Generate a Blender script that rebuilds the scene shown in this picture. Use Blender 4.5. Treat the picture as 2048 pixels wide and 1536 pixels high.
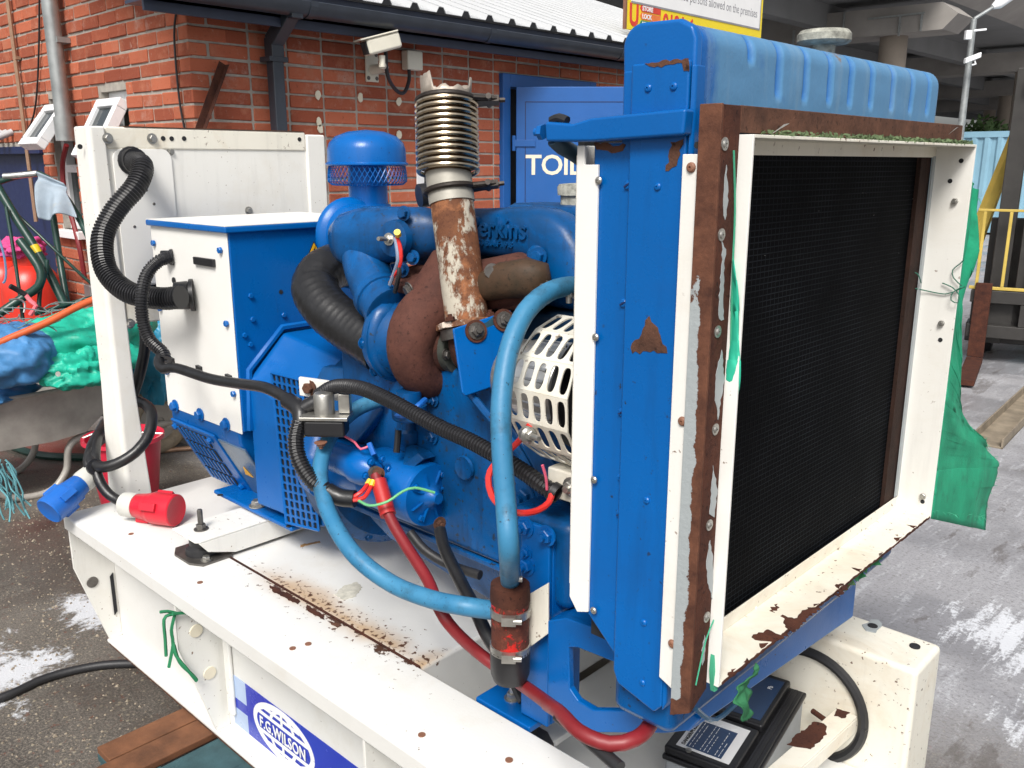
import bpy, bmesh, math, random
from mathutils import Vector, Matrix, noise
random.seed(7)
R = math.radians
for o in list(bpy.data.objects): bpy.data.objects.remove(o)
sc = bpy.context.scene
# ---------------- camera ----------------
cam = bpy.data.cameras.new('camera'); cam.sensor_width = 36; cam.lens = 1766 / 2048 * 36
cam.clip_start = .02; cam.clip_end = 900
co = bpy.data.objects.new('camera', cam); sc.collection.objects.link(co); sc.camera = co
co.location = (0, 0, 1.59); co.rotation_euler = (R(90 - 14.05), 0, R(43.4))
sc.render.resolution_x, sc.render.resolution_y = 1024, 768
# ---------------- sky, sun, exposure (bright overcast) ----------------
SUN_AZ, SUN_EL = R(-58), R(48)      # azimuth measured from +X towards +Y: over the photographer's left shoulder
w = bpy.data.worlds.new('World'); sc.world = w; w.use_nodes = True
wn = w.node_tree; bg = wn.nodes['Background']
sky = wn.nodes.new('ShaderNodeTexSky'); sky.sky_type = 'NISHITA'; sky.sun_disc = False
sky.sun_elevation = SUN_EL; sky.sun_rotation = R(90) - SUN_AZ
sky.air_density = 1.0; sky.dust_density = 4.0; sky.ozone_density = 1.0
hs = wn.nodes.new('ShaderNodeHueSaturation'); hs.inputs['Saturation'].default_value = .28
wn.links.new(sky.outputs[0], hs.inputs['Color']); wn.links.new(hs.outputs[0], bg.inputs[0])
bg.inputs[1].default_value = .062
sl = bpy.data.lights.new('sun', 'SUN'); sl.energy = 1.5; sl.angle = R(20); sl.color = (1, .965, .91)
so = bpy.data.objects.new('sun', sl); sc.collection.objects.link(so)
sd = Vector((math.cos(SUN_AZ) * math.cos(SUN_EL), math.sin(SUN_AZ) * math.cos(SUN_EL), math.sin(SUN_EL)))
so.rotation_euler = sd.to_track_quat('Z', 'Y').to_euler(); so.location = (3, -3, 8)
sc.view_settings.view_transform = 'Standard'; sc.view_settings.look = 'None'
sc.view_settings.exposure = 1.25; sc.view_settings.gamma = 1
sc.view_settings.use_curve_mapping = False

# ---------------- material helpers ----------------
class NT:
    def __init__(s, name):
        s.m = bpy.data.materials.new(name); s.m.use_nodes = True; s.t = s.m.node_tree
        s.b = s.t.nodes['Principled BSDF']; s._pos = None
    def n(s, ty, **kw):
        nd = s.t.nodes.new('ShaderNode' + ty)
        for k, v in kw.items(): setattr(nd, k, v)
        return nd
    def set(s, sock, v):
        if isinstance(v, bpy.types.NodeSocket): s.t.links.new(v, sock)
        elif isinstance(v, (tuple, list)): sock.default_value = tuple(v) + ((1,) if len(v) == 3 and sock.type == 'RGBA' else ())
        else: sock.default_value = v
    def pos(s, obj=False):
        if obj: return s.n('TexCoord').outputs['Object']
        if s._pos is None: s._pos = s.n('NewGeometry').outputs['Position']
        return s._pos
    def mapped(s, scale, obj=False, loc=(0, 0, 0), rot=(0, 0, 0)):
        mp = s.n('Mapping'); s.set(mp.inputs[0], s.pos(obj)); mp.inputs['Scale'].default_value = scale
        mp.inputs['Location'].default_value = loc; mp.inputs['Rotation'].default_value = rot
        return mp.outputs[0]
    def noise(s, scale, detail=5, rough=.55, vec=None, dist=0):
        nd = s.n('TexNoise'); s.set(nd.inputs['Vector'], vec or s.pos())
        nd.inputs['Scale'].default_value = scale; nd.inputs['Detail'].default_value = detail
        nd.inputs['Roughness'].default_value = rough; nd.inputs['Distortion'].default_value = dist
        return nd.outputs['Fac']
    def step(s, f, a, b):
        nd = s.n('MapRange'); s.set(nd.inputs[0], f); nd.inputs[1].default_value = a; nd.inputs[2].default_value = b
        nd.clamp = True
        return nd.outputs[0]
    def math(s, op, a, b=0.0):
        nd = s.n('Math', operation=op); s.set(nd.inputs[0], a); s.set(nd.inputs[1], b); return nd.outputs[0]
    def mix(s, f, a, b):
        nd = s.n('Mix', data_type='RGBA'); s.set(nd.inputs['Factor'], f); s.set(nd.inputs[6], a); s.set(nd.inputs[7], b)
        return nd.outputs[2]
    def mul(s, c, v):
        nd = s.n('Mix', data_type='RGBA', blend_type='MULTIPLY'); nd.inputs['Factor'].default_value = 1
        s.set(nd.inputs[6], c); s.set(nd.inputs[7], v); return nd.outputs[2]
    def grey(s, f):
        nd = s.n('CombineColor'); [s.set(nd.inputs[i], f) for i in range(3)]; return nd.outputs[0]
    def xyz(s):
        nd = s.n('SeparateXYZ'); s.set(nd.inputs[0], s.pos()); return nd.outputs
    def bump(s, h, strength=.3, dist=.01):
        nd = s.n('Bump'); nd.inputs['Strength'].default_value = strength; nd.inputs['Distance'].default_value = dist
        s.set(nd.inputs['Height'], h); s.set(s.b.inputs['Normal'], nd.outputs[0])
    def out(s, col=None, rough=None, metal=None, spec=None, coat=None):
        for k, v in (('Base Color', col), ('Roughness', rough), ('Metallic', metal), ('Specular IOR Level', spec), ('Coat Weight', coat)):
            if v is not None: s.set(s.b.inputs[k], v)
        return s.m
RUST = (.105, .042, .024); RUST2 = (.22, .085, .035); DRUST = (.05, .022, .016)
M = {}
def paint(name, base, rough=.35, var=.12, chips=None, speck=None, dirt=None, chipcol=RUST, chipscale=7, spec=.36, streak=0, dlo=.5, bump=.05, orange=True):
    k = NT(name)
    v = k.step(k.noise(2.3, 4, .6), .25, .75)
    c = k.mix(v, tuple(x * (1 - var) for x in base), tuple(min(1, x * (1 + var)) for x in base))
    r = k.math('ADD', k.math('MULTIPLY', k.noise(14, 5, .6), .25), rough - .12)
    h = k.noise(260, 2, .5)
    if dirt:
        d = k.math('MULTIPLY', k.step(k.noise(5, 8, .68, dist=.6), dlo, dlo + .26), dirt[0])
        c = k.mix(d, c, dirt[1]); r = k.math('ADD', r, k.math('MULTIPLY', d, .3))
    if streak:
        d = k.math('MULTIPLY', k.step(k.noise(9, 6, .65, vec=k.mapped((3.2, 3.2, .35))), .54, .72), streak)
        c = k.mix(d, c, tuple(x * .32 + .004 for x in base)); r = k.math('ADD', r, k.math('MULTIPLY', d, .15))
    if speck:
        f = k.math('MULTIPLY', k.step(k.noise(95, 3, .5), speck[0], speck[0] + .04), k.step(k.noise(3, 3, .6), .42, .6))
        c = k.mix(f, c, speck[1])
    if chips:
        f = k.step(k.noise(chipscale, 9, .68), chips, chips + .015)
        rc = k.mix(k.noise(60, 5, .6), chipcol, tuple(x * 2 for x in chipcol))
        c = k.mix(f, c, rc); r = k.mix(f, k.grey(r), (.85, .85, .85)); h = k.math('SUBTRACT', h, k.math('MULTIPLY', f, 2))
    k.bump(h, bump, .004)
    M[name] = k.out(c, r, 0, spec); return M[name]
def rusty(name, a=DRUST, b=RUST2, rough=.9, flake=None, flakecol=(.45, .43, .38), fs=9, fv=(1, 1, 1), bump=.5):
    k = NT(name)
    f = k.step(k.noise(16, 8, .7), .3, .72)
    c = k.mix(f, a, b)
    c = k.mix(k.step(k.noise(130, 3, .6), .58, .75), c, tuple(x * .5 for x in a))
    h = k.noise(70, 6, .65)
    r = rough
    if flake:
        g = k.step(k.math('ADD', k.math('MULTIPLY', k.noise(fs, 9, .7, vec=k.mapped(fv)), .72), k.math('MULTIPLY', k.noise(fs * 7, 6, .75, vec=k.mapped(fv)), .28)), flake, flake + .035)
        c = k.mix(k.step(k.noise(fs * 3, 6, .7), .5, .7), c, tuple(min(1, x * 1.7) for x in b))
        c = k.mix(g, c, flakecol); r = k.math('SUBTRACT', rough, k.math('MULTIPLY', g, .35))
        h = k.math('ADD', h, k.math('MULTIPLY', g, .6))
    k.bump(h, bump, .004)
    M[name] = k.out(c, r, 0, .25); return M[name]
def plain(name, base, rough=.5, metal=0, var=.15, scale=8, bump=.1, bscale=90, spec=.5, obj=False):
    k = NT(name)
    v = k.step(k.noise(scale, 5, .6, vec=k.pos(obj) if obj else None), .25, .75)
    c = k.mix(v, tuple(x * (1 - var) for x in base), tuple(min(1, x * (1 + var)) for x in base))
    r = k.math('ADD', k.math('MULTIPLY', k.noise(scale * 3, 5, .6), .24), rough - .12)
    if bump: k.bump(k.noise(bscale, 4, .6), bump, .004)
    M[name] = k.out(c, r, metal, spec); return M[name]
BLUE = (.0005, .104, .375)
paint('blue', BLUE, .30, .14, chips=.745, dirt=(.35, (.012, .05, .16)), speck=(.70, (.02, .02, .03)), chipcol=(.09, .05, .035))
paint('blue_clean', BLUE, .27, .10, dirt=(.3, (.006, .06, .22)), speck=(.69, (.02, .025, .04)), streak=.22)
paint('blue_grime_shade', (.003, .022, .055), .45, .4, dirt=(.8, (.006, .007, .009)), dlo=.4)  # grimy blue, darkened so the colour itself carries the shaded gap under the manifold
plain('clamp_dark', (.035, .028, .024), .5, .5, var=.5, scale=40)
paint('blue_engine', (.001, .080, .265), .25, .25, chips=.735, dirt=(.85, (.004, .03, .085)), speck=(.64, (.02, .03, .05)), chipcol=(.16, .17, .18), chipscale=11, streak=.9, dlo=.43)
paint('blue_faded', (.09, .235, .42), .42, .25, chips=.69, dirt=(.9, (.012, .11, .34)), speck=(.68, (.2, .22, .25)), chipcol=(.16, .10, .05), chipscale=9)
paint('white', (.75, .74, .70), .38, .04, speck=(.68, (.16, .09, .05)), dirt=(.3, (.56, .49, .37)), streak=.12)
paint('white_old', (.75, .72, .63), .45, .06, chips=.72, speck=(.66, (.14, .08, .05)), dirt=(.5, (.52, .38, .21)), streak=.15)
paint('white_clean', (.79, .78, .745), .35, .03, speck=(.73, (.2, .14, .1)), dirt=(.12, (.6, .55, .45)))
rusty('rust', (.05, .025, .018), (.15, .068, .042)); rusty('rust_dark', (.032, .013, .011), (.10, .035, .02))
rusty('rust_turbo', (.055, .022, .017), (.12, .046, .033), .8, bump=.5)
rusty('rust_pipe', (.085, .034, .022), (.22, .09, .04), .85, flake=.49, flakecol=(.46, .42, .345), fs=7, fv=(1, 1, .55))
rusty('rust_flange', (.10, .045, .028), (.26, .12, .06), .85, flake=.54, flakecol=(.6, .5, .42), fs=20)
rusty('rust_shade', (.016, .009, .007), (.04, .018, .012))  # rust colour darkened to stand for the shade inside the duct
k = NT('rust_grey')     # grey primer eaten by rust from the front corner and from the top
x, y, z = k.xyz()
rc_ = k.mix(k.step(k.noise(22, 8, .7), .3, .7), (.045, .018, .013), (.17, .07, .04))
g_ = k.math('ADD', k.math('MULTIPLY', k.step(x, -.5405, -.556), .5), k.math('MULTIPLY', k.step(z, 1.50, 1.35), .35))
g_ = k.math('MULTIPLY', g_, k.step(z, .875, .90))
g_ = k.step(k.math('ADD', g_, k.math('MULTIPLY', k.noise(17, 9, .7), 1.0)), 1.14, 1.17)
k.bump(k.noise(70, 6, .65), .4, .004); M['rust_grey'] = k.out(k.mix(g_, rc_, (.33, .36, .37)), .8, 0, .25)
rusty('rust_red', (.05, .018, .014), (.12, .035, .022), .75, flake=.53, flakecol=(.52, .02, .015), fs=24)
plain('rubber', (.016, .016, .018), .45, bump=.1); plain('rubber_hose', (.013, .013, .014), .36, var=.4, scale=25, bump=.15)
plain('conduit', (.014, .014, .016), .35, bump=.03); plain('black_plastic', (.013, .013, .015), .38)
k = NT('hose_blue'); c = k.mix(k.step(k.noise(6, 6, .65), .3, .7), (.022, .16, .32), (.055, .225, .385)); c = k.mix(k.math('MULTIPLY', k.step(k.noise(11, 8, .72), .52, .68), .7), c, (.02, .06, .09)); c = k.mix(k.step(k.noise(120, 3, .6), .66, .7), c, (.02, .05, .08)); k.bump(k.noise(90, 4, .6), .15, .004); M['hose_blue'] = k.out(c, .45, 0, .4); plain('zinc', (.42, .41, .38), .38, .85, var=.25, scale=40)
plain('steel_dark', (.16, .15, .14), .45, .8, var=.3, scale=40); plain('bellows', (.52, .43, .31), .22, 1.0, var=.3, scale=14, bump=.05)
plain('aluminium', (.55, .55, .54), .32, .9, var=.25, scale=30); plain('cable_red', (.20, .014, .018), .45, var=.2)
plain('cable_black', (.018, .018, .02), .5); plain('wire_red', (.62, .03, .025), .4); plain('wire_pink', (.7, .12, .2), .4)
plain('wire_green', (.12, .42, .18), .45); plain('wire_yellow', (.75, .52, .02), .4); plain('plug_red', (.55, .012, .03), .38, var=.12)
plain('plug_blue', (.012, .13, .50), .38, var=.12); plain('plug_grey', (.52, .52, .48), .5); plain('dark_inside', (.012, .013, .016), .8)
plain('grey_paint', (.33, .36, .37), .5, var=.1); plain('galv', (.36, .38, .38), .42, .6, var=.25, scale=10)
plain('glass_dark', (.03, .04, .045), .08, var=.3); plain('upvc', (.82, .83, .84), .3, var=.03)
plain('concrete_far', (.30, .28, .26), .85, var=.25, scale=.5, bump=0); plain('steel_beam', (.20, .20, .20), .8, var=.2, scale=.3, bump=0)
plain('mortar', (.36, .33, .29), .95, var=.25, scale=20, bump=.6, bscale=150); plain('navy', (.012, .022, .085), .4, var=.12)
plain('fascia', (.028, .038, .07), .4, var=.2); plain('gutter', (.03, .037, .05), .35, var=.2)
plain('door_blue', (.012, .095, .33), .42, var=.1, scale=3); plain('roof_metal', (.46, .47, .48), .42, var=.06, scale=2)
plain('camera_cream', (.68, .65, .55), .4, var=.06); plain('frame_green', (.012, .045, .035), .35, var=.25)
plain('gas_red', (.62, .035, .02), .33, var=.12, scale=4); plain('brown_cover', (.22, .10, .06), .6)
plain('forklift_yellow', (.52, .38, .08), .45, var=.2, scale=6); plain('forklift_black', (.03, .028, .026), .5, var=.3)
plain('container_blue', (.20, .36, .46), .55, var=.12, scale=2); plain('sign_yellow', (.80, .62, .02), .4, var=.03)
plain('sign_white', (.80, .80, .80), .4, var=.03); plain('sign_red', (.62, .05, .03), .4); plain('sign_green', (.04, .20, .08), .4)
plain('sign_orange', (.72, .18, .04), .4); plain('ink_grey', (.25, .25, .27), .5); plain('decal_blue', (.03, .05, .42), .25, var=.06)
plain('decal_pale', (.38, .48, .66), .3, var=.2, scale=4); plain('warn_yellow', (.8, .42, .01), .4); plain('black_ink', (.01, .01, .01), .5)
plain('battery_grey', (.30, .32, .34), .5, var=.12); plain('battery_label', (.02, .05, .12), .35); plain('pink_cloth', (.55, .06, .22), .8)
plain('bucket_red', (.55, .02, .05), .35, var=.1); plain('orange_pipe', (.62, .11, .03), .45); plain('bike_pink', (.75, .16, .20), .4)
plain('copper_pipe', (.38, .24, .16), .5, .4); plain('rope_teal', (.12, .32, .36), .85); plain('net_twine', (.05, .34, .20), .85)
plain('moss', (.09, .13, .06), .95, var=.5, scale=60); plain('cap_moss', (.30, .30, .26), .85, var=.6, scale=60, bump=.6)
plain('teal_tarp', (.02, .22, .36), .42, var=.3); plain('tree_green', (.06, .12, .03), .7, var=.4, scale=2)
plain('wood_orange', (.15, .06, .026), .8, var=.5, scale=12, bump=.5, bscale=40); plain('wood_teal', (.03, .075, .085), .75, var=.35, scale=14, bump=.5, bscale=40)
plain('lettering_cream', (.72, .66, .52), .5, var=.05); plain('tray_steel', (.36, .34, .31), .45, .1, var=.25, scale=9)
plain('silencer', (.4, .38, .33), .5, .3)
def cloth_mat(name, base, var=.3, rough=.6, dirt=None, sheen=0):
    k = NT(name)
    v = k.step(k.noise(9, 6, .65), .25, .75); c = k.mix(v, tuple(x * (1 - var) for x in base), tuple(min(1, x * (1 + var)) for x in base))
    if dirt: c = k.mix(k.math('MULTIPLY', k.step(k.noise(14, 8, .7), .55, .7), dirt[0]), c, dirt[1])
    k.bump(k.noise(220, 3, .6), .35, .003)
    M[name] = k.out(c, rough, 0, .3); return M[name]
cloth_mat('net_green', (.015, .30, .16), .3, .75, (.6, (.02, .10, .06)))
cloth_mat('net_dirty', (.03, .16, .07), .4, .8, (.7, (.12, .06, .03)))
cloth_mat('tarp_green', (.02, .42, .29), .25, .38, (.5, (.02, .12, .08)))
cloth_mat('tarp_blue', (.06, .20, .42), .3, .42, (.4, (.02, .06, .12)))
cloth_mat('rag', (.30, .36, .42), .2, .95, (.5, (.36, .34, .28)))
# brick: random tint per brick, pale bloom here and there
k = NT('brick')
rnd = k.n('ObjectInfo').outputs['Random']; at = k.n('Attribute', attribute_name='tint'); rr = k.math('FRACT', k.math('ADD', k.math('MULTIPLY', rnd, 7.31), at.outputs['Fac']))
c = k.mix(rr, (.27, .070, .040), (.50, .145, .078))
c = k.mix(k.step(k.noise(9, 6, .7), .52, .75), c, (.46, .18, .11)); c = k.mix(k.math('MULTIPLY', k.step(k.noise(22, 7, .75), .60, .70), .55), c, (.50, .40, .33))
c = k.mix(k.math('MULTIPLY', k.step(k.noise(2.6, 8, .75), .58, .76), .7), c, (.52, .42, .36))
c = k.mix(k.math('MULTIPLY', k.step(k.noise(60, 4, .7), .60, .72), .6), c, (.14, .04, .025))
k.bump(k.noise(110, 5, .7), .6, .006); M['brick'] = k.out(c, .88, 0, .2)
# radiator core: black fins with fine guard-wire lines
k = NT('core')
x, y, z = k.xyz()
def lines(s, f, w0, w1):
    fr = k.math('FRACT', k.math('MULTIPLY', s, f)); return k.step(k.math('ABSOLUTE', k.math('SUBTRACT', fr, .5)), w0, w1)
g1 = lines(y, 84, .41, .46); g2 = lines(z, 118, .36, .44)
g = k.math('MULTIPLY', k.math('MAXIMUM', g1, g2), k.step(k.noise(6, 4, .6), .3, .7))
c = k.mix(k.math('MULTIPLY', g, .7), (.0016, .0019, .0025), (.026, .03, .037))
c = k.mix(k.step(k.noise(26, 6, .75, vec=k.mapped((1, 1, 3.5))), .70, .72), c, (.5, .5, .5))
k.bump(k.math('MAXIMUM', g1, g2), .8, .004); M['core'] = k.out(c, .75, 0, .05)
# ground: wet tarmac with exposed aggregate on the left, paler wet concrete on the right, suds lying on it
k = NT('ground')
x, y, z = k.xyz()
vo = k.n('TexVoronoi'); k.set(vo.inputs['Vector'], k.pos()); vo.inputs['Scale'].default_value = 62; vo.inputs['Randomness'].default_value = 1
wn_ = k.n('TexWhiteNoise'); k.set(wn_.inputs['Vector'], vo.outputs['Position'])
stone = k.math('MULTIPLY', k.math('MULTIPLY', k.step(vo.outputs['Distance'], .36, .22), k.step(wn_.outputs['Value'], .70, .73)), k.step(k.noise(3, 5, .7), .36, .58))
big = k.step(k.noise(1.1, 6, .65), .35, .7)
c = k.mix(big, (.058, .051, .045), (.15, .135, .117))
c = k.mix(k.step(k.noise(130, 5, .75), .46, .66), c, (.23, .20, .165)); c = k.mix(k.step(k.noise(90, 5, .75, vec=k.mapped((1, 1, 1), loc=(4, 2, 0))), .55, .68), c, (.03, .027, .025))
c = k.mix(stone, c, (.30, .26, .19))
c = k.mix(k.step(k.noise(34, 6, .7), .60, .66), c, (.14, .06, .04))
cc = k.mix(k.step(k.noise(1.4, 8, .7), .3, .7), (.27, .27, .285), (.39, .39, .41))
cc = k.mix(k.step(k.noise(70, 5, .7), .5, .75), cc, (.15, .14, .14))
yn = k.math('ADD', y, k.math('MULTIPLY', k.noise(.9, 5, .6), 1.2))
side = k.step(yn, 2.6, 3.2)
c = k.mix(side, c, cc)
wet = k.step(k.noise(.8, 6, .6, vec=k.mapped((1, 1.6, 1))), .46, .56)
c = k.mix(k.math('MULTIPLY', wet, .45), c, k.mul(c, (.45, .45, .47)))
def blob(cx, cy, rx, ry):
    dx = k.math('DIVIDE', k.math('SUBTRACT', x, cx), rx); dy = k.math('DIVIDE', k.math('SUBTRACT', y, cy), ry)
    return k.step(k.math('SQRT', k.math('ADD', k.math('MULTIPLY', dx, dx), k.math('MULTIPLY', dy, dy))), 1, .25)
suds = None
for b in ((-3.15, 1.08, .30, .20), (-2.95, .62, .40, .35), (-.22, 2.72, .55, .38), (-.55, 3.2, .5, .4)):
    v = blob(*b); suds = v if suds is None else k.math('MAXIMUM', suds, v)
strk = k.noise(1.0, 10, .72, vec=k.mapped((24, 4.2, 1), rot=(0, 0, R(-45))), dist=.5)
fine = k.noise(60, 6, .75)
mixn = k.math('ADD', k.math('MULTIPLY', strk, .62), k.math('MULTIPLY', fine, .38))
blot = k.math('ADD', k.math('MULTIPLY', k.noise(5.5, 10, .7, dist=.8), .75), k.math('MULTIPLY', fine, .25))
mixl = k.mix(side, k.grey(blot), k.grey(mixn))
f = k.step(k.math('ADD', k.math('MULTIPLY', suds, .22), mixl), .63, .70)
f2 = k.math('MULTIPLY', k.step(mixn, .53, .62), k.math('MULTIPLY', side, .5))
f = k.math('MAXIMUM', f, f2)
c = k.mix(k.math('MULTIPLY', f, .8), c, (.68, .70, .74))
drk = k.math('MULTIPLY', k.step(k.noise(.8, 9, .7, vec=k.mapped((5, 1.3, 1), rot=(0, 0, R(-45)), loc=(3, 5, 0))), .57, .61), k.math('SUBTRACT', 1, f))
c = k.mix(k.math('MULTIPLY', drk, .5), c, (.075, .06, .05))
r = k.math('SUBTRACT', .78, k.math('MULTIPLY', wet, .50)); r = k.math('ADD', r, k.math('MULTIPLY', f, .15))
h = k.math('ADD', k.noise(120, 5, .7), k.math('MULTIPLY', stone, .4)); h = k.math('MULTIPLY', h, k.math('SUBTRACT', 1.15, wet))
k.bump(h, .5, .008); M['ground'] = k.out(c, r, 0, .5)

# ---------------- mesh helpers ----------------
COL = sc.collection; WL = {}
def V(*a): return Vector(a[0] if len(a) == 1 else a)
def basis(d):
    d = V(d).normalized(); a = V(0, 0, 1) if abs(d.z) < .9 else V(1, 0, 0)
    u = a.cross(d).normalized(); return u, d.cross(u), d
def smooth_path(pts, step=.02):
    pts = [V(p) for p in pts]
    if len(pts) < 3: n = max(2, int((pts[1] - pts[0]).length / step)); return [pts[0].lerp(pts[1], i / n) for i in range(n + 1)]
    out = []
    P = [pts[0] * 2 - pts[1]] + pts + [pts[-1] * 2 - pts[-2]]
    for i in range(1, len(P) - 2):
        a, b, c_, d = P[i - 1:i + 3]; n = max(2, int((c_ - b).length / step))
        for j in range(n):
            t = j / n
            out.append(.5 * ((2 * b) + (c_ - a) * t + (2 * a - 5 * b + 4 * c_ - d) * t * t + (3 * b - a - 3 * c_ + d) * t ** 3))
    out.append(pts[-1]); return out
def resample(path, step):
    L = [0]
    for a, b in zip(path, path[1:]): L.append(L[-1] + (b - a).length)
    n = max(2, int(L[-1] / step)); out = []; j = 0
    for i in range(n + 1):
        s = L[-1] * i / n
        while j < len(L) - 2 and L[j + 1] < s: j += 1
        t = (s - L[j]) / max(1e-9, L[j + 1] - L[j]); out.append(path[j].lerp(path[j + 1], min(1, t)))
    return out
class MB:
    def __init__(s): s.v = []; s.f = []
    def quad(s, *p): b = len(s.v); s.v += [V(q) for q in p]; s.f.append(tuple(range(b, b + len(p)))); return s
    def box(s, x0, x1, y0, y1, z0, z1):
        return s.hexa([(x0, y0, z0), (x1, y0, z0), (x1, y1, z0), (x0, y1, z0), (x0, y0, z1), (x1, y0, z1), (x1, y1, z1), (x0, y1, z1)])
    def hexa(s, p):
        b = len(s.v); s.v += [V(q) for q in p]
        s.f += [tuple(b + i for i in q) for q in ((3, 2, 1, 0), (4, 5, 6, 7), (0, 1, 5, 4), (1, 2, 6, 5), (2, 3, 7, 6), (3, 0, 4, 7))]; return s
    def obox(s, c, u, v, w_, a, b_, c_):     # oriented box, half sizes
        c = V(c); u = V(u).normalized() * a; v = V(v).normalized() * b_; w_ = V(w_).normalized() * c_
        return s.hexa([c - u - v - w_, c + u - v - w_, c + u + v - w_, c - u + v - w_, c - u - v + w_, c + u - v + w_, c + u + v + w_, c - u + v + w_])
    def prism(s, poly, d):      # planar polygon (3d points) extruded by vector d
        d = V(d); p = [V(q) for q in poly]; n = len(p); b = len(s.v)
        nrm = sum(((p[i] - p[0]).cross(p[(i + 1) % n] - p[0]) for i in range(n)), V(0, 0, 0))
        if nrm.dot(d) > 0: p.reverse()
        s.v += p + [q + d for q in p]
        s.f.append(tuple(range(b, b + n))); s.f.append(tuple(range(b + 2 * n - 1, b + n - 1, -1)))
        s.f += [(b + i, b + n + i, b + n + (i + 1) % n, b + (i + 1) % n) for i in range(n)]; return s
    def ringset(s, rings, close=True, cap0=True, cap1=True):
        b = len(s.v); n = len(rings[0])
        for r_ in rings: s.v += [V(q) for q in r_]
        for i in range(len(rings) - 1):
            for j in range(n if close else n - 1):
                j2 = (j + 1) % n; s.f.append((b + i * n + j, b + i * n + j2, b + (i + 1) * n + j2, b + (i + 1) * n + j))
        if cap0: s.f.append(tuple(b + j for j in range(n - 1, -1, -1)))
        if cap1: s.f.append(tuple(b + (len(rings) - 1) * n + j for j in range(n)))
        return s
    def tube(s, path, r, n=10, cap=True, sq=(1, 1)):
        path = [V(p) for p in path]; rings = []; u = None
        for i, p in enumerate(path):
            d = (path[min(i + 1, len(path) - 1)] - path[max(i - 1, 0)]).normalized()
            if u is None: u = basis(d)[0]
            u = (u - d * u.dot(d)).normalized(); v_ = d.cross(u)
            rr_ = r[i] if isinstance(r, (list, tuple)) else r
            rings.append([p + (u * math.cos(a) * sq[0] + v_ * math.sin(a) * sq[1]) * rr_ for a in (2 * math.pi * j / n for j in range(n))])
        return s.ringset(rings, True, cap, cap)
    def hose(s, pts, r, n=12, step=.02): return s.tube(smooth_path(pts, step), r, n)
    def corr(s, pts, r, pitch=.007, n=10, depth=.14):
        p = resample(smooth_path(pts, .01), pitch / 4); return s.tube(p, [r if (i // 2) % 2 else r * (1 - depth) for i in range(len(p))], n)
    def cyl(s, a, b, r, r2=None, n=20): return s.ringset(circ(a, b, r, r if r2 is None else r2, n))
    def lathe(s, o, d, prof, n=28, cap=True):   # prof: (radius, height along d)
        u, v_, d = basis(d); o = V(o)
        return s.ringset([[o + d * h + (u * math.cos(a) + v_ * math.sin(a)) * max(r_, 1e-4) for a in (2 * math.pi * j / n for j in range(n))] for r_, h in prof], True, cap, cap)
    def loft(s, path, secs, e=2.6, n=20, up=(0, 0, 1), cap=True):   # superellipse sections (half width, half height)
        path = [V(p) for p in path]; rings = []; up = V(up)
        for i, p in enumerate(path):
            d = (path[min(i + 1, len(path) - 1)] - path[max(i - 1, 0)]).normalized()
            u = up.cross(d).normalized(); v_ = d.cross(u); a_, b_ = secs[i]; ring = []
            for j in range(n):
                t = 2 * math.pi * j / n; ct, st = math.cos(t), math.sin(t)
                ring.append(p + u * a_ * math.copysign(abs(ct) ** (2 / e), ct) + v_ * b_ * math.copysign(abs(st) ** (2 / e), st))
            rings.append(ring)
        return s.ringset(rings, True, cap, cap)
    def jitter(s, amt, sc_=8):
        s.v = [p + V(noise.noise_vector(p * sc_)) * amt for p in s.v]; return s
    def o(s, name, mat, parent=None, bevel=0, smooth=True, ang=38, seg=2, sub=0, label=None, cat=None, group=None, kind=None, origin=None, solid=0):
        me = bpy.data.meshes.new(name)
        lo = V([min(p[i] for p in s.v) for i in range(3)]); hi = V([max(p[i] for p in s.v) for i in range(3)])
        c_ = V(origin) if origin is not None else ((lo + hi) / 2 if parent else V((lo.x + hi.x) / 2, (lo.y + hi.y) / 2, lo.z))
        me.from_pydata([p - c_ for p in s.v], [], s.f); me.validate()
        if isinstance(mat, str): mat = M[mat]
        me.materials.append(mat)
        if smooth:
            me.polygons.foreach_set('use_smooth', [True] * len(me.polygons)); me.set_sharp_from_angle(angle=R(ang))
        ob = link(name, me, parent, c_)
        if solid:
            md = ob.modifiers.new('solid', 'SOLIDIFY'); md.thickness = solid; md.offset = 0
        if sub:
            md = ob.modifiers.new('sub', 'SUBSURF'); md.levels = md.render_levels = sub
        if bevel:
            md = ob.modifiers.new('bevel', 'BEVEL'); md.width = bevel; md.segments = seg; md.limit_method = 'ANGLE'; md.angle_limit = R(35); md.harden_normals = True
        tag(ob, label, cat, group, kind); return ob
def tag(o, label=None, cat=None, group=None, kind=None):
    for k_, v_ in (('label', label), ('category', cat), ('group', group), ('kind', kind)):
        if v_: o[k_] = v_
    return o
def link(name, data, parent, loc):
    ob = bpy.data.objects.new(name, data); COL.objects.link(ob); loc = V(loc)
    WL[ob.name] = loc
    if parent is not None: ob.parent = parent; ob.location = loc - WL[parent.name]
    else: ob.location = loc
    return ob
def thing(name, label, cat, loc, group=None, parent=None):
    e = link(name, None, parent, loc); e.empty_display_size = .05
    return tag(e, label, cat, group)
def circ(a, b, r1, r2, n):
    a, b = V(a), V(b); u, v_, d = basis(b - a)
    return [[p + (u * math.cos(t) + v_ * math.sin(t)) * q for t in (2 * math.pi * j / n for j in range(n))] for p, q in ((a, r1), (b, r2))]
_bolt = {}
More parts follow.
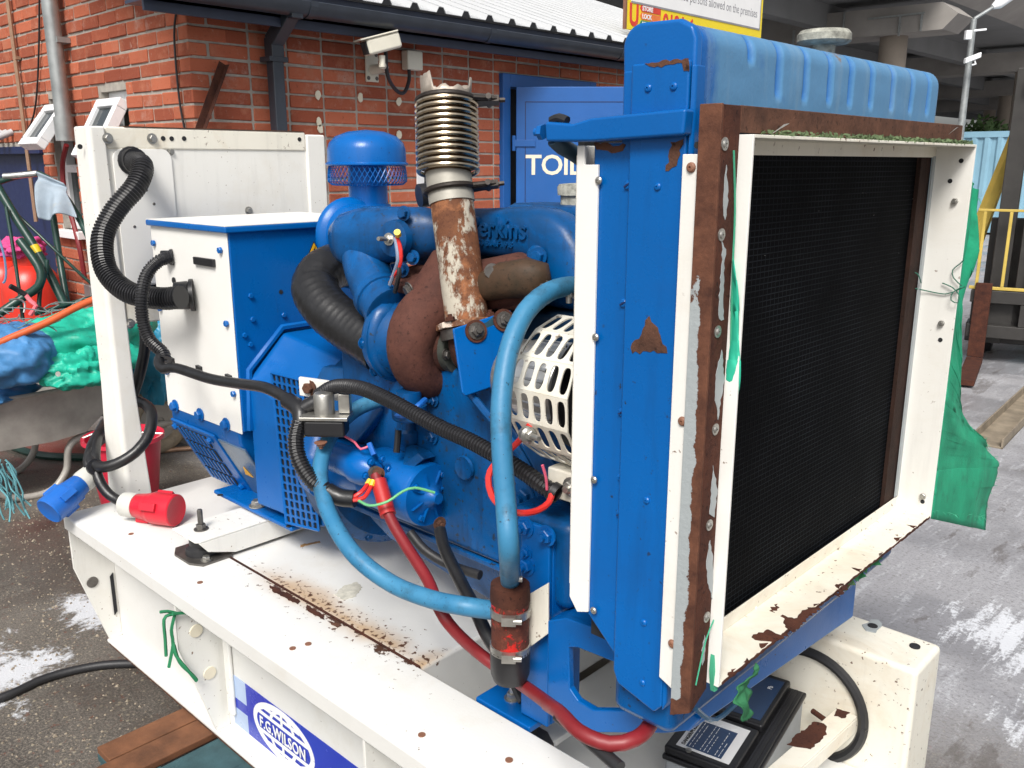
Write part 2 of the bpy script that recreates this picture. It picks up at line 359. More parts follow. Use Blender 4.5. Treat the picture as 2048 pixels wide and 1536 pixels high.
def bolt(p, nrm, r=.009, mat='zinc', parent=None, kind='hex', name='bolt', washer=True):
    key = (r, kind, mat, washer)
    if key not in _bolt:
        m = MB(); h = r * .9
        if washer: m.lathe((0, 0, 0), (0, 0, 1), [(r * 1.45, 0), (r * 1.45, r * .22)], 16)
        if kind == 'hex':
            m.lathe((0, 0, r * .2), (0, 0, 1), [(r, 0), (r, h * .8), (r * .86, h)], 6)
        elif kind == 'nut':
            m.lathe((0, 0, r * .2), (0, 0, 1), [(r, 0), (r, h * .7), (r * .86, h * .85)], 6); m.lathe((0, 0, h * .9), (0, 0, 1), [(r * .5, 0), (r * .5, h * .8)], 10)
        elif kind == 'dome':
            m.lathe((0, 0, 0), (0, 0, 1), [(r, 0), (r * .95, r * .25), (r * .7, r * .5), (r * .28, r * .6), (r * .25, r * .3)], 14)
        elif kind == 'stud':
            m.lathe((0, 0, r * .2), (0, 0, 1), [(r, 0), (r, h), (r * .86, h * 1.1)], 6); m.lathe((0, 0, h), (0, 0, 1), [(r * .55, 0), (r * .55, r * 3.2), (r * .45, r * 3.4)], 10)
        me = bpy.data.meshes.new('bolt'); me.from_pydata(m.v, [], m.f); me.materials.append(M[mat])
        me.polygons.foreach_set('use_smooth', [True] * len(me.polygons)); me.set_sharp_from_angle(angle=R(30)); _bolt[key] = me
    ob = link(name, _bolt[key], parent, p)
    ob.rotation_euler = (V(nrm).to_track_quat('Z', 'Y') @ Matrix.Rotation(random.uniform(0, 1), 3, 'Z').to_quaternion()).to_euler()
    return ob
def text(body, size, mat, parent, origin, u, v_, ext=.001, name='lettering', align='LEFT', xs=1, bold=0, sp=1):
    cu = bpy.data.curves.new('t', 'FONT'); cu.body = body; cu.size = size; cu.extrude = ext; cu.align_x = align; cu.offset = bold; cu.space_character = sp
    cu.resolution_u = 3
    t = bpy.data.objects.new('t', cu); COL.objects.link(t); bpy.context.view_layer.update()
    me = bpy.data.meshes.new_from_object(t.evaluated_get(bpy.context.evaluated_depsgraph_get()))
    bpy.data.objects.remove(t); bpy.data.curves.remove(cu)
    u, v_ = V(u).normalized(), V(v_).normalized(); w_ = u.cross(v_); o_ = V(origin)
    pts = [u * p.co.x * xs + v_ * p.co.y + w_ * p.co.z for p in me.vertices]
    for p, q in zip(me.vertices, pts): p.co = q
    me.materials.clear(); me.materials.append(M[mat] if isinstance(mat, str) else mat)
    return link(name, me, parent, o_)
def patch(pts, nrm, mat, parent, name='rust_patch', lift=.0008, rag=.004, step=.006, seed=0):
    """peeled or stained area with a ragged outline, a fraction of a millimetre proud of the sheet it lies on"""
    rg = random.Random(seed); n = V(nrm).normalized(); P = [V(p) for p in pts]; out = []
    for a, b in zip(P, P[1:] + P[:1]):
        m_ = max(1, int((b - a).length / step)); t = (b - a).normalized().cross(n)
        for i in range(m_): out.append(a.lerp(b, i / m_) + t * rg.uniform(-rag, rag))
    m_ = MB(); m_.prism([p - n * .0006 for p in out], n * (lift + .0006)); return m_.o(name, mat, parent, smooth=False)
def copy_tree(o, parent=None):
    c_ = o.copy(); COL.objects.link(c_); c_.parent = parent; WL[c_.name] = WL[o.name]
    for ch in o.children: copy_tree(ch, c_)
    return c_

# =====================================================================
# GROUND
# =====================================================================
g = MB(); g.quad((-300, -300, 0), (300, -300, 0), (300, 300, 0), (-300, 300, 0)); g.o('ground', 'ground', kind='structure', smooth=False)

# =====================================================================
# BRICK BUILDING
# =====================================================================
XB, YB = -4.31, 2.25          # outer corner: wall facing +X runs along Y, wall facing -Y runs along -X
ZT = 2.36
bld = thing('brick_building', 'red brick yard building with dark gutter, blue doors and pale metal roof', 'building', (XB - 1.5, YB + 2.5, 0))
# openings (x0,x1,z0,z1) in the -Y wall, (y0,y1,z0,z1) in the +X wall
W1 = (-5.40, -5.06, 1.17, 1.985); W2 = (-6.20, -5.87, 1.17, 1.985); DL = (-7.9, -6.40, 0, 1.70); DR = (4.44, 5.44, 0, 2.17)
m = MB()
def wall_cells(lo, hi, holes):
    xs = sorted({lo, hi} | {a for h_ in holes for a in h_[:2]}); zs = sorted({0, ZT} | {a for h_ in holes for a in h_[2:]})
    for a, b in zip(xs, xs[1:]):
        for c_, d_ in zip(zs, zs[1:]):
            if not any(h_[0] <= (a + b) / 2 <= h_[1] and h_[2] <= (c_ + d_) / 2 <= h_[3] for h_ in holes): yield a, b, c_, d_
for a, b, c_, d_ in wall_cells(-8.6, XB - .008, (W1, W2, DL)): m.box(a, b, YB + .008, YB + .24, c_, d_ + (1.2 if d_ == ZT else 0))
for a, b, c_, d_ in wall_cells(YB + .241, 8.2, (DR,)): m.box(XB - .24, XB - .008, a, b, c_, d_)
wall = m.o('wall', 'mortar', bld, smooth=False)
# bricks, stretcher bond, each a little different
def brick_mesh(l, seed):
    rg = random.Random(seed); m = MB(); m.box(-l / 2 + .0015, l / 2 - .0015, -.02, 0, -.0308, .0308)
    me = bpy.data.meshes.new('brick'); bm = bmesh.new()
    vs = [bm.verts.new(p) for p in m.v]; [bm.faces.new([vs[i] for i in f_]) for f_ in m.f]
    bmesh.ops.bevel(bm, geom=[e for e in bm.edges], offset=.004, segments=1, affect='EDGES')
    for v_ in bm.verts: v_.co += V(rg.uniform(-1, 1), rg.uniform(-1, 1), rg.uniform(-1, 1)) * .0016
    bm.to_mesh(me); bm.free(); me.materials.append(M['brick']); return me
BM = {(l, i): brick_mesh(l, i) for l in (.215, .1025) for i in range(4)}
cands = []
camR = co.rotation_euler.to_matrix().transposed()
def pix(p):
    q = camR @ (V(p) - co.location); return (1024 + 1766 * q.x / -q.z, 768 - 1766 * q.y / -q.z, -q.z)
def lay(side):
    for k_ in range(int((ZT + (1.2 if side == 'L' else 0)) / .075)):
        z_ = k_ * .075 + .0375; s_ = 0 if k_ % 2 == 0 else -.1125
        if side == 'L': run, hi, holes = 0, 4.2, (W1, W2, DL)
        else: run, hi, holes = 0, 5.9, (DR,)
        pos = s_
        if k_ % 2: spans = [(0, .1025)] + [(.1125 + i * .225, .1125 + i * .225 + .215) for i in range(int(hi / .225))]
        else: spans = [(i * .225, i * .225 + .215) for i in range(int(hi / .225))]
        if side == 'R': spans = [(a + (.1125 if not k_ % 2 else -.1125) * 0, b) for a, b in spans]
        for a, b in spans:
            if side == 'R' and k_ % 2 == 0: a, b = a - .1125 if a > 0 else 0, b - .1125
            if b - a < .05: continue
            if side == 'R' and a < .02: continue     # the corner brick belongs to the other face's return
            x0, x1 = (XB - b, XB - a) if side == 'L' else (YB + a, YB + b)
            hit = False
            for h_ in holes:
                if h_[0] < x1 and x0 < h_[1] and h_[2] < z_ + .03 and z_ - .03 < h_[3]:
                    if x0 < h_[0] - .05: x1 = h_[0]
                    elif x1 > h_[1] + .05: x0 = h_[1]
                    else: hit = True
            if hit: continue
            l = x1 - x0; mid = (x0 + x1) / 2
            p = V(mid, YB, z_) if side == 'L' else V(XB, mid, z_)
            px, py, dd = pix(p)
            vis = -20 < px < 1270 and -15 < py < 640 and (py < 262 or px < 150 or (px > 640 and py < 420)) and dd > 0 and not (side == 'L' and z_ > 2.62 and mid < -7)
            cands.append((l / dd if vis else 0, side, p, l, k_))
    if side == 'R':      # return headers at the corner, visible end of the -Y wall bricks
        for k_ in range(int(ZT / .075)):
            p = V(XB, YB + (.05 if k_ % 2 == 0 else .105), k_ * .075 + .0375); l = .1 if k_ % 2 == 0 else .21
            px, py, dd = pix(p); cands.append(((l / dd) if py < 262 else 0, 'R', p, l, k_))
lay('L'); lay('R')
cands.sort(key=lambda c_: -c_[0])
rest = MB(); tint = []
for i, (scr, side, p, l, k_) in enumerate(cands):
    base = .215 if l > .15 else .1025; me = BM[(base, random.randrange(4))]; sx = l / base
    rot = 0 if side == 'L' else R(90); off = V(0, 0, 0)
    # mesh's outer face looks along +Y local -> turn so that it looks out of the wall
    rz = R(180) if side == 'L' else R(-90)
    out_ = V(0, -1, 0) if side == 'L' else V(1, 0, 0)
    pp = p + out_ * random.uniform(-.004, .0015) + V(0, 0, random.uniform(-.002, .002))
    if scr > 0 and i < 300:
        b_ = link('brick', me, wall, pp); b_.rotation_euler = (random.uniform(-.012, .012), random.uniform(-.010, .010), rz); b_.scale = (sx, 1, 1)
    elif scr > 0 or p.z > .5:
        mx = Matrix.Translation(pp) @ Matrix.Rotation(rz, 4, 'Z') @ Matrix.Diagonal((sx, 1, 1, 1)); b0 = len(rest.v)
        rest.v += [mx @ v_.co for v_ in me.vertices]; nf = len(rest.f)
        rest.f += [tuple(b0 + j for j in pl.vertices) for pl in me.polygons]; tint += [random.random()] * (len(rest.f) - nf)
ro = rest.o('brickwork', 'brick', wall, smooth=False, kind='stuff')
at_ = ro.data.attributes.new('tint', 'FLOAT', 'FACE')
if len(ro.data.polygons) == len(tint): at_.data.foreach_set('value', tint)

# --- roof, fascia, gutter, downpipe
roof = MB(); pr = []; y_ = 1.95
while y_ < 8.4: pr += [(y_, 0), (y_ + .125, 0), (y_ + .145, .032), (y_ + .18, .032)]; y_ += .2
dx, dz = -3.6, 3.6 * math.tan(R(19)); xe, ze = XB + .235, 2.435
roof.ringset([[(xe, a, ze + b) for a, b in pr], [(xe + dx, a, ze + b + dz) for a, b in pr]], close=False, cap0=False, cap1=False)
rf = roof.o('roof', 'roof_metal', bld, smooth=False, solid=.003)
m = MB(); a = pr[0][0]; m.prism([(xe - .006, a + .123, ze - .004), (xe - .006, a + .182, ze - .004), (xe - .006, a + .178, ze + .029), (xe - .006, a + .147, ze + .029)], (.004, 0, 0))
f0 = m.o('rib_filler', 'black_plastic', rf, smooth=False)
for i in range(4, len(pr), 4):
    f1 = f0.copy(); COL.objects.link(f1); f1.location.y += .2 * (i // 4)
MB().box(XB + .012, XB + .20, 1.95, 8.2, 2.30, 2.315).o('soffit', 'fascia', bld, smooth=False)
MB().box(XB + .18, XB + .20, 1.95, 8.2, 2.255, 2.43).o('fascia_board', 'fascia', bld, bevel=.004)
gp = [(XB + .205 + .062 + .062 * math.cos(t), 2.372 + .07 * math.sin(t)) for t in (math.pi + math.pi * i / 12 for i in range(13))]
gp += [(a - (.004 if a > XB + .267 else -.004), z_ + .0) for a, z_ in reversed(gp)]
m = MB(); n_ = 13
outer = gp[:13]; inner = [(XB + .267 + (a - XB - .267) * .93, z_ + .004) for a, z_ in outer]
loop = outer + inner[::-1]
m.ringset([[(a, 1.9, z_) for a, z_ in loop], [(a, 8.2, z_) for a, z_ in loop]])
gut = m.o('gutter', 'gutter', bld, ang=50)
for yy in (2.75, 4.03, 5.35):
    m = MB(); lp = [(XB + .267 + (a - XB - .267) * 1.07, z_ - .004 if z_ < 2.36 else z_ + .004) for a, z_ in outer]; lp2 = lp + [(XB + .267 + (a - XB - .267) * 1.01, z_) for a, z_ in outer][::-1]
    m.ringset([[(a, yy, z_) for a, z_ in lp2], [(a, yy + .045, z_) for a, z_ in lp2]]); m.o('gutter_bracket', 'gutter', gut, smooth=False)
dpy = 2.69
m = MB()
m.obox((XB + .16, dpy, 2.27), (1, 0, .75), (0, 1, 0), (-.75, 0, 1), .125, .036, .040)
m.box(XB + .225, XB + .30, dpy - .034, dpy + .034, 2.29, 2.36)
m.box(XB + .03, XB + .105, dpy - .037, dpy + .037, 2.12, 2.22); m.box(XB + .034, XB + .10, dpy - .033, dpy + .033, 0, 2.13)
dp = m.o('downpipe', 'gutter', bld, bevel=.006)
MB().box(XB + .01, XB + .108, dpy - .055, dpy + .055, 2.10, 2.125).o('pipe_bracket', 'gutter', dp, bevel=.002)

# --- toilet door: steel frame, leaf standing open
m = MB(); y0, y1, zt = DR[0], DR[1], DR[3]
m.box(XB - .10, XB + .03, y0, y0 + .075, 0, zt); m.box(XB - .10, XB + .03, y1 - .075, y1, 0, zt); m.box(XB - .10, XB + .029, y0 + .0751, y1 - .0751, zt - .085, zt - .001)
df = m.o('door_frame', 'door_blue', bld, bevel=.006)
MB().box(XB - .30, XB - .26, y0 - .2, y1 + .2, 0, zt).o('door_recess', 'dark_inside', bld, smooth=False)
hx = V(XB + .055, y0 + .10, 0); du = V(.727, .687, 0).normalized(); dn = V(.687, -.727, 0)
leafL, zb, zt2 = .94, .06, 2.085
door = MB(); door.obox(hx + du * leafL / 2 + V(0, 0, (zb + zt2) / 2), du, dn, (0, 0, 1), leafL / 2, .022, (zt2 - zb) / 2)
dr = door.o('door', 'door_blue', bld, bevel=.005, label='blue steel door standing open with cream lettering')
m = MB()   # pressed rim lines of the leaf
for a, b, c_, d_ in ((.06, .88, 1.985, 1.990), (.06, .88, .15, .155), (.06, .065, .155, 1.985), (.875, .88, .155, 1.985)):
    m.obox(hx + du * (a + b) / 2 + dn * .0225 + V(0, 0, (c_ + d_) / 2), du, dn, (0, 0, 1), (b - a) / 2, .0012, (d_ - c_) / 2)
m.o('panel_seam', 'navy', dr, smooth=False)
tl = text('TOILET', .185, 'lettering_cream', dr, hx + du * .062 + dn * .0228 + V(0, 0, 1.515), du, (0, 0, 1), .0008, 'lettering', bold=.003, sp=.95)
for zz in (1.72, 1.0, .35):
    m = MB(); m.obox(hx + du * .06 + dn * .026 + V(0, 0, zz), du, dn, (0, 0, 1), .07, .006, .022); m.cyl(hx - du * .015 + V(0, 0, zz - .05) + dn * .02, hx - du * .015 + V(0, 0, zz + .05) + dn * .02, .013)
    m.obox(hx - du * .075 + V(-.0, 0, zz), (0, 1, 0), (1, 0, 0), (0, 0, 1), .03, .012, .045); m.o('hinge', 'door_blue', dr, bevel=.002)
m = MB()
for i in range(2): m.obox(hx + du * .60 + dn * .0226 + V(0, 0, 1.455 - i * .035), du, dn, (0, 0, 1), .13, .0006, .002)
m.o('scratch', 'navy', dr, smooth=False)

# --- open top-hung windows in the -Y wall
def window(x0, x1, z0, z1, ang, L):
    f = .045; y0 = YB + .05; y1 = YB + .11
    fr = MB(); fr.box(x0, x0 + f, y0, y1, z0, z1); fr.box(x1 - f, x1, y0, y1, z0, z1); fr.box(x0 + f, x1 - f, y0, y1, z1 - f - .03, z1); fr.box(x0 + f, x1 - f, y0, y1, z0, z0 + f); fr.box(x0 + f, x1 - f, y0 + .001, y1 - .001, z0 + .36, z0 + .41)
    wo = fr.o('window', 'upvc', bld, bevel=.004)
    MB().box(x0 + f, x1 - f, y0 + .025, y0 + .035, z0 + f, z0 + .36).o('pane', 'glass_dark', wo, smooth=False)
    MB().box(x0 - .04, x1 + .04, YB - .05, y0, z0 - .05, z0).o('sill', 'upvc', wo, bevel=.004)
    MB().box(x0, x1, y1 + .10, y1 + .12, z0, z1).o('dark_room', 'dark_inside', wo, smooth=False)
    a = R(ang); H = V((x0 + x1) / 2, YB + .0, z1 - .055); d_ = V(0, -math.sin(a), -math.cos(a)); n_ = V(0, -math.cos(a), math.sin(a)); hw = (x1 - x0) / 2 - .012
    s_ = MB(); b = .052
    s_.obox(H + d_ * (b / 2), (1, 0, 0), d_, n_, hw, b / 2, .032); s_.obox(H + d_ * (L - b / 2), (1, 0, 0), d_, n_, hw, b / 2, .032)
    for q in (-1, 1): s_.obox(H + d_ * (L / 2) + V(q * (hw - b / 2), 0, 0), (1, 0, 0), d_, n_, b / 2, L / 2 - b, .032)
    so_ = s_.o('sash', 'upvc', wo, bevel=.006)
    MB().obox(H + d_ * L / 2 + n_ * .005, (1, 0, 0), d_, n_, hw - b + .002, L / 2 - b + .002, .006).o('pane', 'glass_dark', wo, smooth=False)
    MB().obox(H + d_ * .2 + V(hw - .01, .07, -.02), (0, 1, -.35), (1, 0, 0), (0, .35, 1), .10, .006, .009).o('stay', 'steel_dark', wo, smooth=False)
window(*W1, 30, .36); window(*W2, 38, .31)
# lintel mortar caps and the navy double door on the left
MB().box(DL[0], DL[1], YB + .04, YB + .09, 0, DL[3]).o('door', 'navy', bld, bevel=.004, label='dark navy double door at the far end of the side wall')
m = MB(); m.box(DL[0], DL[1] + .0, YB - .02, YB + .04, DL[3] - .05, DL[3]); m.o('door_head', 'navy', bld, bevel=.004)
m = MB()
for i in range(9): m.cyl((-7.75 + i * .105, YB - .16, 1.735), (-7.75 + i * .105, YB + .0, 1.80), .022, n=12)
m.o('door_canopy', 'roof_metal', bld)
# pipes and cables on the walls
m = MB(); m.cyl((-5.79, YB - .07, 1.74), (-5.79, YB - .07, 4.0), .046); m.cyl((-5.79, YB - .07, 1.72), (-5.79, YB - .07, 1.86), .056)
m.box(-5.85, -5.73, YB - .075, YB, 2.28, 2.31); m.o('soil_pipe', 'galv', bld)
m = MB(); m.tube([(-6.60, YB - .025, 4), (-6.60, YB - .025, 1.2)], .014, 8); m.box(-6.63, -6.57, YB - .03, YB, 2.25, 2.27); m.o('conduit', 'copper_pipe', bld)
MB().hose([(-5.95, YB - .012, 3.0), (-6.2, YB - .012, 2.3), (-6.42, YB - .015, 1.9), (-6.75, YB - .02, 1.72)], .006, 6, .08).o('wall_cable', 'cable_black', bld)
MB().hose([(XB - .05, YB - .012, 2.34), (XB - .11, YB - .012, 2.2), (XB - .11, YB - .014, 1.9), (XB - .07, YB - .012, 1.65), (XB - .06, YB - .012, 1.2)], .006, 6, .05).o('wall_cable', 'cable_black', bld)
m = MB()
MB().hose([(-5.897,2.22,1.698), (-5.999,2.22,1.578), (-5.99,2.21,1.393), (-5.917,2.21,1.24), (-5.826,2.2,1.058), (-5.803,2.2,0.871)], .016, 8, .04).o('red_hose', 'cable_red', bld)
m.box(-5.84, -5.74, YB - .05, YB, .72, .84); m.o('socket_box', 'galv', bld, bevel=.006)
# old paint blobs
for i, (a, b) in enumerate(((635, 190), (720, 195), (797, 203), (640, 258), (637, 243), (798, 270))):
    c_ = V((-4.31,2.99,1.956)); q = V({0: (-4.305,2.986,1.955), 1: (-4.305,3.277,1.956), 2: (-4.305,3.562,1.948), 3: (-4.305,2.991,1.774), 4: (-4.305,2.984,1.814), 5: (-4.305,3.558,1.754)}[i])
    patch([q + V(0, math.cos(t) * .018, math.sin(t) * .026) for t in (j * .7854 for j in range(8))], (1, 0, 0), 'lettering_cream', bld, 'paint_blob', .006, .004, .01, i)

# --- things fixed to the wall
cc_ = thing('security_camera', 'cream housed security camera on a white bracket under the gutter', 'camera', (-4.31,3.38,2.142))
bp = V((-4.31,3.369,2.132))
m = MB(); m.box(XB, XB + .012, bp.y - .045, bp.y + .045, bp.z - .085, bp.z + .085); m.o('wall_plate', 'camera_cream', cc_, bevel=.003)
hc = V((-4.05,3.243,2.222))
m = MB(); m.tube([(XB + .01, bp.y, bp.z - .02), (XB + .10, bp.y + .02, bp.z - .01), (hc.x, hc.y, hc.z - .11)], [.03, .024, .02], 10); m.cyl((hc.x, hc.y, hc.z - .12), (hc.x, hc.y, hc.z - .06), .018); m.o('arm', 'camera_cream', cc_)
fd = (V(-.727, -.687, 0) * .74 + V(.687, -.727, 0) * .52 + V(0, 0, -.26)).normalized(); sd_ = V(0, 0, 1).cross(fd).normalized(); ud = fd.cross(sd_)
m = MB(); m.obox(hc, fd, sd_, ud, .105, .044, .042); m.o('housing', 'camera_cream', cc_, bevel=.016, seg=3)
m = MB(); m.obox(hc + ud * .046 + fd * .02, fd, sd_, ud, .118, .05, .005); m.o('sunshield', 'camera_cream', cc_, bevel=.005)
m = MB(); m.obox(hc + fd * .1055, fd, sd_, ud, .002, .036, .034); m.o('glass', 'glass_dark', cc_, bevel=.002)
for a in (-.03, .03):
    for b in (-.065, .065): bolt((XB + .012, bp.y + a, bp.z + b), (1, 0, 0), .008, 'steel_dark', cc_, 'dome', 'screw')
jb = thing('junction_box', 'small cream junction box on the brick wall beside the security camera', 'junction box', (-4.31,3.657,2.185)); q = WL[jb.name]
MB().box(XB, XB + .06, q.y - .06, q.y + .06, q.z - .055, q.z + .055).o('box', 'camera_cream', jb, bevel=.008)
MB().hose([(hc.x - .04, hc.y + .06, hc.z - .02), (-4.1,3.319,2.069), (-4.2,3.459,2.002), (-4.22,3.536,1.993), (-4.26,3.611,2.07), (-4.27,3.621,2.137)], .011, 8).o('cable', 'cable_black', jb)
nt = thing('wall_notice', 'white notice with a black edge on the brick wall behind the exhaust', 'notice', (XB, 3.97, 1.32))
MB().box(XB, XB + .012, 3.69, 4.13, 1.36, 1.86).o('board', 'sign_white', nt, bevel=.002)
m = MB(); m.box(XB + .012, XB + .014, 3.745, 3.86, 1.46, 1.80); m.box(XB + .012, XB + .014, 3.745, 4.09, 1.40, 1.44); m.o('print', 'black_ink', nt, smooth=False)
m = MB(); m.prism([(XB + .0125, 4.08, 1.62), (XB + .0125, 4.22, 1.60), (XB + .03, 4.1, 1.73)], (.003, 0, 0)); m.o('loose_corner', 'sign_white', nt, smooth=False)
a_, b_ = V((-4.27,2.392,2.049)), V((-4.25,2.219,1.712)); d_ = (a_ - b_).normalized(); c_ = (a_ + b_) / 2 - d_ * .2; s_ = d_.cross(V(1, 0, 0)).normalized(); ab = MB(); ab.obox(c_, d_, s_, (1, 0, 0), .42, .02, .002); ab.obox(c_ + s_ * .018 + V(.018, 0, 0), d_, s_, (1, 0, 0), .42, .002, .016)
ab.o('angle_iron', 'rust_dark', label='rusty drilled angle iron leaning on the brick corner', cat='metal bar', bevel=.001)

# --- yard sign standing above the eaves
sx_ = XB + .10
SL, SR = V((-4.21,5.691,2.622)).y, V((-4.21,7.73,2.755)).y
zb = V((-4.21,5.695,2.56)).z; zt = zb + .62
sg = thing('yard_sign', 'yellow and white yard sign with red lettering above the gutter', 'sign', (sx_, (SL + SR) / 2, zb))
MB().box(sx_ - .02, sx_, SL, SR, zb, zt).o('board', 'sign_yellow', sg, bevel=.002)
MB().box(sx_ - .021, sx_ + .004, SL - .018, SL - .0005, zb, zt).o('edge_trim', 'brown_cover', sg, smooth=False)
wz = V((-4.21,5.822,2.762)).z
MB().box(sx_ + .0002, sx_ + .003, SL + .05, SR - .05, wz, zt - .04).o('white_panel', 'sign_white', sg, smooth=False)
m = MB(); m.box(sx_ + .0002, sx_ + .004, SL + .05, SR - .038, wz - .014, wz - .0005); m.box(sx_ + .0002, sx_ + .004, SR - .0495, SR - .038, wz, zt - .04); m.o('panel_border', 'ink_grey', sg, smooth=False)
uy = (0, 1, 0); uz = (0, 0, 1)
text('U', .215, 'sign_red', sg, (sx_ + .002, SL + .03, zb + .035), uy, uz, .001, 'lettering', xs=.8, bold=.007)
for i, (tx, mt) in enumerate((('KEEP KEYS', 'sign_green'), ('LOCK', 'sign_orange'), ('STORE', 'sign_red'))):
    z0 = zb + .03 + i * .056; y0 = SL + .165; y1 = SL + .44
    m = MB(); m.prism([(sx_ + .0002, y0 + .02, z0), (sx_ + .0002, y1, z0), (sx_ + .0002, y1, z0 + .05), (sx_ + .0002, y0 + .02, z0 + .05), (sx_ + .0002, y0, z0 + .025)], (.002, 0, 0)); m.o('colour_bar', mt, sg, smooth=False)
    text(tx, .046, 'sign_white', sg, (sx_ + .0034, y0 + .03, z0 + .009), uy, uz, .0006, 'lettering', bold=.0018)
text('0121 6', .19, 'sign_red', sg, (sx_ + .002, SL + .47, zb + .03), uy, uz, .001, 'lettering', bold=.004, xs=.85)
text('No unauthorized persons allowed on the premises', .10, 'ink_grey', sg, (sx_ + .0035, SR - .10, wz + .085), uy, uz, .0005, 'lettering', align='RIGHT', xs=.82)
text('report to reception', .10, 'ink_grey', sg, (sx_ + .0035, SR - .50, wz + .215), uy, uz, .0005, 'lettering', align='RIGHT', xs=.82)
m = MB()
for yy in (SL + .4, SR - .4): m.box(sx_ - .06, sx_ - .021, yy - .02, yy + .02, 2.40, zt)
m.o('post', 'galv', sg, smooth=False)

# =====================================================================
# LEFT YARD: wheelbarrow, tarps, gas bottles, tube frames, bucket
# =====================================================================
def lump(name, c_, rad, mat, parent=None, seed=0, amp=.28, fr=2.2, n=40, flat=.0, **kw):
    """crumpled cloth heap: sphere pushed about by ridged noise"""
    m = MB(); rings = []; c_ = V(c_); rad = V(rad)
    for i in range(n + 1):
        th = math.pi * i / n; ring = []
        for j in range(n * 2):
            ph = math.pi * j / n; d = V(math.sin(th) * math.cos(ph), math.sin(th) * math.sin(ph), math.cos(th))
            q = d * fr + V(seed * 7.1, seed * 3.3, seed)
            n1 = noise.noise(q * .9); q2 = q + V(n1, n1 * .6, -n1) * .5; q3 = V(q2.x * 1.3, q2.y * 1.3, q2.z * .45); a = n1 * .75 + (.32 - abs(noise.noise(q3 * 1.1))) * .75 + (.3 - abs(noise.noise(q3 * 2.7 + V(4, 1, 2)))) * .30 + (noise.voronoi(q2 * 2.2)[0][0] - .4) * .16
            r_ = 1 + amp * a
            v_ = V(d.x * rad.x, d.y * rad.y, d.z * rad.z) * r_
            if v_.z < -rad.z * (1 - flat): v_.z = -rad.z * (1 - flat)
            ring.append(c_ + v_)
        rings.append(ring)
    m.ringset(rings, True, False, False)
    return m.o(name, mat, parent, ang=55, **kw)
def sheet(name, f, nu, nv, mat, parent=None, thick=.003, ang=60, **kw):
    m = MB(); m.ringset([[f(i / nu, j / nv) for j in range(nv + 1)] for i in range(nu + 1)], close=False, cap0=False, cap1=False)
    return m.o(name, mat, parent, solid=thick, ang=ang, **kw)

# wheelbarrow along +Y, wheel towards the building corner
wb = thing('wheelbarrow', 'galvanised steel wheelbarrow loaded with blue and green sheeting', 'wheelbarrow', (-4.68, 1.35, 0))
xn, xf = -4.42, -4.98
m = MB()
prof = [(.72, .52), (.78, .40), (.90, .29), (1.45, .275), (1.60, .29), (1.78, .44), (1.86, .53)]   # (y,z) outline of the pan
def pan(x0, x1, ins):
    return [(x0 + ins * (1 - (z_ - .275) / .25), y_, z_) for y_, z_ in prof]
A = pan(xn, xf, -.02); B = [(xf + .09 * (1 - (z_ - .275) / .25), y_, z_) for y_, z_ in prof]
m.ringset([A, B], close=False, cap0=False, cap1=False)
b0 = len(m.v); m.v += [V(q) for q in A + B]; n_ = len(A)
m.f.append(tuple(b0 + i for i in range(n_))); m.f.append(tuple(b0 + n_ + i for i in range(n_ - 1, -1, -1)))
pn = m.o('pan', 'tray_steel', wb, solid=.003, smooth=False)
MB().tube([(xn, .72, .52), (xn, 1.86, .53), (xf, 1.86, .53), (xf, .72, .52), (xn, .72, .52)], .012, 8).o('rim', 'tray_steel', pn)
for s_, x_ in ((0, xn - .06), (1, xf + .06)):
    MB().hose([(x_, .25, .46), (x_, .75, .30), (x_, 1.02, .265), (x_, 1.10, .22), (x_, 1.20, .06), (x_, 1.30, .016), (x_, 1.42, .02), (x_, 1.50, .10), (x_, 1.53, .22), (x_, 1.62, .262), (x_, 1.85, .24), (x_ + (.10 if s_ else -.10), 2.10, .20)], .017, 10).o('leg_frame', 'tray_steel', wb)
wc = V(-4.70, 2.08, .19)
m = MB(); pts = [(.145 + .045 * math.cos(t), .045 * math.sin(t)) for t in (2 * math.pi * i / 12 for i in range(13))]; m.lathe(wc, (1, 0, 0), pts, 32, False)
wh = m.o('wheel', plain('tyre_dusty', (.32, .27, .20), .85, var=.3, scale=30), wb)
MB().lathe(wc - V(.02, 0, 0), (1, 0, 0), [(.105, 0), (.085, .012), (.03, .0), (.03, .05), (.085, .03), (.105, .04)], 24).o('rim', 'tray_steel', wh)
MB().cyl(wc - V(.14, 0, 0), wc + V(.14, 0, 0), .012).o('axle', 'tray_steel', wb)
lump('blue_sheeting', (-4.64, 1.08, .53), (.25, .36, .075), 'tarp_blue', seed=3, amp=.30, label='crumpled blue plastic sheeting lying flat in the wheelbarrow', cat='plastic sheet')
lump('blue_sack', (-4.38,1.308,0.731), (.19, .19, .135), 'tarp_blue', seed=5, amp=.25, label='bunched blue plastic bundle on the left of the wheelbarrow load', cat='plastic sheet')
gt = lump('green_sheeting', (-4.46,1.661,0.739), (.21, .30, .165), 'tarp_green', seed=11, amp=.36, fr=1.8, n=52, label='bright green tarpaulin heap on the wheelbarrow behind the white post', cat='tarpaulin')
lump('green_sheeting', (-4.243,1.539,0.653), (.10, .15, .085), 'tarp_green', seed=16, amp=.5, fr=2.2, label='small green tarpaulin fold with an eyelet at the pan edge', cat='tarpaulin')
eb = thing('eyelet', 'round metal eyelet in the green tarpaulin', 'eyelet', (-4.156,1.412,0.665)); MB().lathe(WL[eb.name], (.66, -.7, .2), [(.006, 0), (.012, .001), (.012, .004), (.006, .004)], 16).o('ring', 'zinc', eb)
m = MB()
rg = random.Random(3)
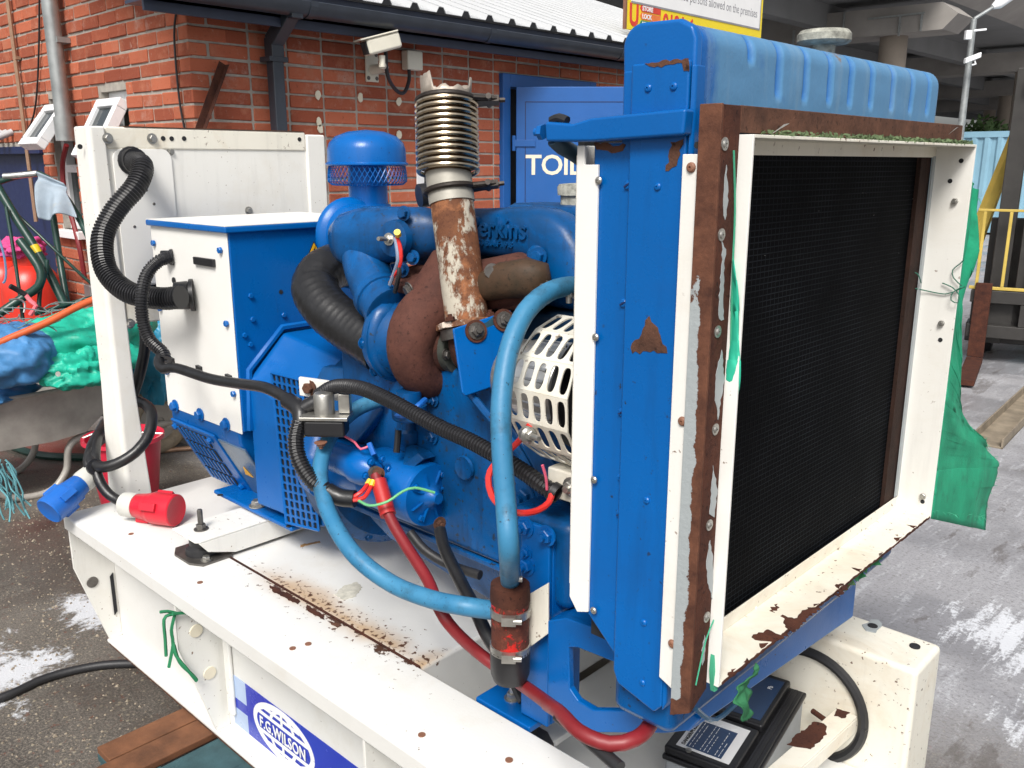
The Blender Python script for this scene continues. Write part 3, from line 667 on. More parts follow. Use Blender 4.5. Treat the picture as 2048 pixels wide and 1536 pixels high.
for i in range(14):
    a = V((-4.441,1.295,0.858)) + V(rg.uniform(-.15, .15), rg.uniform(-.1, .25), rg.uniform(-.02, .06)); pts = [a]
    for j in range(5): pts.append(pts[-1] + V(rg.uniform(-.05, .05), rg.uniform(-.02, .09), rg.uniform(-.035, .03)))
    m.hose(pts, .003, 5, .03)
m.o('netting_tangle', plain('string_grey', (.16, .20, .20), .9), label='grey string tangle lying across the blue and green sheeting', cat='string', kind='stuff')
MB().hose([(-4.257,1.158,0.782), (-4.273,1.227,0.819), (-4.249,1.414,0.885), (-4.244,1.616,0.963), (-4.231,1.909,1.037)], .017, 10).o('orange_pipe', 'orange_pipe', label='orange plastic pipe lying slantwise over the sheeting', cat='pipe')
m = MB()
for i in range(12):
    a = V((-4.019,1.091,0.346)) + V(rg.uniform(-.04, .04), rg.uniform(-.04, .04), rg.uniform(-.03, .03)); pts = [a]
    for j in range(4): pts.append(pts[-1] + V(rg.uniform(-.02, .035), rg.uniform(-.02, .03), -.04 - rg.uniform(0, .03)))
    m.hose(pts, .004, 5, .03)
m.o('rope_end', 'rope_teal', label='frayed teal rope end hanging from the wheelbarrow leg', cat='rope')

# gas bottles against the wall
def gas(loc, label):
    x_, y_, _ = loc; t = thing('gas_bottle', label, 'gas bottle', loc, 'red gas bottles by the navy door')
    MB().lathe(loc, (0, 0, 1), [(.15, 0), (.17, .03), (.178, .06), (.178, .78), (.172, .84), (.15, .90), (.11, .95), (.06, .975), (.045, .98)], 32).o('body', 'gas_red', t)
    MB().lathe((x_, y_, .96), (0, 0, 1), [(.09, 0), (.095, .12), (.085, .12), (.08, .0)], 20).o('collar', 'gas_red', t)
    MB().lathe((x_, y_, .98), (0, 0, 1), [(.02, 0), (.02, .07), (.03, .07), (.03, .10)], 12).o('valve', 'steel_dark', t)
    return t
gq = V((-6.128,1.99,0.862)); gas((gq.x, 1.99, 0), 'red gas bottle nearest the window, under the pink bag')
gas((gq.x - .40, 1.97, 0), 'red gas bottle at the left picture edge in front of the navy door')
lump('pink_bag', (gq.x + .0, 1.96, 1.07), (.11, .13, .065), 'pink_cloth', seed=21, amp=.5, fr=2.5, label='pink plastic bag tied over the top of the red gas bottle', cat='bag')

# dark green tube frame with a grey rag over its bar
tf = thing('tube_frame', 'dark green bent tube frame leaning in front of the red gas bottles', 'frame', (-7.042,2.257,0))
for i, (pts, r_) in enumerate((
    ([(-5.708,1.652,1.464), (-5.63,1.734,1.489), (-5.562,1.81,1.519), (-5.495,1.905,1.529), (-5.376,1.959,1.442), (-5.212,1.987,1.28), (-5.081,1.985,1.122), (-5.005,1.965,0.853)], .018),
    ([(-5.582,1.701,1.465), (-5.467,1.746,1.28), (-5.355,1.792,1.106), (-5.197,1.844,0.823), (-5.13,1.859,0.682)], .024),
    ([(-5.435,1.926,1.302), (-5.363,1.908,1.052), (-5.234,1.872,0.799), (-5.198,1.862,0.673)], .019),
    ([(-5.33,1.699,1.18), (-5.26,1.733,1.084), (-5.215,1.749,1.007), (-5.21,1.728,0.935), (-5.257,1.666,0.881), (-5.286,1.539,0.799), (-5.337,1.474,0.749)], .024),
    ([(-5.47,1.698,1.353), (-5.385,1.68,1.068), (-5.297,1.652,0.745)], .010),
    ([(-5.569,1.744,1.348), (-5.44,1.821,1.217), (-5.329,1.886,1.101), (-5.231,1.994,0.941), (-5.167,2.085,0.823)], .009),
    ([(-5.256,1.802,1.068), (-5.248,1.786,1.001), (-5.256,1.746,0.906), (-5.242,1.723,0.799)], .012),
    ([(-5.147,1.669,0.794), (-5.16,1.958,0.846), (-5.095,2.177,0.893)], .011))):
    MB().hose(pts, r_, 10, .04).o('tube', 'tray_steel' if i == 0 and False else 'frame_green', tf)
a, b = V((-5.375,1.784,1.139)), V((-5.352,1.792,1.098)); MB().cyl(a, b, .0255).o('tape_band', 'wire_yellow', tf)
a, b = V((-5.607,1.751,1.516)), V((-5.486,1.886,1.532)); MB().hose([a, V((-5.551,1.807,1.522)), b], .0188, 10, .03).o('worn_tube', 'aluminium', tf)
def ragf(u, v_):
    px = 73 + 60 * u + 22 * v_; 
    top = V((-5.452,1.878,1.541)).lerp(V((-5.307,1.965,1.476)), u)
    bot = V((-5.346,1.834,1.287)).lerp(V((-5.171,1.963,1.305)), u)
    dn_ = .012 * math.sin(u * 9 + v_ * 3) * v_ * 2 - (.03 * math.exp(-((v_ - .12) / .12) ** 2))
    p = top.lerp(bot, v_) + V(.66, -.7, .2) * (.035 + dn_ * 1.4) + V(0, 0, -.03 * math.sin(u * 7.5) * max(0, v_ - .6))
    return p
sheet('rag', ragf, 26, 30, 'rag', thick=.006, label='grey rag hanging over the bar of the green tube frame', cat='rag')
# bicycle parts in front of the bottles
bk = thing('bicycle_frame', 'pink bicycle fork with a black handlebar sticking out of the clutter', 'bicycle', (-5.054,1.61,0.779))
MB().hose([(-5.096,1.616,0.914), (-5.066,1.631,0.875), (-5.043,1.645,0.852), (-5.058,1.615,0.805)], .012, 8).o('fork', 'bike_pink', bk)
MB().hose([(-5.106,1.552,0.962), (-5.107,1.586,0.937), (-5.091,1.619,0.909)], .014, 8).o('grip', 'rubber', bk)
MB().hose([(-5.098,1.536,0.89), (-5.099,1.577,0.891), (-5.088,1.608,0.867), (-5.083,1.595,0.818)], .006, 6).o('brake_lever', 'aluminium', bk)
MB().hose([(-5.048,1.642,0.857), (-5.047,1.7,0.818)], .008, 6).o('stem', 'steel_dark', bk)
m = MB(); m.hose([(-5.141,1.539,1.226), (-5.101,1.542,1.125), (-5.078,1.534,1.037), (-5.075,1.522,0.994), (-5.08,1.513,0.984)], .006, 6); m.o('rope', plain('cord_blue', (.12, .2, .34), .6), label='pale blue cord with a hook hanging at the left picture edge', cat='cord')
# grey strip against wall
MB().box(-5.75, -5.66, YB - .03, YB - .012, .1, .70).o('metal_strip', 'galv', label='narrow grey metal strip standing against the brick wall below the window', cat='metal strip', bevel=.002)

# red bucket
bq = V((-3.927,1.575,0.384)); bk_ = thing('bucket', 'red plastic bucket standing behind the white post', 'bucket', (bq.x, bq.y, 0))
m = MB(); m.lathe((bq.x, bq.y, 0), (0, 0, 1), [(.10, 0), (.115, .02), (.158, bq.z - .03), (.162, bq.z), (.175, bq.z + .004), (.176, bq.z - .012), (.17, bq.z - .014), (.165, bq.z - .004)], 32, False); m.o('pail', 'bucket_red', bk_, solid=.003)
MB().lathe((bq.x, bq.y, .004), (0, 0, 1), [(.10, 0), (.10, .01)], 24).o('base', 'bucket_red', bk_)
MB().hose([(bq.x - .10, bq.y - .145, bq.z), (bq.x - .06, bq.y - .05, bq.z + .02), (bq.x + .10, bq.y + .145, bq.z)], .005, 6).o('handle', 'zinc', bk_)
# teal covered drum behind
td = thing('covered_drum', 'dark teal sheet over a drum behind the white post', 'drum', (-4.919,2.214,0)); q = WL[td.name]
MB().lathe((q.x - .25, q.y + .18, 0), (0, 0, 1), [(.28, 0), (.29, .02), (.29, .62), (.28, .66), (.05, .68)], 28).o('drum', plain('drum_teal', (.012, .075, .10), .5), td)
lump('cover', (q.x - .22, q.y + .20, .80), (.34, .34, .30), 'teal_tarp', td, seed=31, amp=.35, fr=1.6)
lump('teal_sheeting', (-4.748,2.097,0.53), (.22, .16, .22), 'teal_tarp', seed=37, amp=.5, fr=1.8, label='light blue sheeting draped behind the white cover of the alternator', cat='plastic sheet')
MB().hose([(-4.732,2.009,0.015), (-4.649,2.173,0.015), (-4.547,2.333,0.015), (-4.426,2.55,0.015)], .014, 8).o('ground_pipe', 'copper_pipe', label='thin tan pipe lying on the ground behind the rail', cat='pipe')
MB().hose([(-6.026,1.5,0.02), (-5.185,1.56,0.02), (-4.852,1.756,0.02)], .022, 8).o('ground_tube', 'frame_green', label='dark tube lying on the ground under the wheelbarrow', cat='tube')
# black cable on the wet tarmac
MB().hose([(-2.821,0.51,0.014), (-2.758,0.654,0.014), (-2.769,0.787,0.014), (-2.733,0.911,0.014), (-2.654,1.014,0.014), (-2.463,1.182,0.014)], .0135, 10).o('ground_cable', 'cable_black', label='black rubber cable running over the wet tarmac beside the pallet', cat='cable')

# loose grit on the worn tarmac
rg = random.Random(77); gm = MB()
for i in range(5200):
    x_ = rg.uniform(-4.6, -1.7); y_ = rg.uniform(.0, 1.9) ; s_ = rg.uniform(.0018, .006) * (1.6 if rg.random() < .06 else 1); an = rg.uniform(0, 6.28)
    if y_ > .95 and x_ > -2.6: continue
    px, py, dd = pix((x_, y_, 0))
    if not (-40 < px < 560 and py < 1600): continue
    u = V(math.cos(an), math.sin(an), 0) * s_; v_ = V(-math.sin(an), math.cos(an), 0) * s_ * rg.uniform(.5, 1); h_ = V(0, 0, s_ * rg.uniform(.5, .9)); c_ = V(x_, y_, 0)
    b0 = len(gm.v); gm.v += [c_ - u, c_ - v_, c_ + u * .9, c_ + v_, c_ + h_ + u * .3, c_ + h_ - u * .3]; gm.f += [(b0, b0 + 1, b0 + 5), (b0 + 1, b0 + 4, b0 + 5), (b0 + 1, b0 + 2, b0 + 4), (b0 + 2, b0 + 3, b0 + 4), (b0 + 3, b0 + 5, b0 + 4), (b0 + 3, b0, b0 + 5)]
gm.o('grit', plain('grit_mat', (.24, .20, .15), .85, var=.6, scale=60), kind='stuff', label='loose grit and small stones scattered on the tarmac', cat='grit', smooth=False)
# pallet under the set
pal = thing('pallet', 'weathered pallet of orange and teal painted boards under the generator base', 'pallet', (-1.95, 1.35, 0))
def board(x0, x1, mat, y0=.52, y1=2.1, z0=.118, z1=.138, sk=0):
    m = MB(); m.hexa([(x0 + sk, y0, z0), (x1 + sk, y0, z0), (x1, y1, z0), (x0, y1, z0), (x0 + sk, y0, z1), (x1 + sk, y0, z1), (x1, y1, z1), (x0, y1, z1)]); return m.o('board', mat, pal, bevel=.003)
xb = -2.12
for i, (wd, mat, y0) in enumerate(((.075, 'wood_orange', .70), (.085, 'wood_orange', .62), (.14, 'wood_teal', .66), (.14, 'wood_teal', .72), (.14, 'wood_teal', .68), (.1, 'wood_teal', .7), (.14, 'wood_orange', .68))):
    board(xb, xb + wd, mat, y0, 2.05, sk=random.uniform(-.02, .02)); xb += wd + (.006 if i < 3 else .035)
for yy in (.70, 1.3, 1.95):
    MB().box(-2.13, -1.2, yy, yy + .09, .095, .117).o('stringer', 'wood_teal' if yy < 1 else 'wood_orange', pal, bevel=.002)
    for xx in (-2.12, -1.72, -1.3): MB().box(xx, xx + .10, yy, yy + .09, .016, .0945).o('block', 'wood_teal', pal, bevel=.003)
    MB().box(-2.13, -1.2, yy, yy + .09, .001, .0155).o('runner', 'wood_orange', pal, bevel=.002)
pal2 = thing('pallet', 'second pallet under the radiator end of the generator base', 'pallet', (-.85, 1.35, 0))
for i in range(6): MB().box(-1.12 + i * .13, -1.01 + i * .13, .72, 2.05, .118, .138).o('board', 'wood_teal', pal2, bevel=.003)
for yy in (.75, 1.3, 1.95): MB().box(-1.12, -.38, yy, yy + .09, 0, .1175).o('stringer', 'wood_orange', pal2, bevel=.003)

# =====================================================================
# RIGHT BACKGROUND: viaduct, container, mast camera, forklift, channel
# =====================================================================
vd = thing('viaduct', 'concrete motorway viaduct on round columns crossing behind the yard', 'bridge', (-20, 45, 0))
ZD = 7.75
MB().box(-42, -13.1, 2, 190, ZD + .02, ZD + 1.2).o('deck', 'steel_beam', vd, smooth=False)
m = MB(); m.box(-13.1, -12.0, 2, 190, ZD + .65, ZD + 1.25); m.prism([(-13.1, 2, ZD + .02), (-12.0, 2, ZD + .62), (-12.0, 2, ZD + 1.2), (-13.1, 2, ZD + 1.2)], (0, 188, 0)); m.box(-12.3, -12.0, 2, 190, ZD + 1.25, ZD + 2.1); m.o('parapet', 'concrete_far', vd, smooth=False)
for i in range(5): MB().box(-17.5 - i * 5, -16.9 - i * 5, 2, 190, ZD - .9, ZD + .01).o('girder', 'steel_beam', vd, smooth=False)
for Y0 in (37.2, 56, 75, 94):
    m = MB(); m.prism([(-40, Y0 - .9, ZD - .02), (-12.5, Y0 - .9, ZD - .4), (-11.9, Y0 - .9, ZD - .85), (-12.4, Y0 - .9, ZD - 1.35), (-40, Y0 - .9, ZD - 1.35)], (0, 1.8, 0)); m.o('crossbeam', 'concrete_far', vd, smooth=False)
    for xx in (-14.5, -20.5, -27, -33.5):
        MB().cyl((xx, Y0, 0), (xx, Y0, ZD - 1.34), .52, n=24).o('column', plain('column_brown', (.26, .22, .18), .85, var=.2, scale=.4, bump=0) if 'column_brown' not in M else 'column_brown', vd)
m = MB()
for (a, b, z0, z1) in ((-18.3, -18.22, 4.6, 6.9), (-16.2, -16.15, 6.5, 7.4), (-14.0, -13.94, 6.3, 7.0), (-13.2, -13.14, 6.4, 7.0)): m.box(a, b, 36.22, 36.29, z0, z1)
m.box(-15.2, -13.1, 36.22, 36.29, 7.0, 7.06); m.o('drain_pipe', 'galv', vd, smooth=False)
MB().box(-60, 20, 110, 111, 0, 5.0).o('boundary_wall', 'steel_beam', label='long grey wall far behind the viaduct columns', cat='wall', smooth=False)
# far shrubs
def bush(loc, r_, seed, label):
    t = thing('bush', label, 'bush', (loc[0], loc[1], 0), 'far shrubs under the viaduct'); rg = random.Random(seed); m = MB()
    for i in range(900):
        d = V(rg.gauss(0, 1), rg.gauss(0, 1), rg.gauss(0, 1)).normalized() * r_ * rg.uniform(.55, 1.05); c_ = V(loc[0], loc[1], r_ * .9) + V(d.x, d.y, d.z * .9)
        u = V(rg.uniform(-1, 1), rg.uniform(-1, 1), rg.uniform(-1, 1)).normalized(); v_ = u.orthogonal().normalized(); s_ = r_ * .11
        m.quad(c_ - u * s_, c_ + v_ * s_ * .5, c_ + u * s_, c_ - v_ * s_ * .5)
    m.o('leaves', 'tree_green', t, smooth=False); MB().cyl((loc[0], loc[1], 0), (loc[0], loc[1], r_), .12, .05, 8).o('trunk', 'brown_cover', t)
bush((-17.896,61.713,3.344), 2.4, 1, 'green shrub showing between the viaduct columns')
# container
ct = thing('shipping_container', 'pale blue ribbed shipping container behind the forklift', 'container', (-6.018,22.289,0)); q = WL[ct.name]
cx0, cx1, cy0, cy1, ch = q.x - 2.5, q.x + 2.4, q.y, q.y + 6, 2.25
MB().box(cx0 + .05, cx1 - .05, cy0 + .05, cy1 - .05, .12, ch).o('body', 'container_blue', ct, smooth=False)
m = MB(); i = cx0 + .15
while i < cx1 - .2: m.prism([(i, cy0 + .05, .15), (i + .05, cy0 + .005, .15), (i + .13, cy0 + .005, .15), (i + .18, cy0 + .05, .15)], (0, 0, ch - .25)); i += .27
m.o('corrugation', 'container_blue', ct, smooth=False)
m = MB(); m.box(cx0, cx1, cy0, cy0 + .12, ch - .1, ch + .03); m.box(cx0, cx1, cy0, cy0 + .12, .05, .2); [m.box(a, a + .14, cy0, cy0 + .12, .2001, ch - .1001) for a in (cx0, cx1 - .14)]; m.o('frame', 'container_blue', ct, smooth=False)
for a in (.8, 1.4, 3.3, 4.0): MB().cyl((cx0 + a, cy0 - .03, .2), (cx0 + a, cy0 - .03, ch - .1), .022, n=8).o('lock_rod', 'galv', ct)
# pole with lamp and cameras
pq = V((-6.181,20.634,0)); pt_ = V((-6.646,21.146,4.615)); ps = 18.6
pl = thing('camera_pole', 'tall grey pole with a lamp arm and white yard cameras', 'pole', (pq.x, pq.y, 0))
top = V((-6.609,21.153,4.533)); MB().cyl((top.x, top.y, 0), top, .09, .06, 12).o('mast', 'galv', pl)
MB().tube([top, V((-6.366,21.463,4.768)), V((-6.198,21.668,4.901))], .035, 8).o('lamp_arm', 'galv', pl)
m = MB(); a, b = V((-6.368,21.465,4.778)), V((-6.101,21.795,5.003)); m.tube([a, a.lerp(b, .3), b], [.05, .11, .08], 10); m.o('lamp', 'upvc', pl)
c_ = V((-6.425,20.761,3.713)); rt = V(.727, .687, 0); m = MB(); m.obox(c_, rt + V(0, 0, .38), (.687, -.727, 0), (0, 0, 1), .17, .055, .055); m.o('camera_body', 'upvc', pl, bevel=.02)
m = MB(); m.tube([c_ + rt * .05 - V(0, 0, .05), c_ + rt * .08 - V(0, 0, .12), c_ - V(0, 0, .14)], .02, 8); m.o('camera_bracket', 'upvc', pl)
c_ = V((-6.573,20.781,4.178)); MB().obox(c_, rt, (.687, -.727, 0), (0, 0, 1), .06, .05, .09).o('control_box', 'upvc', pl, bevel=.01)
c_ = V((-6.409,20.971,4.279)); MB().obox(c_, rt + V(0, 0, .1), (.687, -.727, 0), (0, 0, 1), .13, .02, .02).o('antenna', 'upvc', pl, bevel=.005)
# forklift facing the camera
fq = V((-2.096,7.86,0.507)); fl = thing('forklift', 'yellow forklift with dark mast and raised load guard parked in the yard', 'forklift', (fq.x + .45, fq.y + .3, 0))
bk = (V(-.687, .727, 0) * .86 + V(.727, .687, 0) * .51).normalized(); rt = V(bk.y, -bk.x, 0); zz = V(0, 0, 1); F0 = V((-2.038,7.778,0.522)); F0.z = 0
def fb(m, a0, a1, d0, d1, z0, z1): c_ = F0 + rt * (a0 + a1) / 2 + bk * (d0 + d1) / 2 + zz * (z0 + z1) / 2; return m.obox(c_, rt, bk, zz, abs(a1 - a0) / 2, abs(d1 - d0) / 2, abs(z1 - z0) / 2)
m = MB(); [fb(m, a, a + .13, .12, .30, .15, 2.30) for a in (-.04, .86)]; fb(m, .131, .859, .14, .28, 2.16, 2.26); fb(m, .131, .859, .16, .26, .25, .36); [fb(m, a, a + .10, .16, .26, .3, 2.0) for a in (.24, .62)]; fb(m, .3, .7, .3, .34, .4, 1.9); ms = m.o('mast', 'forklift_black', fl, bevel=.006)
m = MB(); [fb(m, a, a + .07, .05, .20, .30, 2.12) for a in (.145, .775)]; m.o('inner_mast', 'forklift_black', ms, bevel=.006)
for a in (.09, .90): c_ = F0 + rt * a + bk * .10 + zz * 2.19; MB().cyl(c_ - rt * .05, c_ + rt * .05, .07).o('mast_roller', 'forklift_black', ms)
m = MB(); fb(m, -.16, 1.16, -.04, .04, .50, .60); fb(m, -.16, 1.16, -.04, .04, .22, .32); [fb(m, a, a + .06, -.035, .035, .321, .499) for a in (.2, .45, .7)]; fb(m, -.15, 1.15, .05, .10, .30, .62); m.o('carriage', 'forklift_black', fl, bevel=.005)
for a in (-.13, 1.0):
    m = MB(); fb(m, a, a + .12, -.085, -.041, .06, .66); fb(m, a, a + .12, -1.0, -.086, .02, .06); m.o('fork', 'rust_dark', fl, bevel=.004)
m = MB(); fb(m, -.18, 1.18, -.03, -.008, .605, .63); fb(m, -.18, 1.18, -.03, -.008, 1.22, 1.24); gd = m.o('load_guard', 'forklift_yellow', fl, bevel=.004)
for i in range(8): fb(MB(), -.14 + i * .182, -.116 + i * .182, -.03, -.008, .6301, 1.2199).o('guard_bar', 'forklift_yellow', gd, bevel=.004)
m = MB(); fb(m, .18, 1.05, .55, 2.2, .25, 1.05); fb(m, .2, 1.02, 1.7, 2.4, .35, 1.25); m.o('body', 'forklift_yellow', fl, bevel=.05, seg=3)
m = MB()
for a in (.34, .96):
    p0 = F0 + rt * a + bk * .55 + zz * 1.0; p1 = F0 + rt * (a + .05) + bk * .95 + zz * 2.05; m.tube([p0, p1], .045, 8); m.tube([F0 + rt * a + bk * 1.9 + zz * 1.2, F0 + rt * a + bk * 1.8 + zz * 2.05], .04, 8); m.tube([p1, F0 + rt * a + bk * 1.8 + zz * 2.05], .04, 8)
for i in range(5): fb(m, .36, 1.0, .98 + i * .19, 1.02 + i * .19, 2.03, 2.08)
m.o('overhead_guard', 'forklift_black', fl)
m = MB(); a, b = F0 + rt * -.26 + bk * .5 + zz * .72, F0 + rt * .02 + bk * .62 + zz * 1.95; m.tube([a, a.lerp(b, .5), b], [.075, .06, .045], 6); m.o('cover_panel', 'forklift_yellow', fl)
m = MB(); fb(m, -.1, 1.1, .43, .50, .2, 1.15); m.o('dash_plate', 'forklift_black', fl, bevel=.01)
m = MB(); fb(m, -.18, 1.18, .2, .42, .14, .30); m.o('front_axle', 'forklift_black', fl, bevel=.01)
for a, d in ((-.10, .55), (1.0, .55), (.0, 1.95), (.92, 1.95)):
    c_ = F0 + rt * (a + .05) + bk * d + zz * .28; MB().lathe(c_ - rt * .09, rt, [(.15, 0), (.27, .02), (.28, .06), (.28, .12), (.27, .16), (.15, .18)], 24).o('wheel', 'rubber', fl)
# steel channel lying on the concrete
a, b = V((-1.351,5.418,0)), V((-1.448,6.935,0)); d = (b - a).normalized(); s_ = V(-d.y, d.x, 0)
m = MB(); m.obox((a + b) / 2 + V(0, 0, .006), d, s_, (0, 0, 1), (b - a).length / 2, .085, .005); [m.obox((a + b) / 2 + s_ * q_ * .08 + V(0, 0, .032), d, s_, (0, 0, 1), (b - a).length / 2, .005, .03) for q_ in (-1, 1)]
m.o('steel_channel', plain('channel_mat', (.23, .19, .14), .7, var=.4, scale=9), label='rusty steel channel lying on the concrete near the forklift', cat='steel channel', bevel=.001)

# =====================================================================
# GENERATOR SET
# =====================================================================
G = thing('generator_set', 'blue and white diesel generator set with open radiator, on a white steel base', 'generator', (-1.55, 1.357, .14))
NX, NY, NZ = (1, 0, 0), (0, -1, 0), (0, 0, 1)
UX, UY, UZ = (1, 0, 0), (0, 1, 0), (0, 0, 1)
# white base paint: rust gathers along the deck seam and the deck end, fine specks all over
k = NT('white_base')
x, y, z = k.xyz()
c = k.mix(k.step(k.noise(2.4, 5, .6), .3, .7), (.66, .655, .625), (.745, .74, .715))
c = k.mix(k.math('MULTIPLY', k.step(k.noise(6, 8, .7), .55, .8), .35), c, (.52, .46, .36))
seam = k.step(k.math('ABSOLUTE', k.math('SUBTRACT', y, 1.06)), .10, 0.0)
along = k.math('MULTIPLY', k.step(x, -2.05, -1.75), k.step(x, -1.1, -1.35))
up_ = k.step(z, .56, .58)
end_ = k.math('MULTIPLY', k.math('MULTIPLY', k.step(x, -1.40, -1.26), k.step(x, -1.235, -1.25)), k.step(y, 1.03, 1.045))
edge = k.math('MAXIMUM', k.math('MULTIPLY', seam, along), k.math('MULTIPLY', k.math('MULTIPLY', end_, k.step(y, 1.20, 1.06)), 1.0))
edge = k.math('MULTIPLY', edge, up_)
st = k.math('MULTIPLY', k.step(k.math('ADD', k.noise(4, 6, .6), k.math('MULTIPLY', edge, .42)), .60, .85), edge)
c = k.mix(k.math('MULTIPLY', st, .75), c, (.46, .27, .10))
sp = k.step(k.math('ADD', k.noise(75, 4, .6), k.math('MULTIPLY', edge, .165)), .70, .73)
c = k.mix(sp, c, (.10, .045, .022))
big = k.step(k.math('ADD', k.noise(20, 7, .65), k.math('MULTIPLY', k.math('MULTIPLY', k.step(k.math('ABSOLUTE', k.math('SUBTRACT', y, 1.035)), .035, .0), along), .22)), .74, .76)
c = k.mix(k.math('MULTIPLY', big, up_), c, (.075, .035, .02))
k.bump(k.noise(180, 3, .5), .08, .004); M['white_base'] = k.out(c, .42, 0, .5)

# ---- base frame
ZR = .59; x0, x1 = -2.62, -.42
m = MB()
m.prism([(x0, .852, ZR - .004), (x0, .858, ZR), (x0, 1.04, ZR), (x0, 1.04, ZR - .012), (x0, .862, ZR - .012), (x0, .862, ZR - .045), (x0, .852, ZR - .045)], (x1 - x0, 0, 0))
m.box(x0 + .01, x1, .975, .983, .152, ZR - .0125)
m.prism([(x0 + .0, .932, .152), (x0, .932, .140), (x0, 1.04, .140), (x0, 1.04, .152)], (x1 - x0, 0, 0))
rail = m.o('base_rail', 'white_base', G, bevel=.004, label='white near side rail with maker decal and twine')
m = MB(); m.box(x0, -1.245, 1.043, 1.72, .33, ZR - .003); deck = m.o('fuel_tank_deck', 'white_base', G, bevel=.01)
MB().box(-2.03, -1.246, 1.0395, 1.0445, ZR - .02, ZR + .0008).o('seam', 'rust_dark', G, smooth=False)
m = MB(); m.box(-1.243, -.46, 1.043, 1.719, .30, .315); m.box(-1.243, -.5, 1.0405, 1.048, .316, ZR - .0125); m.box(-1.16, -.98, 1.049, 1.22, .47, .485); m.o('front_floor', 'white_base', G, bevel=.004)
m = MB(); m.box(x0, -.497, 1.7205, 1.866, .145, ZR); rr_ = m.o('far_rail', 'white_old', G, bevel=.012, seg=3)
hc_ = V(-.715, 1.72, .42)
m = MB(); tor = [hc_ + V(math.cos(t) * .125, -.004, math.sin(t) * .125) for t in (2 * math.pi * i / 48 for i in range(49))]; m.tube(tor, .0115, 8, False); m.o('rubber_edging', 'rubber', rr_)
MB().lathe(hc_ + V(0, .003, 0), (0, -1, 0), [(.12, 0), (.12, .006)], 40).o('access_cover', 'white_old', rr_)
for p_ in ((-0.537,1.817,0.592), (-0.636,1.839,0.592)):
    MB().lathe(V(p_) - V(0, 0, .003), NZ, [(.011, 0), (.011, .004), (.0105, .0045)], 16).o('bolt_hole', 'dark_inside', rr_)
q = V((-0.637,1.841,0.591)); patch([q + V(math.cos(t) * .018, math.sin(t) * .034, 0) for t in (i * .785 for i in range(8))], NZ, 'grey_paint', rr_, 'bare_patch', .0012, .005, .012, 3)
def gusset(xg, slot):
    m = MB(); m.prism([(xg, .858, ZR - .05), (xg, .858, .42), (xg, .936, .152), (xg, .975, .152), (xg, .975, ZR - .05)], (.008, 0, 0)); g_ = m.o('gusset', 'white', rail, bevel=.002)
    return g_
g0 = gusset(-2.612, 1); g1 = gusset(-1.952, 0); gusset(-1.20, 0)
for xg, zz_, yy, mt in ((-2.603, .52, .895, 'white_old'), (-2.603, .36, .905, 'white_old'), (-1.943, .455, .905, 'lettering_cream'), (-1.943, .325, .93, 'lettering_cream')):
    MB().lathe((xg - .001, yy, zz_), NX, [(.017, 0), (.017, .0025), (.0165, .003)], 20).o('plate_hole', mt if mt != 'white_old' else 'steel_dark', rail)
m = MB(); m.prism([(-2.603, .957, .36), (-2.603, .967, .37), (-2.603, .967, .24), (-2.603, .957, .23)], (.003, 0, 0)); m.o('slot', 'dark_inside', rail, smooth=False)
MB().box(-1.93, -1.90, .962, .9745, .20, .42).o('strap_tab', 'white', rail, bevel=.006)
rg = random.Random(5)
for i, (a, b) in enumerate(((262, 1068), (400, 1165), (585, 1297), (616, 1288), (843, 1470), (1018, 1536))):
    q = V({0: (-2.334,0.928,0.591), 1: (-1.921,0.916,0.591), 2: (-1.494,0.902,0.591), 3: (-1.485,0.935,0.591), 4: (-1.073,0.898,0.591), 5: (-0.911,0.956,0.591)}[i]); MB().lathe(q - V(0, 0, .002), NZ, [(.007, 0), (.007, .0028)], 12).o('bolt_hole', 'brown_cover', rail)
# decal on the web
yd = .9745; dz0, dz1 = .196, .395; dx0 = -1.87
dq = V((-1.917,0.975,0.317)); dq2 = V((-1.906,0.975,0.171)); dx0 = dq.x; dz1 = dq.z; dz0 = dq2.z; dH = dz1 - dz0
def dbox(a, b, c_, d_, mat, name, lift=.0): return MB().box(dx0 + a, dx0 + b, yd - .0012 - lift, yd - .0002, dz0 + c_, dz0 + d_).o(name, mat, rail, smooth=False)
dbox(0, .07, .56 * dH, dH, 'decal_pale', 'decal_block'); dbox(0, .07, 0, .36 * dH, 'decal_pale', 'decal_block'); dbox(0, .07, .361 * dH, .559 * dH, 'decal_blue', 'decal_block')
dbox(.0701, .56, 0, dH, 'decal_blue', 'decal'); dbox(.5601, .80, 0, dH, 'decal_pale', 'decal_block')
ec = V(dx0 + .235, yd - .002, dz0 + dH * .5); ra, rb = .125, dH * .44
def ell(f, a0=0, a1=2 * math.pi, n=48): return [ec + V(math.cos(t) * ra * f[0], 0, math.sin(t) * rb * f[1]) for t in (a0 + (a1 - a0) * i / n for i in range(n + 1))]
def strip(pts, w_, lift):
    m = MB(); L_, R_ = [], []
    for i, p_ in enumerate(pts):
        d_ = (pts[min(i + 1, len(pts) - 1)] - pts[max(i - 1, 0)]).normalized(); n_ = V(-d_.z, 0, d_.x); L_.append(p_ + n_ * w_); R_.append(p_ - n_ * w_)
    for q_ in L_ + R_: q_.y = yd - .0013 - lift
    for i in range(len(pts) - 1): m.quad(L_[i], L_[i + 1], R_[i + 1], R_[i]); m.f[-1] = m.f[-1]
    return m.o('decal_emblem', 'sign_white', rail, smooth=False, solid=.0003)
strip(ell((1, 1)), .0085, .0004)
for f_, a0, a1 in ((.45, 28, 152), (.45, 208, 332)): strip(ell((f_, .98), R(a0), R(a1), 30), .0052, .0008)
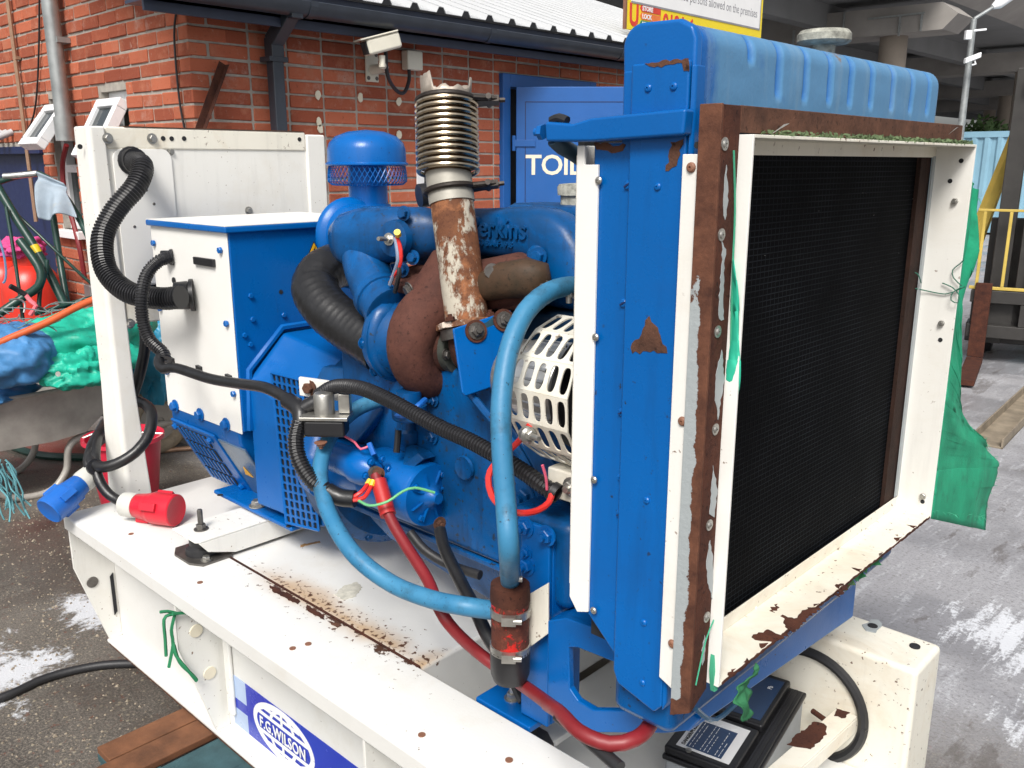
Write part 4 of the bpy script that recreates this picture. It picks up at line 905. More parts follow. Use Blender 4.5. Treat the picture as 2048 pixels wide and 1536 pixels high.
for s_ in (1, -1):
    strip([ec + V(-ra * .9, 0, s_ * rb * .40), ec + V(ra * .9, 0, s_ * rb * .40)], .0052, .0012); strip([ec + V(0, 0, s_ * rb * .40), ec + V(0, 0, s_ * rb * .99)], .0048, .0016)
    strip([ec + V(-ra * .62, 0, s_ * rb * .72), ec + V(ra * .62, 0, s_ * rb * .72)], .0045, .0020)
patch([(-2.60, .9318, .1425), (-.6, .9318, .1425), (-.6, .9318, .1392), (-2.60, .9318, .1392)], NY, 'rust', rail, 'rust_edge', .0008, .0014, .02, 201)
for i, (pts, mt) in enumerate((
    ([(-1.633,1.107,0.588), (-1.652,1.153,0.588), (-1.648,1.183,0.588), (-1.615,1.178,0.588), (-1.591,1.14,0.588), (-1.594,1.11,0.588)], 'dirt_smudge'), ([(-1.936,1.213,0.588), (-1.919,1.265,0.588), (-1.91,1.26,0.588), (-1.923,1.207,0.588)], 'rust_stain'), ([(-1.783,1.026,0.592), (-1.716,1.032,0.591), (-1.66,1.03,0.591), (-1.651,1.019,0.592), (-1.716,1.012,0.592), (-1.771,1.016,0.592)], 'rust_dark'), ([(-1.633,1.029,0.592), (-1.558,1.029,0.592), (-1.545,1.017,0.592), (-1.606,1.016,0.592)], 'rust_dark'), ([(-1.535,1.02,0.592), (-1.499,1.03,0.592), (-1.496,1.015,0.592)], 'rust'))):
    if mt not in M: plain(mt, (.52, .50, .43) if mt == 'dirt_smudge' else (.42, .24, .10), .8, var=.3, scale=60)
    patch(pts, NZ, mt, rail, 'stain', .0006, .003, .006, 210 + i)
text('F.G.WILSON', .042, 'sign_white', rail, ec + V(0, -.0022, -.014), UX, UZ, .0004, 'decal_lettering', 'CENTER', .84, .0008, 1.05)

# ---- control panel and its posts at the alternator end
cp = thing('control_panel', 'white control panel back on a tall white post', None, (-2.65, 1.43, ZR), parent=G)
XP = -2.60
m = MB(); m.box(XP - .012, XP, 1.0835, 1.815, 1.235, 1.675); m.box(XP - .10, XP - .0121, 1.80, 1.815, 1.235, 1.66); pb = m.o('panel_back', 'white', cp, bevel=.003)
m = MB()   # post and top rail: folded channel sections standing proud of the panel
b0 = [(XP - .075, 1.008), (XP + .004, 1.031), (XP + .012, 1.04), (XP + .012, 1.108), (XP - .07, 1.108)]; b1 = [(XP - .075, 1.030), (XP + .004, 1.034), (XP + .012, 1.043), (XP + .012, 1.083), (XP - .07, 1.083)]; m.ringset([[(a, b, ZR) for a, b in b0], [(a, b, .95) for a, b in [(p_[0], p_[1] * .3 + q_[1] * .7) for p_, q_ in zip(b0, b1)]], [(a, b, 1.69) for a, b in b1]])
m.o('post', 'white', cp, bevel=.006)
m = MB(); m.prism([(XP - .09, 1.745, ZR), (XP + .010, 1.745, ZR), (XP + .010, 1.818, ZR), (XP - .09, 1.818, ZR)], (0, 0, 1.092)); m.o('post', 'white', cp, bevel=.006)
m = MB(); m.box(XP - .06, XP + .0045, 1.084, 1.7445, 1.628, 1.690); m.o('top_rail', 'white_old', cp, bevel=.006)
m = MB(); m.box(XP - .05, XP + .006, 1.09, 1.7445, 1.125, 1.205); m.o('lower_rail', 'white_old', cp, bevel=.006)
MB().box(XP - .02, XP - .001, 1.09, 1.744, 1.206, 1.234).o('gap', 'dark_inside', cp, smooth=False)
# raised cable cover with rounded top corners
rc = .03; pts = [(1.098, 1.24)] + [(1.098 + rc - rc * math.cos(t), 1.60 + rc * math.sin(t)) for t in (i * math.pi / 12 for i in range(7))] + [(1.272 - rc + rc * math.sin(t), 1.60 + rc * math.cos(t)) for t in (i * math.pi / 12 for i in range(7))] + [(1.272, 1.24)]
m = MB(); m.prism([(XP + .0005, a, b) for a, b in pts], (.006, 0, 0)); cv = m.o('cable_cover', 'white_clean', cp, bevel=.0015)
for p_, r_ in (((-2.588,1.087,1.657), .0105), ((-2.595,1.218,1.659), .0105), ((-2.6,1.273,1.623), .008), ((-2.6,1.517,1.442), .009), ((-2.594,1.096,1.129), .0105)): bolt(p_, NX, r_, 'zinc', cp)
for p_ in ((-2.595,1.252,1.66), (-2.595,1.278,1.66), (-2.595,1.317,1.661), (-2.595,1.72,1.666), (-2.595,1.761,1.665), (-2.61,1.018,1.634)):
    MB().lathe(V(p_) - V(.001, 0, 0), NX, [(.007, 0), (.007, .0018)], 12).o('hole', 'dark_inside', cp)
for p_ in ((-2.594,1.194,1.535), (-2.594,1.14,1.41), (-2.594,1.167,1.514), (-2.594,1.186,1.513), (-2.594,1.205,1.473), (-2.594,1.119,1.473), (-2.594,1.187,1.417)): bolt(p_, NX, .0045, 'steel_dark', cp, 'dome', 'screw', False)
for i, (a, b) in enumerate(((0, 0), (1, 0))): pass
# rust lip along the top rail
MB().box(XP - .055, XP + .0052, 1.14, 1.74, 1.690, 1.692).o('rust_edge', 'rust', cp, smooth=False)

# ---- alternator with terminal box
al = thing('alternator', 'blue alternator with white terminal box cover', None, (-2.2, 1.357, .66), parent=G)
ax0, ax1, ay0, ay1 = -2.445, -2.03, 1.124, 1.59
bzb = .905; bzt = 1.428
m = MB(); m.box(ax0, ax1, ay0, ay1, bzb, bzt); bx_ = m.o('terminal_box', 'blue_clean', al, bevel=.004)
m = MB(); m.box(ax0 - .002, ax1 - .002, ay0 - .0045, ay0 - .0002, bzb - .005, bzt - .002); wc_ = m.o('side_cover', 'white_clean', al, bevel=.002)
m = MB(); m.box(ax0 - .006, ax1 + .014, ay0 - .016, ay1 + .02, bzt - .006, bzt + .010); m.o('lid', 'blue', al, bevel=.004)
MB().box(ax0 - .004, ax1 + .012, ay0 - .014, ay1 + .018, bzt + .0102, bzt + .0118).o('lid_sheet', 'white_clean', al, smooth=False)
for p_ in ((-2.427,1.119,1.374), (-2.061,1.119,1.378), (-2.426,1.119,1.191), (-2.058,1.119,1.192), (-2.421,1.119,1.007), (-2.05,1.119,1.008)): bolt(p_, NY, .0085, 'blue', al, 'hex', 'bolt', False)
for p_ in ((-2.394,1.118,0.91), (-2.247,1.118,0.913), (-2.106,1.118,0.913)): bolt(p_, NY, .013, 'blue', al)
for p_ in ((-2.03,1.171,1.261), (-2.03,1.172,1.2), (-2.03,1.264,1.2), (-2.03,1.161,1.136), (-2.03,1.146,1.162)): bolt(p_, NX, .007, 'blue', al, 'hex', 'bolt', False)
for p_ in ((-2.03,1.262,1.261), (-2.03,1.265,1.198)): MB().lathe(V(p_) - V(.001, 0, 0), NX, [(.006, 0), (.006, .002)], 12).o('hole', 'dark_inside', al)
q0, q1 = V((-2.198,1.119,1.349)), V((-2.095,1.119,1.337)); m = MB(); m.box(q0.x, q1.x, 1.110, 1.1194, q1.z - .004, q0.z + .004); m.o('cable_clip_strip', 'black_plastic', al, bevel=.002)
MB().lathe((-2.331,1.119,1.278), NY, [(.009, 0), (.009, .003), (.006, .004)], 14).o('blanking_plug', 'black_plastic', al)
# lower body: sides slope in below the box
def octo(xx, s_=1, cz=.93, w_=.235, h_=.275, e=.115):
    return [(xx, 1.357 + a * s_, cz + b * s_) for a, b in ((-w_, .03), (-w_, -.06), (-w_ + e, -h_), (w_ - e, -h_), (w_, -.06), (w_, .03))]
m = MB(); m.ringset([octo(ax0 + .01), octo(ax1 - .02)]); m.o('stator_body', 'blue', al, bevel=.008)
# sloped louvre vents on the near lower flank
vA, vB = V(ax0 + .04, 1.124, .868), V(ax0 + .04, 1.234, .662); vd_ = (vB - vA).normalized(); vn = V(0, -vd_.z, vd_.y).normalized() * -1
vn = V(0, vd_.z, -vd_.y).normalized(); vn = vn if vn.y < 0 else -vn
m = MB(); m.obox((vA + vB) / 2 + V(.10, 0, 0) + vn * .006, UX, vd_, vn, .125, .118, .004); vp = m.o('vent_plate', 'blue', al, bevel=.002)
for i in range(4):
    c_ = vA + vd_ * (.035 + i * .054) + V(.085, 0, 0) + vn * .0115
    MB().obox(c_, UX, vd_, vn, .085, .021, .0012).o('louvre_opening', 'dark_inside', al, smooth=False)
    m = MB()
    for j in range(7): m.obox(c_ + V(-.072 + j * .024, 0, 0) + vn * .002, UX, vd_, vn, .003, .021, .002)
    m.o('louvre_bar', 'blue', al, smooth=False)
for a, b in ((-.01, .02), (.19, .02), (.19, .2)): bolt(vA + V(a, 0, 0) + vd_ * b + vn * .011, vn, .009, 'blue', al)
q = vA + V(.27, 0, 0) + vd_ * .13 + vn * .001
m = MB(); m.obox((vA + vB) / 2 + V(.30, 0, 0) + vn * .003, UX, vd_, vn, .07, .105, .003); m.o('flank_plate', plain('blue_gloss', (.08, .13, .20), .2, var=.2), al, bevel=.002)
m = MB(); m.prism([q + vn * .006, q + V(.04, 0, 0) + vn * .006, q + V(.02, 0, 0) - vd_ * .035 + vn * .006], vn * .001); m.o('warning_sticker', 'warn_yellow', al, smooth=False)
# foot
m = MB(); fz = .665
m.box(-2.27, -1.87, 1.148, 1.36, fz, fz + .012); m.prism([(-2.25, 1.225, fz + .012), (-2.25, 1.252, fz + .06), (-2.25, 1.36, fz + .075), (-2.25, 1.36, fz + .012)], (.37, 0, 0)); m.o('foot', 'blue', al, bevel=.004)
bolt((-2.064,1.168,0.678), NZ, .016, 'zinc', al); MB().lathe((-2.217,1.14,0.677), NZ, [(.008, 0), (.008, .0012)], 14).o('hole', 'dark_inside', al)
MB().lathe((-1.884,1.151,0.677), NZ, [(.008, 0), (.008, .0012)], 14).o('hole', 'dark_inside', al)
# warning sign on the box front
wq = V((-2.029,1.371,1.363))
def tri(c_, s_, y_off, lift): return [c_ + V(lift, -s_, -s_ * .86), c_ + V(lift, s_, -s_ * .86), c_ + V(lift, 0, s_ * .87)]
m = MB(); m.prism(tri(wq, .027, 0, 0), (.0012, 0, 0)); m.o('warning_border', 'black_ink', al, smooth=False)
m = MB(); m.prism([p_ * .99 + wq * .01 + V(.0012, 0, .0) for p_ in tri(wq, .022, 0, 0)], (.0008, 0, 0)); m.o('warning_sign', 'warn_yellow', al, smooth=False)
m = MB(); m.prism([wq + V(.0022, a, b) for a, b in ((.003, .012), (-.005, -.004), (0, -.004), (-.003, -.014), (.006, -.001), (.001, -.001))], (.0006, 0, 0)); m.o('lightning_mark', 'black_ink', al, smooth=False)
# fan hood between alternator and engine
hood = MB()
def hs_(xx, w_, zt, zb, ch): return [(xx, 1.357 - w_, zb), (xx, 1.357 - w_, zt - ch), (xx, 1.357 - w_ + ch, zt), (xx, 1.357 + w_ - ch, zt), (xx, 1.357 + w_, zt - ch), (xx, 1.357 + w_, zb)]
hood.ringset([hs_(-2.028, .212, 1.155, .70, .11), hs_(-1.935, .205, 1.135, .70, .12), hs_(-1.80, .205, 1.115, .70, .12), hs_(-1.745, .195, 1.09, .71, .12)]); hood.o('fan_hood', 'blue', al, bevel=.008)
m = MB(); m.tube([(-2.024, 1.140, .91), (-2.024, 1.150, 1.07), (-2.024, 1.255, 1.168), (-2.024, 1.46, 1.168), (-2.024, 1.56, 1.07)], .009, 6); m.o('weld_bead', 'blue', al)
gy = 1.1495
gA, gB, gC, gD = V((-1.911,1.149,1.082)), V((-1.779,1.149,1.085)), V((-1.741,1.149,0.709)), V((-1.888,1.149,0.687))
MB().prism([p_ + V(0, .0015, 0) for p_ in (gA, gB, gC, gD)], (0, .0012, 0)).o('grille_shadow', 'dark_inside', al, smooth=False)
def slotted(fn, nu, nv, mu=.2, mv=.13, mat='blue', parent=None, name='grille', thick=.002, ex_=4, **kw):
    m = MB()
    for i in range(nu):
        for j in range(nv):
            u0, u1, v0, v1 = i / nu, (i + 1) / nu, j / nv, (j + 1) / nv; du_, dv_ = (u1 - u0) * mu, (v1 - v0) * mv
            a0, a1, b0, b1 = u0 + du_, u1 - du_, v0 + dv_, v1 - dv_
            N_ = 24; outer = []; inner = []; ca_, cb_ = (a0 + a1) / 2, (b0 + b1) / 2
            for t in range(N_):
                an = 2 * math.pi * t / N_; cx_, sy_ = math.cos(an), math.sin(an); sq = 1 / max(abs(cx_), abs(sy_))
                outer.append((ca_ + cx_ * sq * (u1 - u0) / 2, cb_ + sy_ * sq * (v1 - v0) / 2))
                e_ = 2 / ex_; inner.append((ca_ + math.copysign(abs(cx_) ** e_, cx_) * (a1 - a0) / 2, cb_ + math.copysign(abs(sy_) ** e_, sy_) * (b1 - b0) / 2))
            b_ = len(m.v); m.v += [V(fn(*p_)) for p_ in outer + inner]
            m.f += [(b_ + t, b_ + (t + 1) % N_, b_ + N_ + (t + 1) % N_, b_ + N_ + t) for t in range(N_)]
    return m.o(name, mat, parent, smooth=False, solid=thick, **kw)
slotted(lambda u, v_: gA.lerp(gB, u).lerp(gD.lerp(gC, u), v_) + V(0, -.002, 0), 6, 18, .17, .10, 'blue', al, 'vent_grille', .003)
m = MB()
for a, b in ((gA, gD), (gB, gC), (gA, gB), (gD, gC)): m.tube([a + V(0, -.003, 0), b + V(0, -.003, 0)], .004, 4)
m.o('grille_frame', 'blue', al, smooth=False)

# ---- anti-vibration mounts, rear cross channel
def mount(name, c_, r_, h_, par):
    t = thing(name, 'black rubber mount', None, c_, parent=par); c_ = V(c_)
    MB().prism([c_ + V(a, b, 0) for a, b in ((-.075, -.04), (-.04, -.06), (.04, -.06), (.075, -.04), (.075, .04), (.04, .06), (-.04, .06), (-.075, .04))], (0, 0, .006)).o('mount_plate', 'steel_dark', t, smooth=False)
    MB().lathe(c_ + V(0, 0, .0062), NZ, [(r_ * 1.25, 0), (r_ * 1.2, h_ * .3), (r_ * .92, h_ * .42), (r_ * .95, h_ * .8), (r_ * .8, h_)], 26).o('rubber_block', 'rubber', t)
    for s_ in (-1, 1): bolt(c_ + V(s_ * .055, -.02 * s_, .006), NZ, .010, 'zinc', t)
    return t
mt1 = mount('mount', (-2.072, 1.005, ZR), .036, .056, G)
m = MB(); cz = .652
m.prism([(-2.135, .955, cz), (-2.012, .955, cz), (-2.002, .965, cz), (-2.002, 1.6, cz), (-2.135, 1.6, cz)], (0, 0, .006)); m.prism([(-2.008, .962, cz - .0005), (-2.008, 1.6, cz - .0005), (-2.008, 1.6, cz - .055), (-2.008, 1.06, cz - .055), (-2.008, .985, cz - .03)], (.006, 0, 0)); m.prism([(-2.135, .957, cz - .0005), (-2.135, 1.6, cz - .0005), (-2.135, 1.6, cz - .05), (-2.135, .98, cz - .025)], (.006, 0, 0))
cc2 = m.o('cross_channel', 'white', G, bevel=.002)
bolt((-2.072, 1.005, cz + .006), NZ, .013, 'steel_dark', G, 'stud')

# ---- engine: block, head, sump, flywheel housing
en = thing('engine', 'blue painted diesel engine with exposed turbocharger', None, (-1.35, 1.357, .65), parent=G)
m = MB(); m.box(-1.66, -.945, 1.175, 1.54, .80, 1.19); blk = m.o('engine_block', 'blue_engine', en, bevel=.015, seg=3)
m = MB(); m.box(-1.655, -.95, 1.30, 1.51, 1.1905, 1.30); m.o('cylinder_head', 'blue_grime_shade', en, bevel=.012)
m = MB(); m.box(-1.60, -1.02, 1.345, 1.46, 1.3005, 1.42); m.o('rocker_cover', 'blue_engine', en, bevel=.03, seg=3)
m = MB(); m.ringset([[(-1.64, 1.19, .7995), (-1.00, 1.19, .7995), (-1.00, 1.52, .7995), (-1.64, 1.52, .7995)], [(-1.62, 1.205, .76), (-1.02, 1.205, .73), (-1.02, 1.51, .73), (-1.62, 1.51, .76)], [(-1.58, 1.24, .70), (-1.04, 1.23, .64), (-1.04, 1.48, .64), (-1.58, 1.47, .70)]]); m.o('sump', 'blue_engine', en, bevel=.025, seg=3)
m = MB(); m.box(-1.65, -.98, 1.165, 1.175, .793, .806); m.o('sump_gasket', 'blue_engine', en, bevel=.003)
m = MB(); m.lathe((-1.745, 1.357, .90), NX, [(.255, 0), (.26, .01), (.26, .06), (.235, .085)], 48); m.o('flywheel_housing', 'blue_engine', en)
for i in range(10):
    t = math.pi * (.55 + i * .16); bolt((-1.675, 1.357 + .243 * math.cos(t), .90 + .243 * math.sin(t)), NX, .009, 'blue_engine', en)
m = MB(); m.prism([(-1.73, 1.10, 1.02), (-1.55, 1.13, .98), (-1.50, 1.17, 1.06), (-1.55, 1.2, 1.14), (-1.74, 1.18, 1.12)], (0, .03, 0)); m.o('housing_web', 'blue_engine', en, bevel=.006)
# core plugs, side bolts and castings on the block
for p_ in ((-1.073,1.17,1.071), (-1.127,1.17,1.206), (-1.238,1.17,0.989)): MB().lathe(p_, NY, [(.026, 0), (.024, .006), (.018, .003)], 18).o('core_plug', 'blue_engine', en)
for p_, r_ in (((-1.338,1.172,1.034), .012), ((-1.065,1.165,0.975), .018), ((-1.331,1.172,1.114), .010), ((-0.952,1.16,1.057), .012)): bolt(p_, NY, r_, 'blue_engine', en, 'nut')
m = MB(); q = V((-1.081,1.172,0.971)); m.lathe(q, NY, [(.04, 0), (.04, .012), (.03, .014)], 20); m.o('boss', 'blue_engine', en)
m = MB(); m.prism([(-1.161,1.172,1.039), (-1.114,1.172,1.115), (-1.011,1.172,1.019), (-0.968,1.172,0.982), (-1.061,1.172,0.946)], (0, -.008, 0)); m.o('timing_flange', 'blue_engine', en, bevel=.004)
m = MB(); m.hose([(-1.196,1.14,1.165), (-1.125,1.13,1.126), (-1.052,1.12,1.091), (-0.966,1.1,1.027)], .008, 8); m.o('stay_bar', 'blue_engine', en)
m = MB(); m.prism([(-1.021,1.1,1.112), (-0.994,1.1,1.134), (-0.94,1.1,1.084), (-0.958,1.1,1.029)], (0, .01, 0)); m.o('adjuster_bracket', 'blue_engine', en, bevel=.003)
m = MB(); m.box(-.944, -.90, 1.17, 1.55, .75, 1.25); m.o('timing_case', 'blue_engine', en, bevel=.02, seg=3)
# lift pump / oil fittings under the turbo
q = V((-1.411,1.169,1.031)); m = MB(); m.lathe(q - V(0, 0, .03), NZ, [(.018, 0), (.024, .01), (.024, .03), (.018, .036), (.018, .06), (.028, .063), (.028, .078), (.014, .082), (.014, .10)], 20); m.o('fuel_pump', 'blue_engine', en)
q = V((-1.347,1.119,1.121)); m = MB(); m.lathe(q - V(0, 0, .04), NZ, [(.032, 0), (.036, .004), (.036, .03), (.026, .034), (.026, .06)], 20); m.o('oil_drain_flange', 'blue_engine', en)
m = MB(); m.hose([(-1.382,1.117,1.05), (-1.379,1.111,1.025), (-1.377,1.106,1.005)], .007, 8); m.o('drain_hose', 'rubber', en)
# dark rear face area and underside fins
m = MB(); m.prism([(-1.414,1.16,1.012), (-1.349,1.174,1), (-1.338,1.13,1.008), (-1.371,1.116,0.976)], (.02, 0, -.01)); m.o('lug', 'blue_engine', en, bevel=.003)

# ---- starter motor
sm = thing('starter_motor', 'blue starter motor with ribbed end cap', None, (-1.53, 1.12, .80), parent=G)
sA = V((-1.627,1.106,0.948)); sB = V((-1.321,1.143,0.915)); sd_ = V(1, 0, 0); sB = V(sA.x + (sB - sA).dot(sd_), sB.y, sB.z); sA = V(sA.x, sB.y, sB.z); SR_ = .068
m = MB(); m.lathe(sA, NX, [(.04, -.06), (.05, -.02), (.056, 0), (.058, (sB - sA).x * .45), (SR_, (sB - sA).x * .47), (SR_, (sB - sA).x - .008), (SR_ * .93, (sB - sA).x)], 36); m.o('motor_body', 'blue', sm)
e_ = sB.copy()
m = MB(); m.lathe(e_, NX, [(SR_ * .98, -.003), (SR_ * .96, .004), (SR_ * .5, .006), (.022, .014), (.012, .026), (.0115, .032)], 36); ecap = m.o('end_cap', 'blue', sm)
m = MB()
for i in range(8):
    t = i * math.pi / 4 + .3; d_ = V(0, math.cos(t), math.sin(t)); pd = V(0, -math.sin(t), math.cos(t)); m.prism([e_ + d_ * .012 + pd * .003 + V(.005, 0, 0), e_ + d_ * .012 - pd * .003 + V(.005, 0, 0), e_ + d_ * .056 + V(.005, 0, 0)], (.007, 0, 0))
m.o('rib', 'blue', sm, smooth=False)
for t in (.9, 2.5, 4.1, 5.6): bolt(e_ + V(.004, math.cos(t) * .05, math.sin(t) * .05), NX, .0065, 'blue', sm)
so_c = V((-1.429,1.075,0.973))
sol0 = sA + V(.04, -.03, .085); m = MB(); sl_ = V((-1.392,1.066,0.968)); m.lathe((sl_.x - .17, sl_.y, sl_.z), NX, [(.030, 0), (.033, .02), (.033, .10), (.038, .105), (.038, .13), (.030, .15), (.018, .165)], 28); m.o('solenoid', 'blue', sm)
m = MB(); m.box(sl_.x - .16, sl_.x - .02, sl_.y - .012, sl_.y + .03, sB.z + .04, sl_.z - .02); m.o('solenoid_saddle', 'blue', sm, bevel=.006)
for t in range(6): bolt((sl_.x - .003, sl_.y + .03 * math.cos(t * 1.05), sl_.z + .03 * math.sin(t * 1.05)), NX, .006, 'blue', sm)
bolt((-1.378,1.058,0.971), (.8, -.5, .3), .009, 'rust', sm, 'nut', 'terminal_nut')
m = MB(); m.lathe((-1.391,1.059,0.968), (.85, -.4, .2), [(.016, 0), (.016, .004)], 16); m.o('cable_lug', 'steel_dark', sm)
bolt((-1.26,1.117,0.877), (1, -.2, 0), .010, 'rust', sm, 'nut', 'earth_nut')
m = MB(); m.hose([(-1.693,1.132,0.957), (-1.665,1.095,0.899), (-1.621,1.091,0.887)], .045, 12); m.o('nose_casting', 'blue', sm)

# ---- intake manifold with cast maker's name
im = thing('intake_manifold', 'blue cast intake manifold with raised maker name', None, (-1.4, 1.30, 1.36), parent=G)
mp = [(-1.792,1.34,1.418), (-1.64,1.335,1.435), (-1.477,1.33,1.442), (-1.292,1.33,1.45), (-1.194,1.33,1.454), (-1.139,1.33,1.445), (-1.105,1.33,1.417), (-1.094,1.33,1.374)]
mp = [V(p_) for p_ in mp]
sp_ = smooth_path(mp, .03); ns = len(sp_)
def sec(i):
    t = i / (ns - 1); hh = .052 if t < .18 else .050 + .008 * max(0, (t - .62) / .38)
    return (hh, .048)
sp_ = [p_ + V(0, .0, 0) for p_ in sp_]
m = MB(); m.loft(sp_, [sec(i) for i in range(ns)], 3.2, 32, (0, -1, 0)); m.o('manifold_log', 'blue_engine', im, ang=60)
zl = V((-1.244,1.28,1.439)).z; xl = V((-1.318,1.28,1.446)).x
zl = V((-1.245,1.282,1.446)).z
text('Perkins', .056, 'blue_engine', im, (xl - .012, 1.2815, zl), UX, UZ, .0046, 'raised_lettering', bold=.0008, xs=.93, sp=1.03)
text('2053 B.A.F. 9.8', .0165, 'blue_engine', im, (xl - .010, 1.2825, zl - .019), UX, UZ, .0034, 'raised_lettering', bold=.0004, sp=1.15)
# elbow and throttle housing at the left end
eb_ = [V(p_) for p_ in ((-1.604,1.218,1.396), (-1.588,1.206,1.379), (-1.567,1.197,1.356), (-1.531,1.186,1.327), (-1.497,1.182,1.304))]
m = MB(); m.tube(smooth_path(eb_, .02), .051, 22); m.o('elbow', 'blue_engine', im)
m = MB(); m.loft([(-1.686,1.21,1.413), (-1.672,1.211,1.416), (-1.642,1.213,1.422), (-1.586,1.226,1.431), (-1.519,1.236,1.439), (-1.457,1.268,1.444), (-1.395,1.313,1.445)], [(.012, .015), (.044, .048), (.058, .062), (.064, .068), (.056, .060), (.050, .055), (.03, .035)], 2.5, 22); m.o('inlet_casting', 'blue_engine', im, ang=60)
m = MB(); a, b = V((-1.52,1.179,1.318)), V((-1.458,1.169,1.286)); d_ = (b - a).normalized(); m.lathe(a, d_, [(.050, 0), (.056, .004), (.056, .02), (.052, .022), (.052, .05), (.056, .052), (.056, .068), (.05, .07)], 26); m.o('sleeve', 'blue_engine', im)
for p_ in (((-1.449,1.205,1.488)), ((-1.42,1.202,1.399)), ((-1.439,1.189,1.373))): bolt(p_, (.3, -1, .1), .011, 'blue_engine', im)
bolt((-1.134,1.275,1.416), (.2, -1, 0), .0125, 'blue_engine', im); m = MB(); q = V((-1.151,1.3,1.414)); m.lathe(q, (.2, -1, 0), [(.026, 0), (.022, .02), (.016, .025)], 18); m.o('boss', 'blue_engine', im)
q = V((-1.454,1.169,1.437)); m = MB(); m.lathe(q - V(0, -.02, 0), (.2, -1, .05), [(.04, 0), (.037, .016), (.02, .02)], 22); m.o('sensor_boss', 'blue_engine', im)
sb = thing('sensor', 'brass sensor', None, q, parent=im)
bolt(q + V(0, -.002, 0), (.3, -1, .1), .009, 'zinc', im, 'stud', 'temperature_sensor')
MB().hose([(-1.413,1.153,1.445), (-1.406,1.155,1.429), (-1.4,1.153,1.407), (-1.407,1.152,1.383), (-1.429,1.152,1.361)], .0045, 7, .01).o('sensor_wire', 'wire_red', im)
MB().hose([(-1.415,1.151,1.443), (-1.409,1.15,1.424), (-1.403,1.147,1.399), (-1.42,1.15,1.372), (-1.438,1.152,1.345)], .004, 7, .01).o('sensor_wire', plain('wire_grey', (.2, .25, .35), .5), im)
MB().lathe((-1.407,1.153,1.449), (.5, -.6, .5), [(.007, 0), (.007, .012)], 10).o('wire_sleeve', 'wire_yellow', im)
MB().hose([(-1.407,1.152,1.383), (-1.404,1.15,1.369), (-1.428,1.157,1.33)], .005, 7, .01).o('sensor_wire', 'cable_black', im)
bpy.data.objects.remove(sb)
# rocker breather cap and oil cap behind
oc = V((-1.183,1.44,1.512)); m = MB(); m.lathe((oc.x, oc.y, oc.z - .006), NZ, [(.030, 0), (.030, .02), (.036, .02), (.037, .036), (.033, .042), (.01, .044)], 26); m.o('oil_cap', 'cap_moss', en)
m = MB(); m.lathe((oc.x, oc.y, oc.z - .06), NZ, [(.03, 0), (.028, .056)], 20); m.o('filler_neck', 'blue_engine', en)
m = MB(); zr = V((-1.177,1.385,1.507)).z; m.box(-1.34, -.93, 1.385, 1.52, 1.30, zr); m.o('rear_cover', 'blue_engine', en, bevel=.02)
m = MB(); a, b = V((-1.635,1.407,1.514)), V((-1.615,1.456,1.52)); m.cyl(a, b, .028); m.o('breather_pipe', 'black_plastic', en)

# ---- turbocharger
tb = thing('turbocharger', 'turbocharger with rust brown turbine scroll and blue compressor', None, (-1.45, 1.2, 1.1), parent=G)
tc = V((-1.348,1.196,1.224)); 
sc_pts = []; srad = []
for i in range(34):
    t = R(100) - i * R(300) / 33; rr = .088 - .030 * i / 33
    sc_pts.append(V(tc.x, tc.y + rr * math.cos(t) * 1.0, tc.z + rr * math.sin(t) * 1.05)); srad.append(.060 - .030 * i / 33)
# scroll runs from its inlet at the manifold flange, round the near side and under
pre = [V(tc.x - .0, tc.y + .05, tc.z + .17), V(tc.x, tc.y + .02, tc.z + .125)]
sc2 = []
for i in range(30):
    t = R(95) + i * R(290) / 29; rr = .074 - .024 * i / 29
    sc2.append((V(tc.x, tc.y + rr * math.cos(t), tc.z - .005 + rr * 1.08 * math.sin(t)), .057 - .027 * i / 29))
path = [(pre[0], .045), (pre[1], .052)] + sc2
m = MB(); m.tube([p_ for p_, _ in path], [r_ for _, r_ in path], 22); m.o('turbine_scroll', 'rust_turbo', tb, ang=70)
m = MB(); m.lathe(tc - V(.035, 0, .0), NX, [(.05, 0), (.05, .08), (.045, .088)], 30); m.o('turbine_centre', 'rust_dark', tb)
fc = tc + V(.062, .005, 0); m = MB(); m.lathe(fc, NX, [(.05, -.012), (.05, .010), (.036, .011), (.036, .03), (.03, .045)], 28); m.o('outlet_flange', plain('flange_green', (.045, .05, .042), .6, var=.4, scale=25), tb)
for t in (-.6, .6, 1.9, 3.2, 4.5): bolt(fc + V(.010, .042 * math.cos(t), .042 * math.sin(t)), NX, .0085, 'steel_dark', tb)
# inlet flange from the exhaust manifold
m = MB(); m.obox(V((-1.417,1.216,1.351)), (1, 0, 0), (0, .9, .3), (0, -.3, .9), .055, .05, .012); m.o('inlet_flange', 'rust_turbo', tb, bevel=.006)
bolt((-1.383,1.16,1.341), (-.2, -.8, -.3), .011, 'steel_dark', tb)
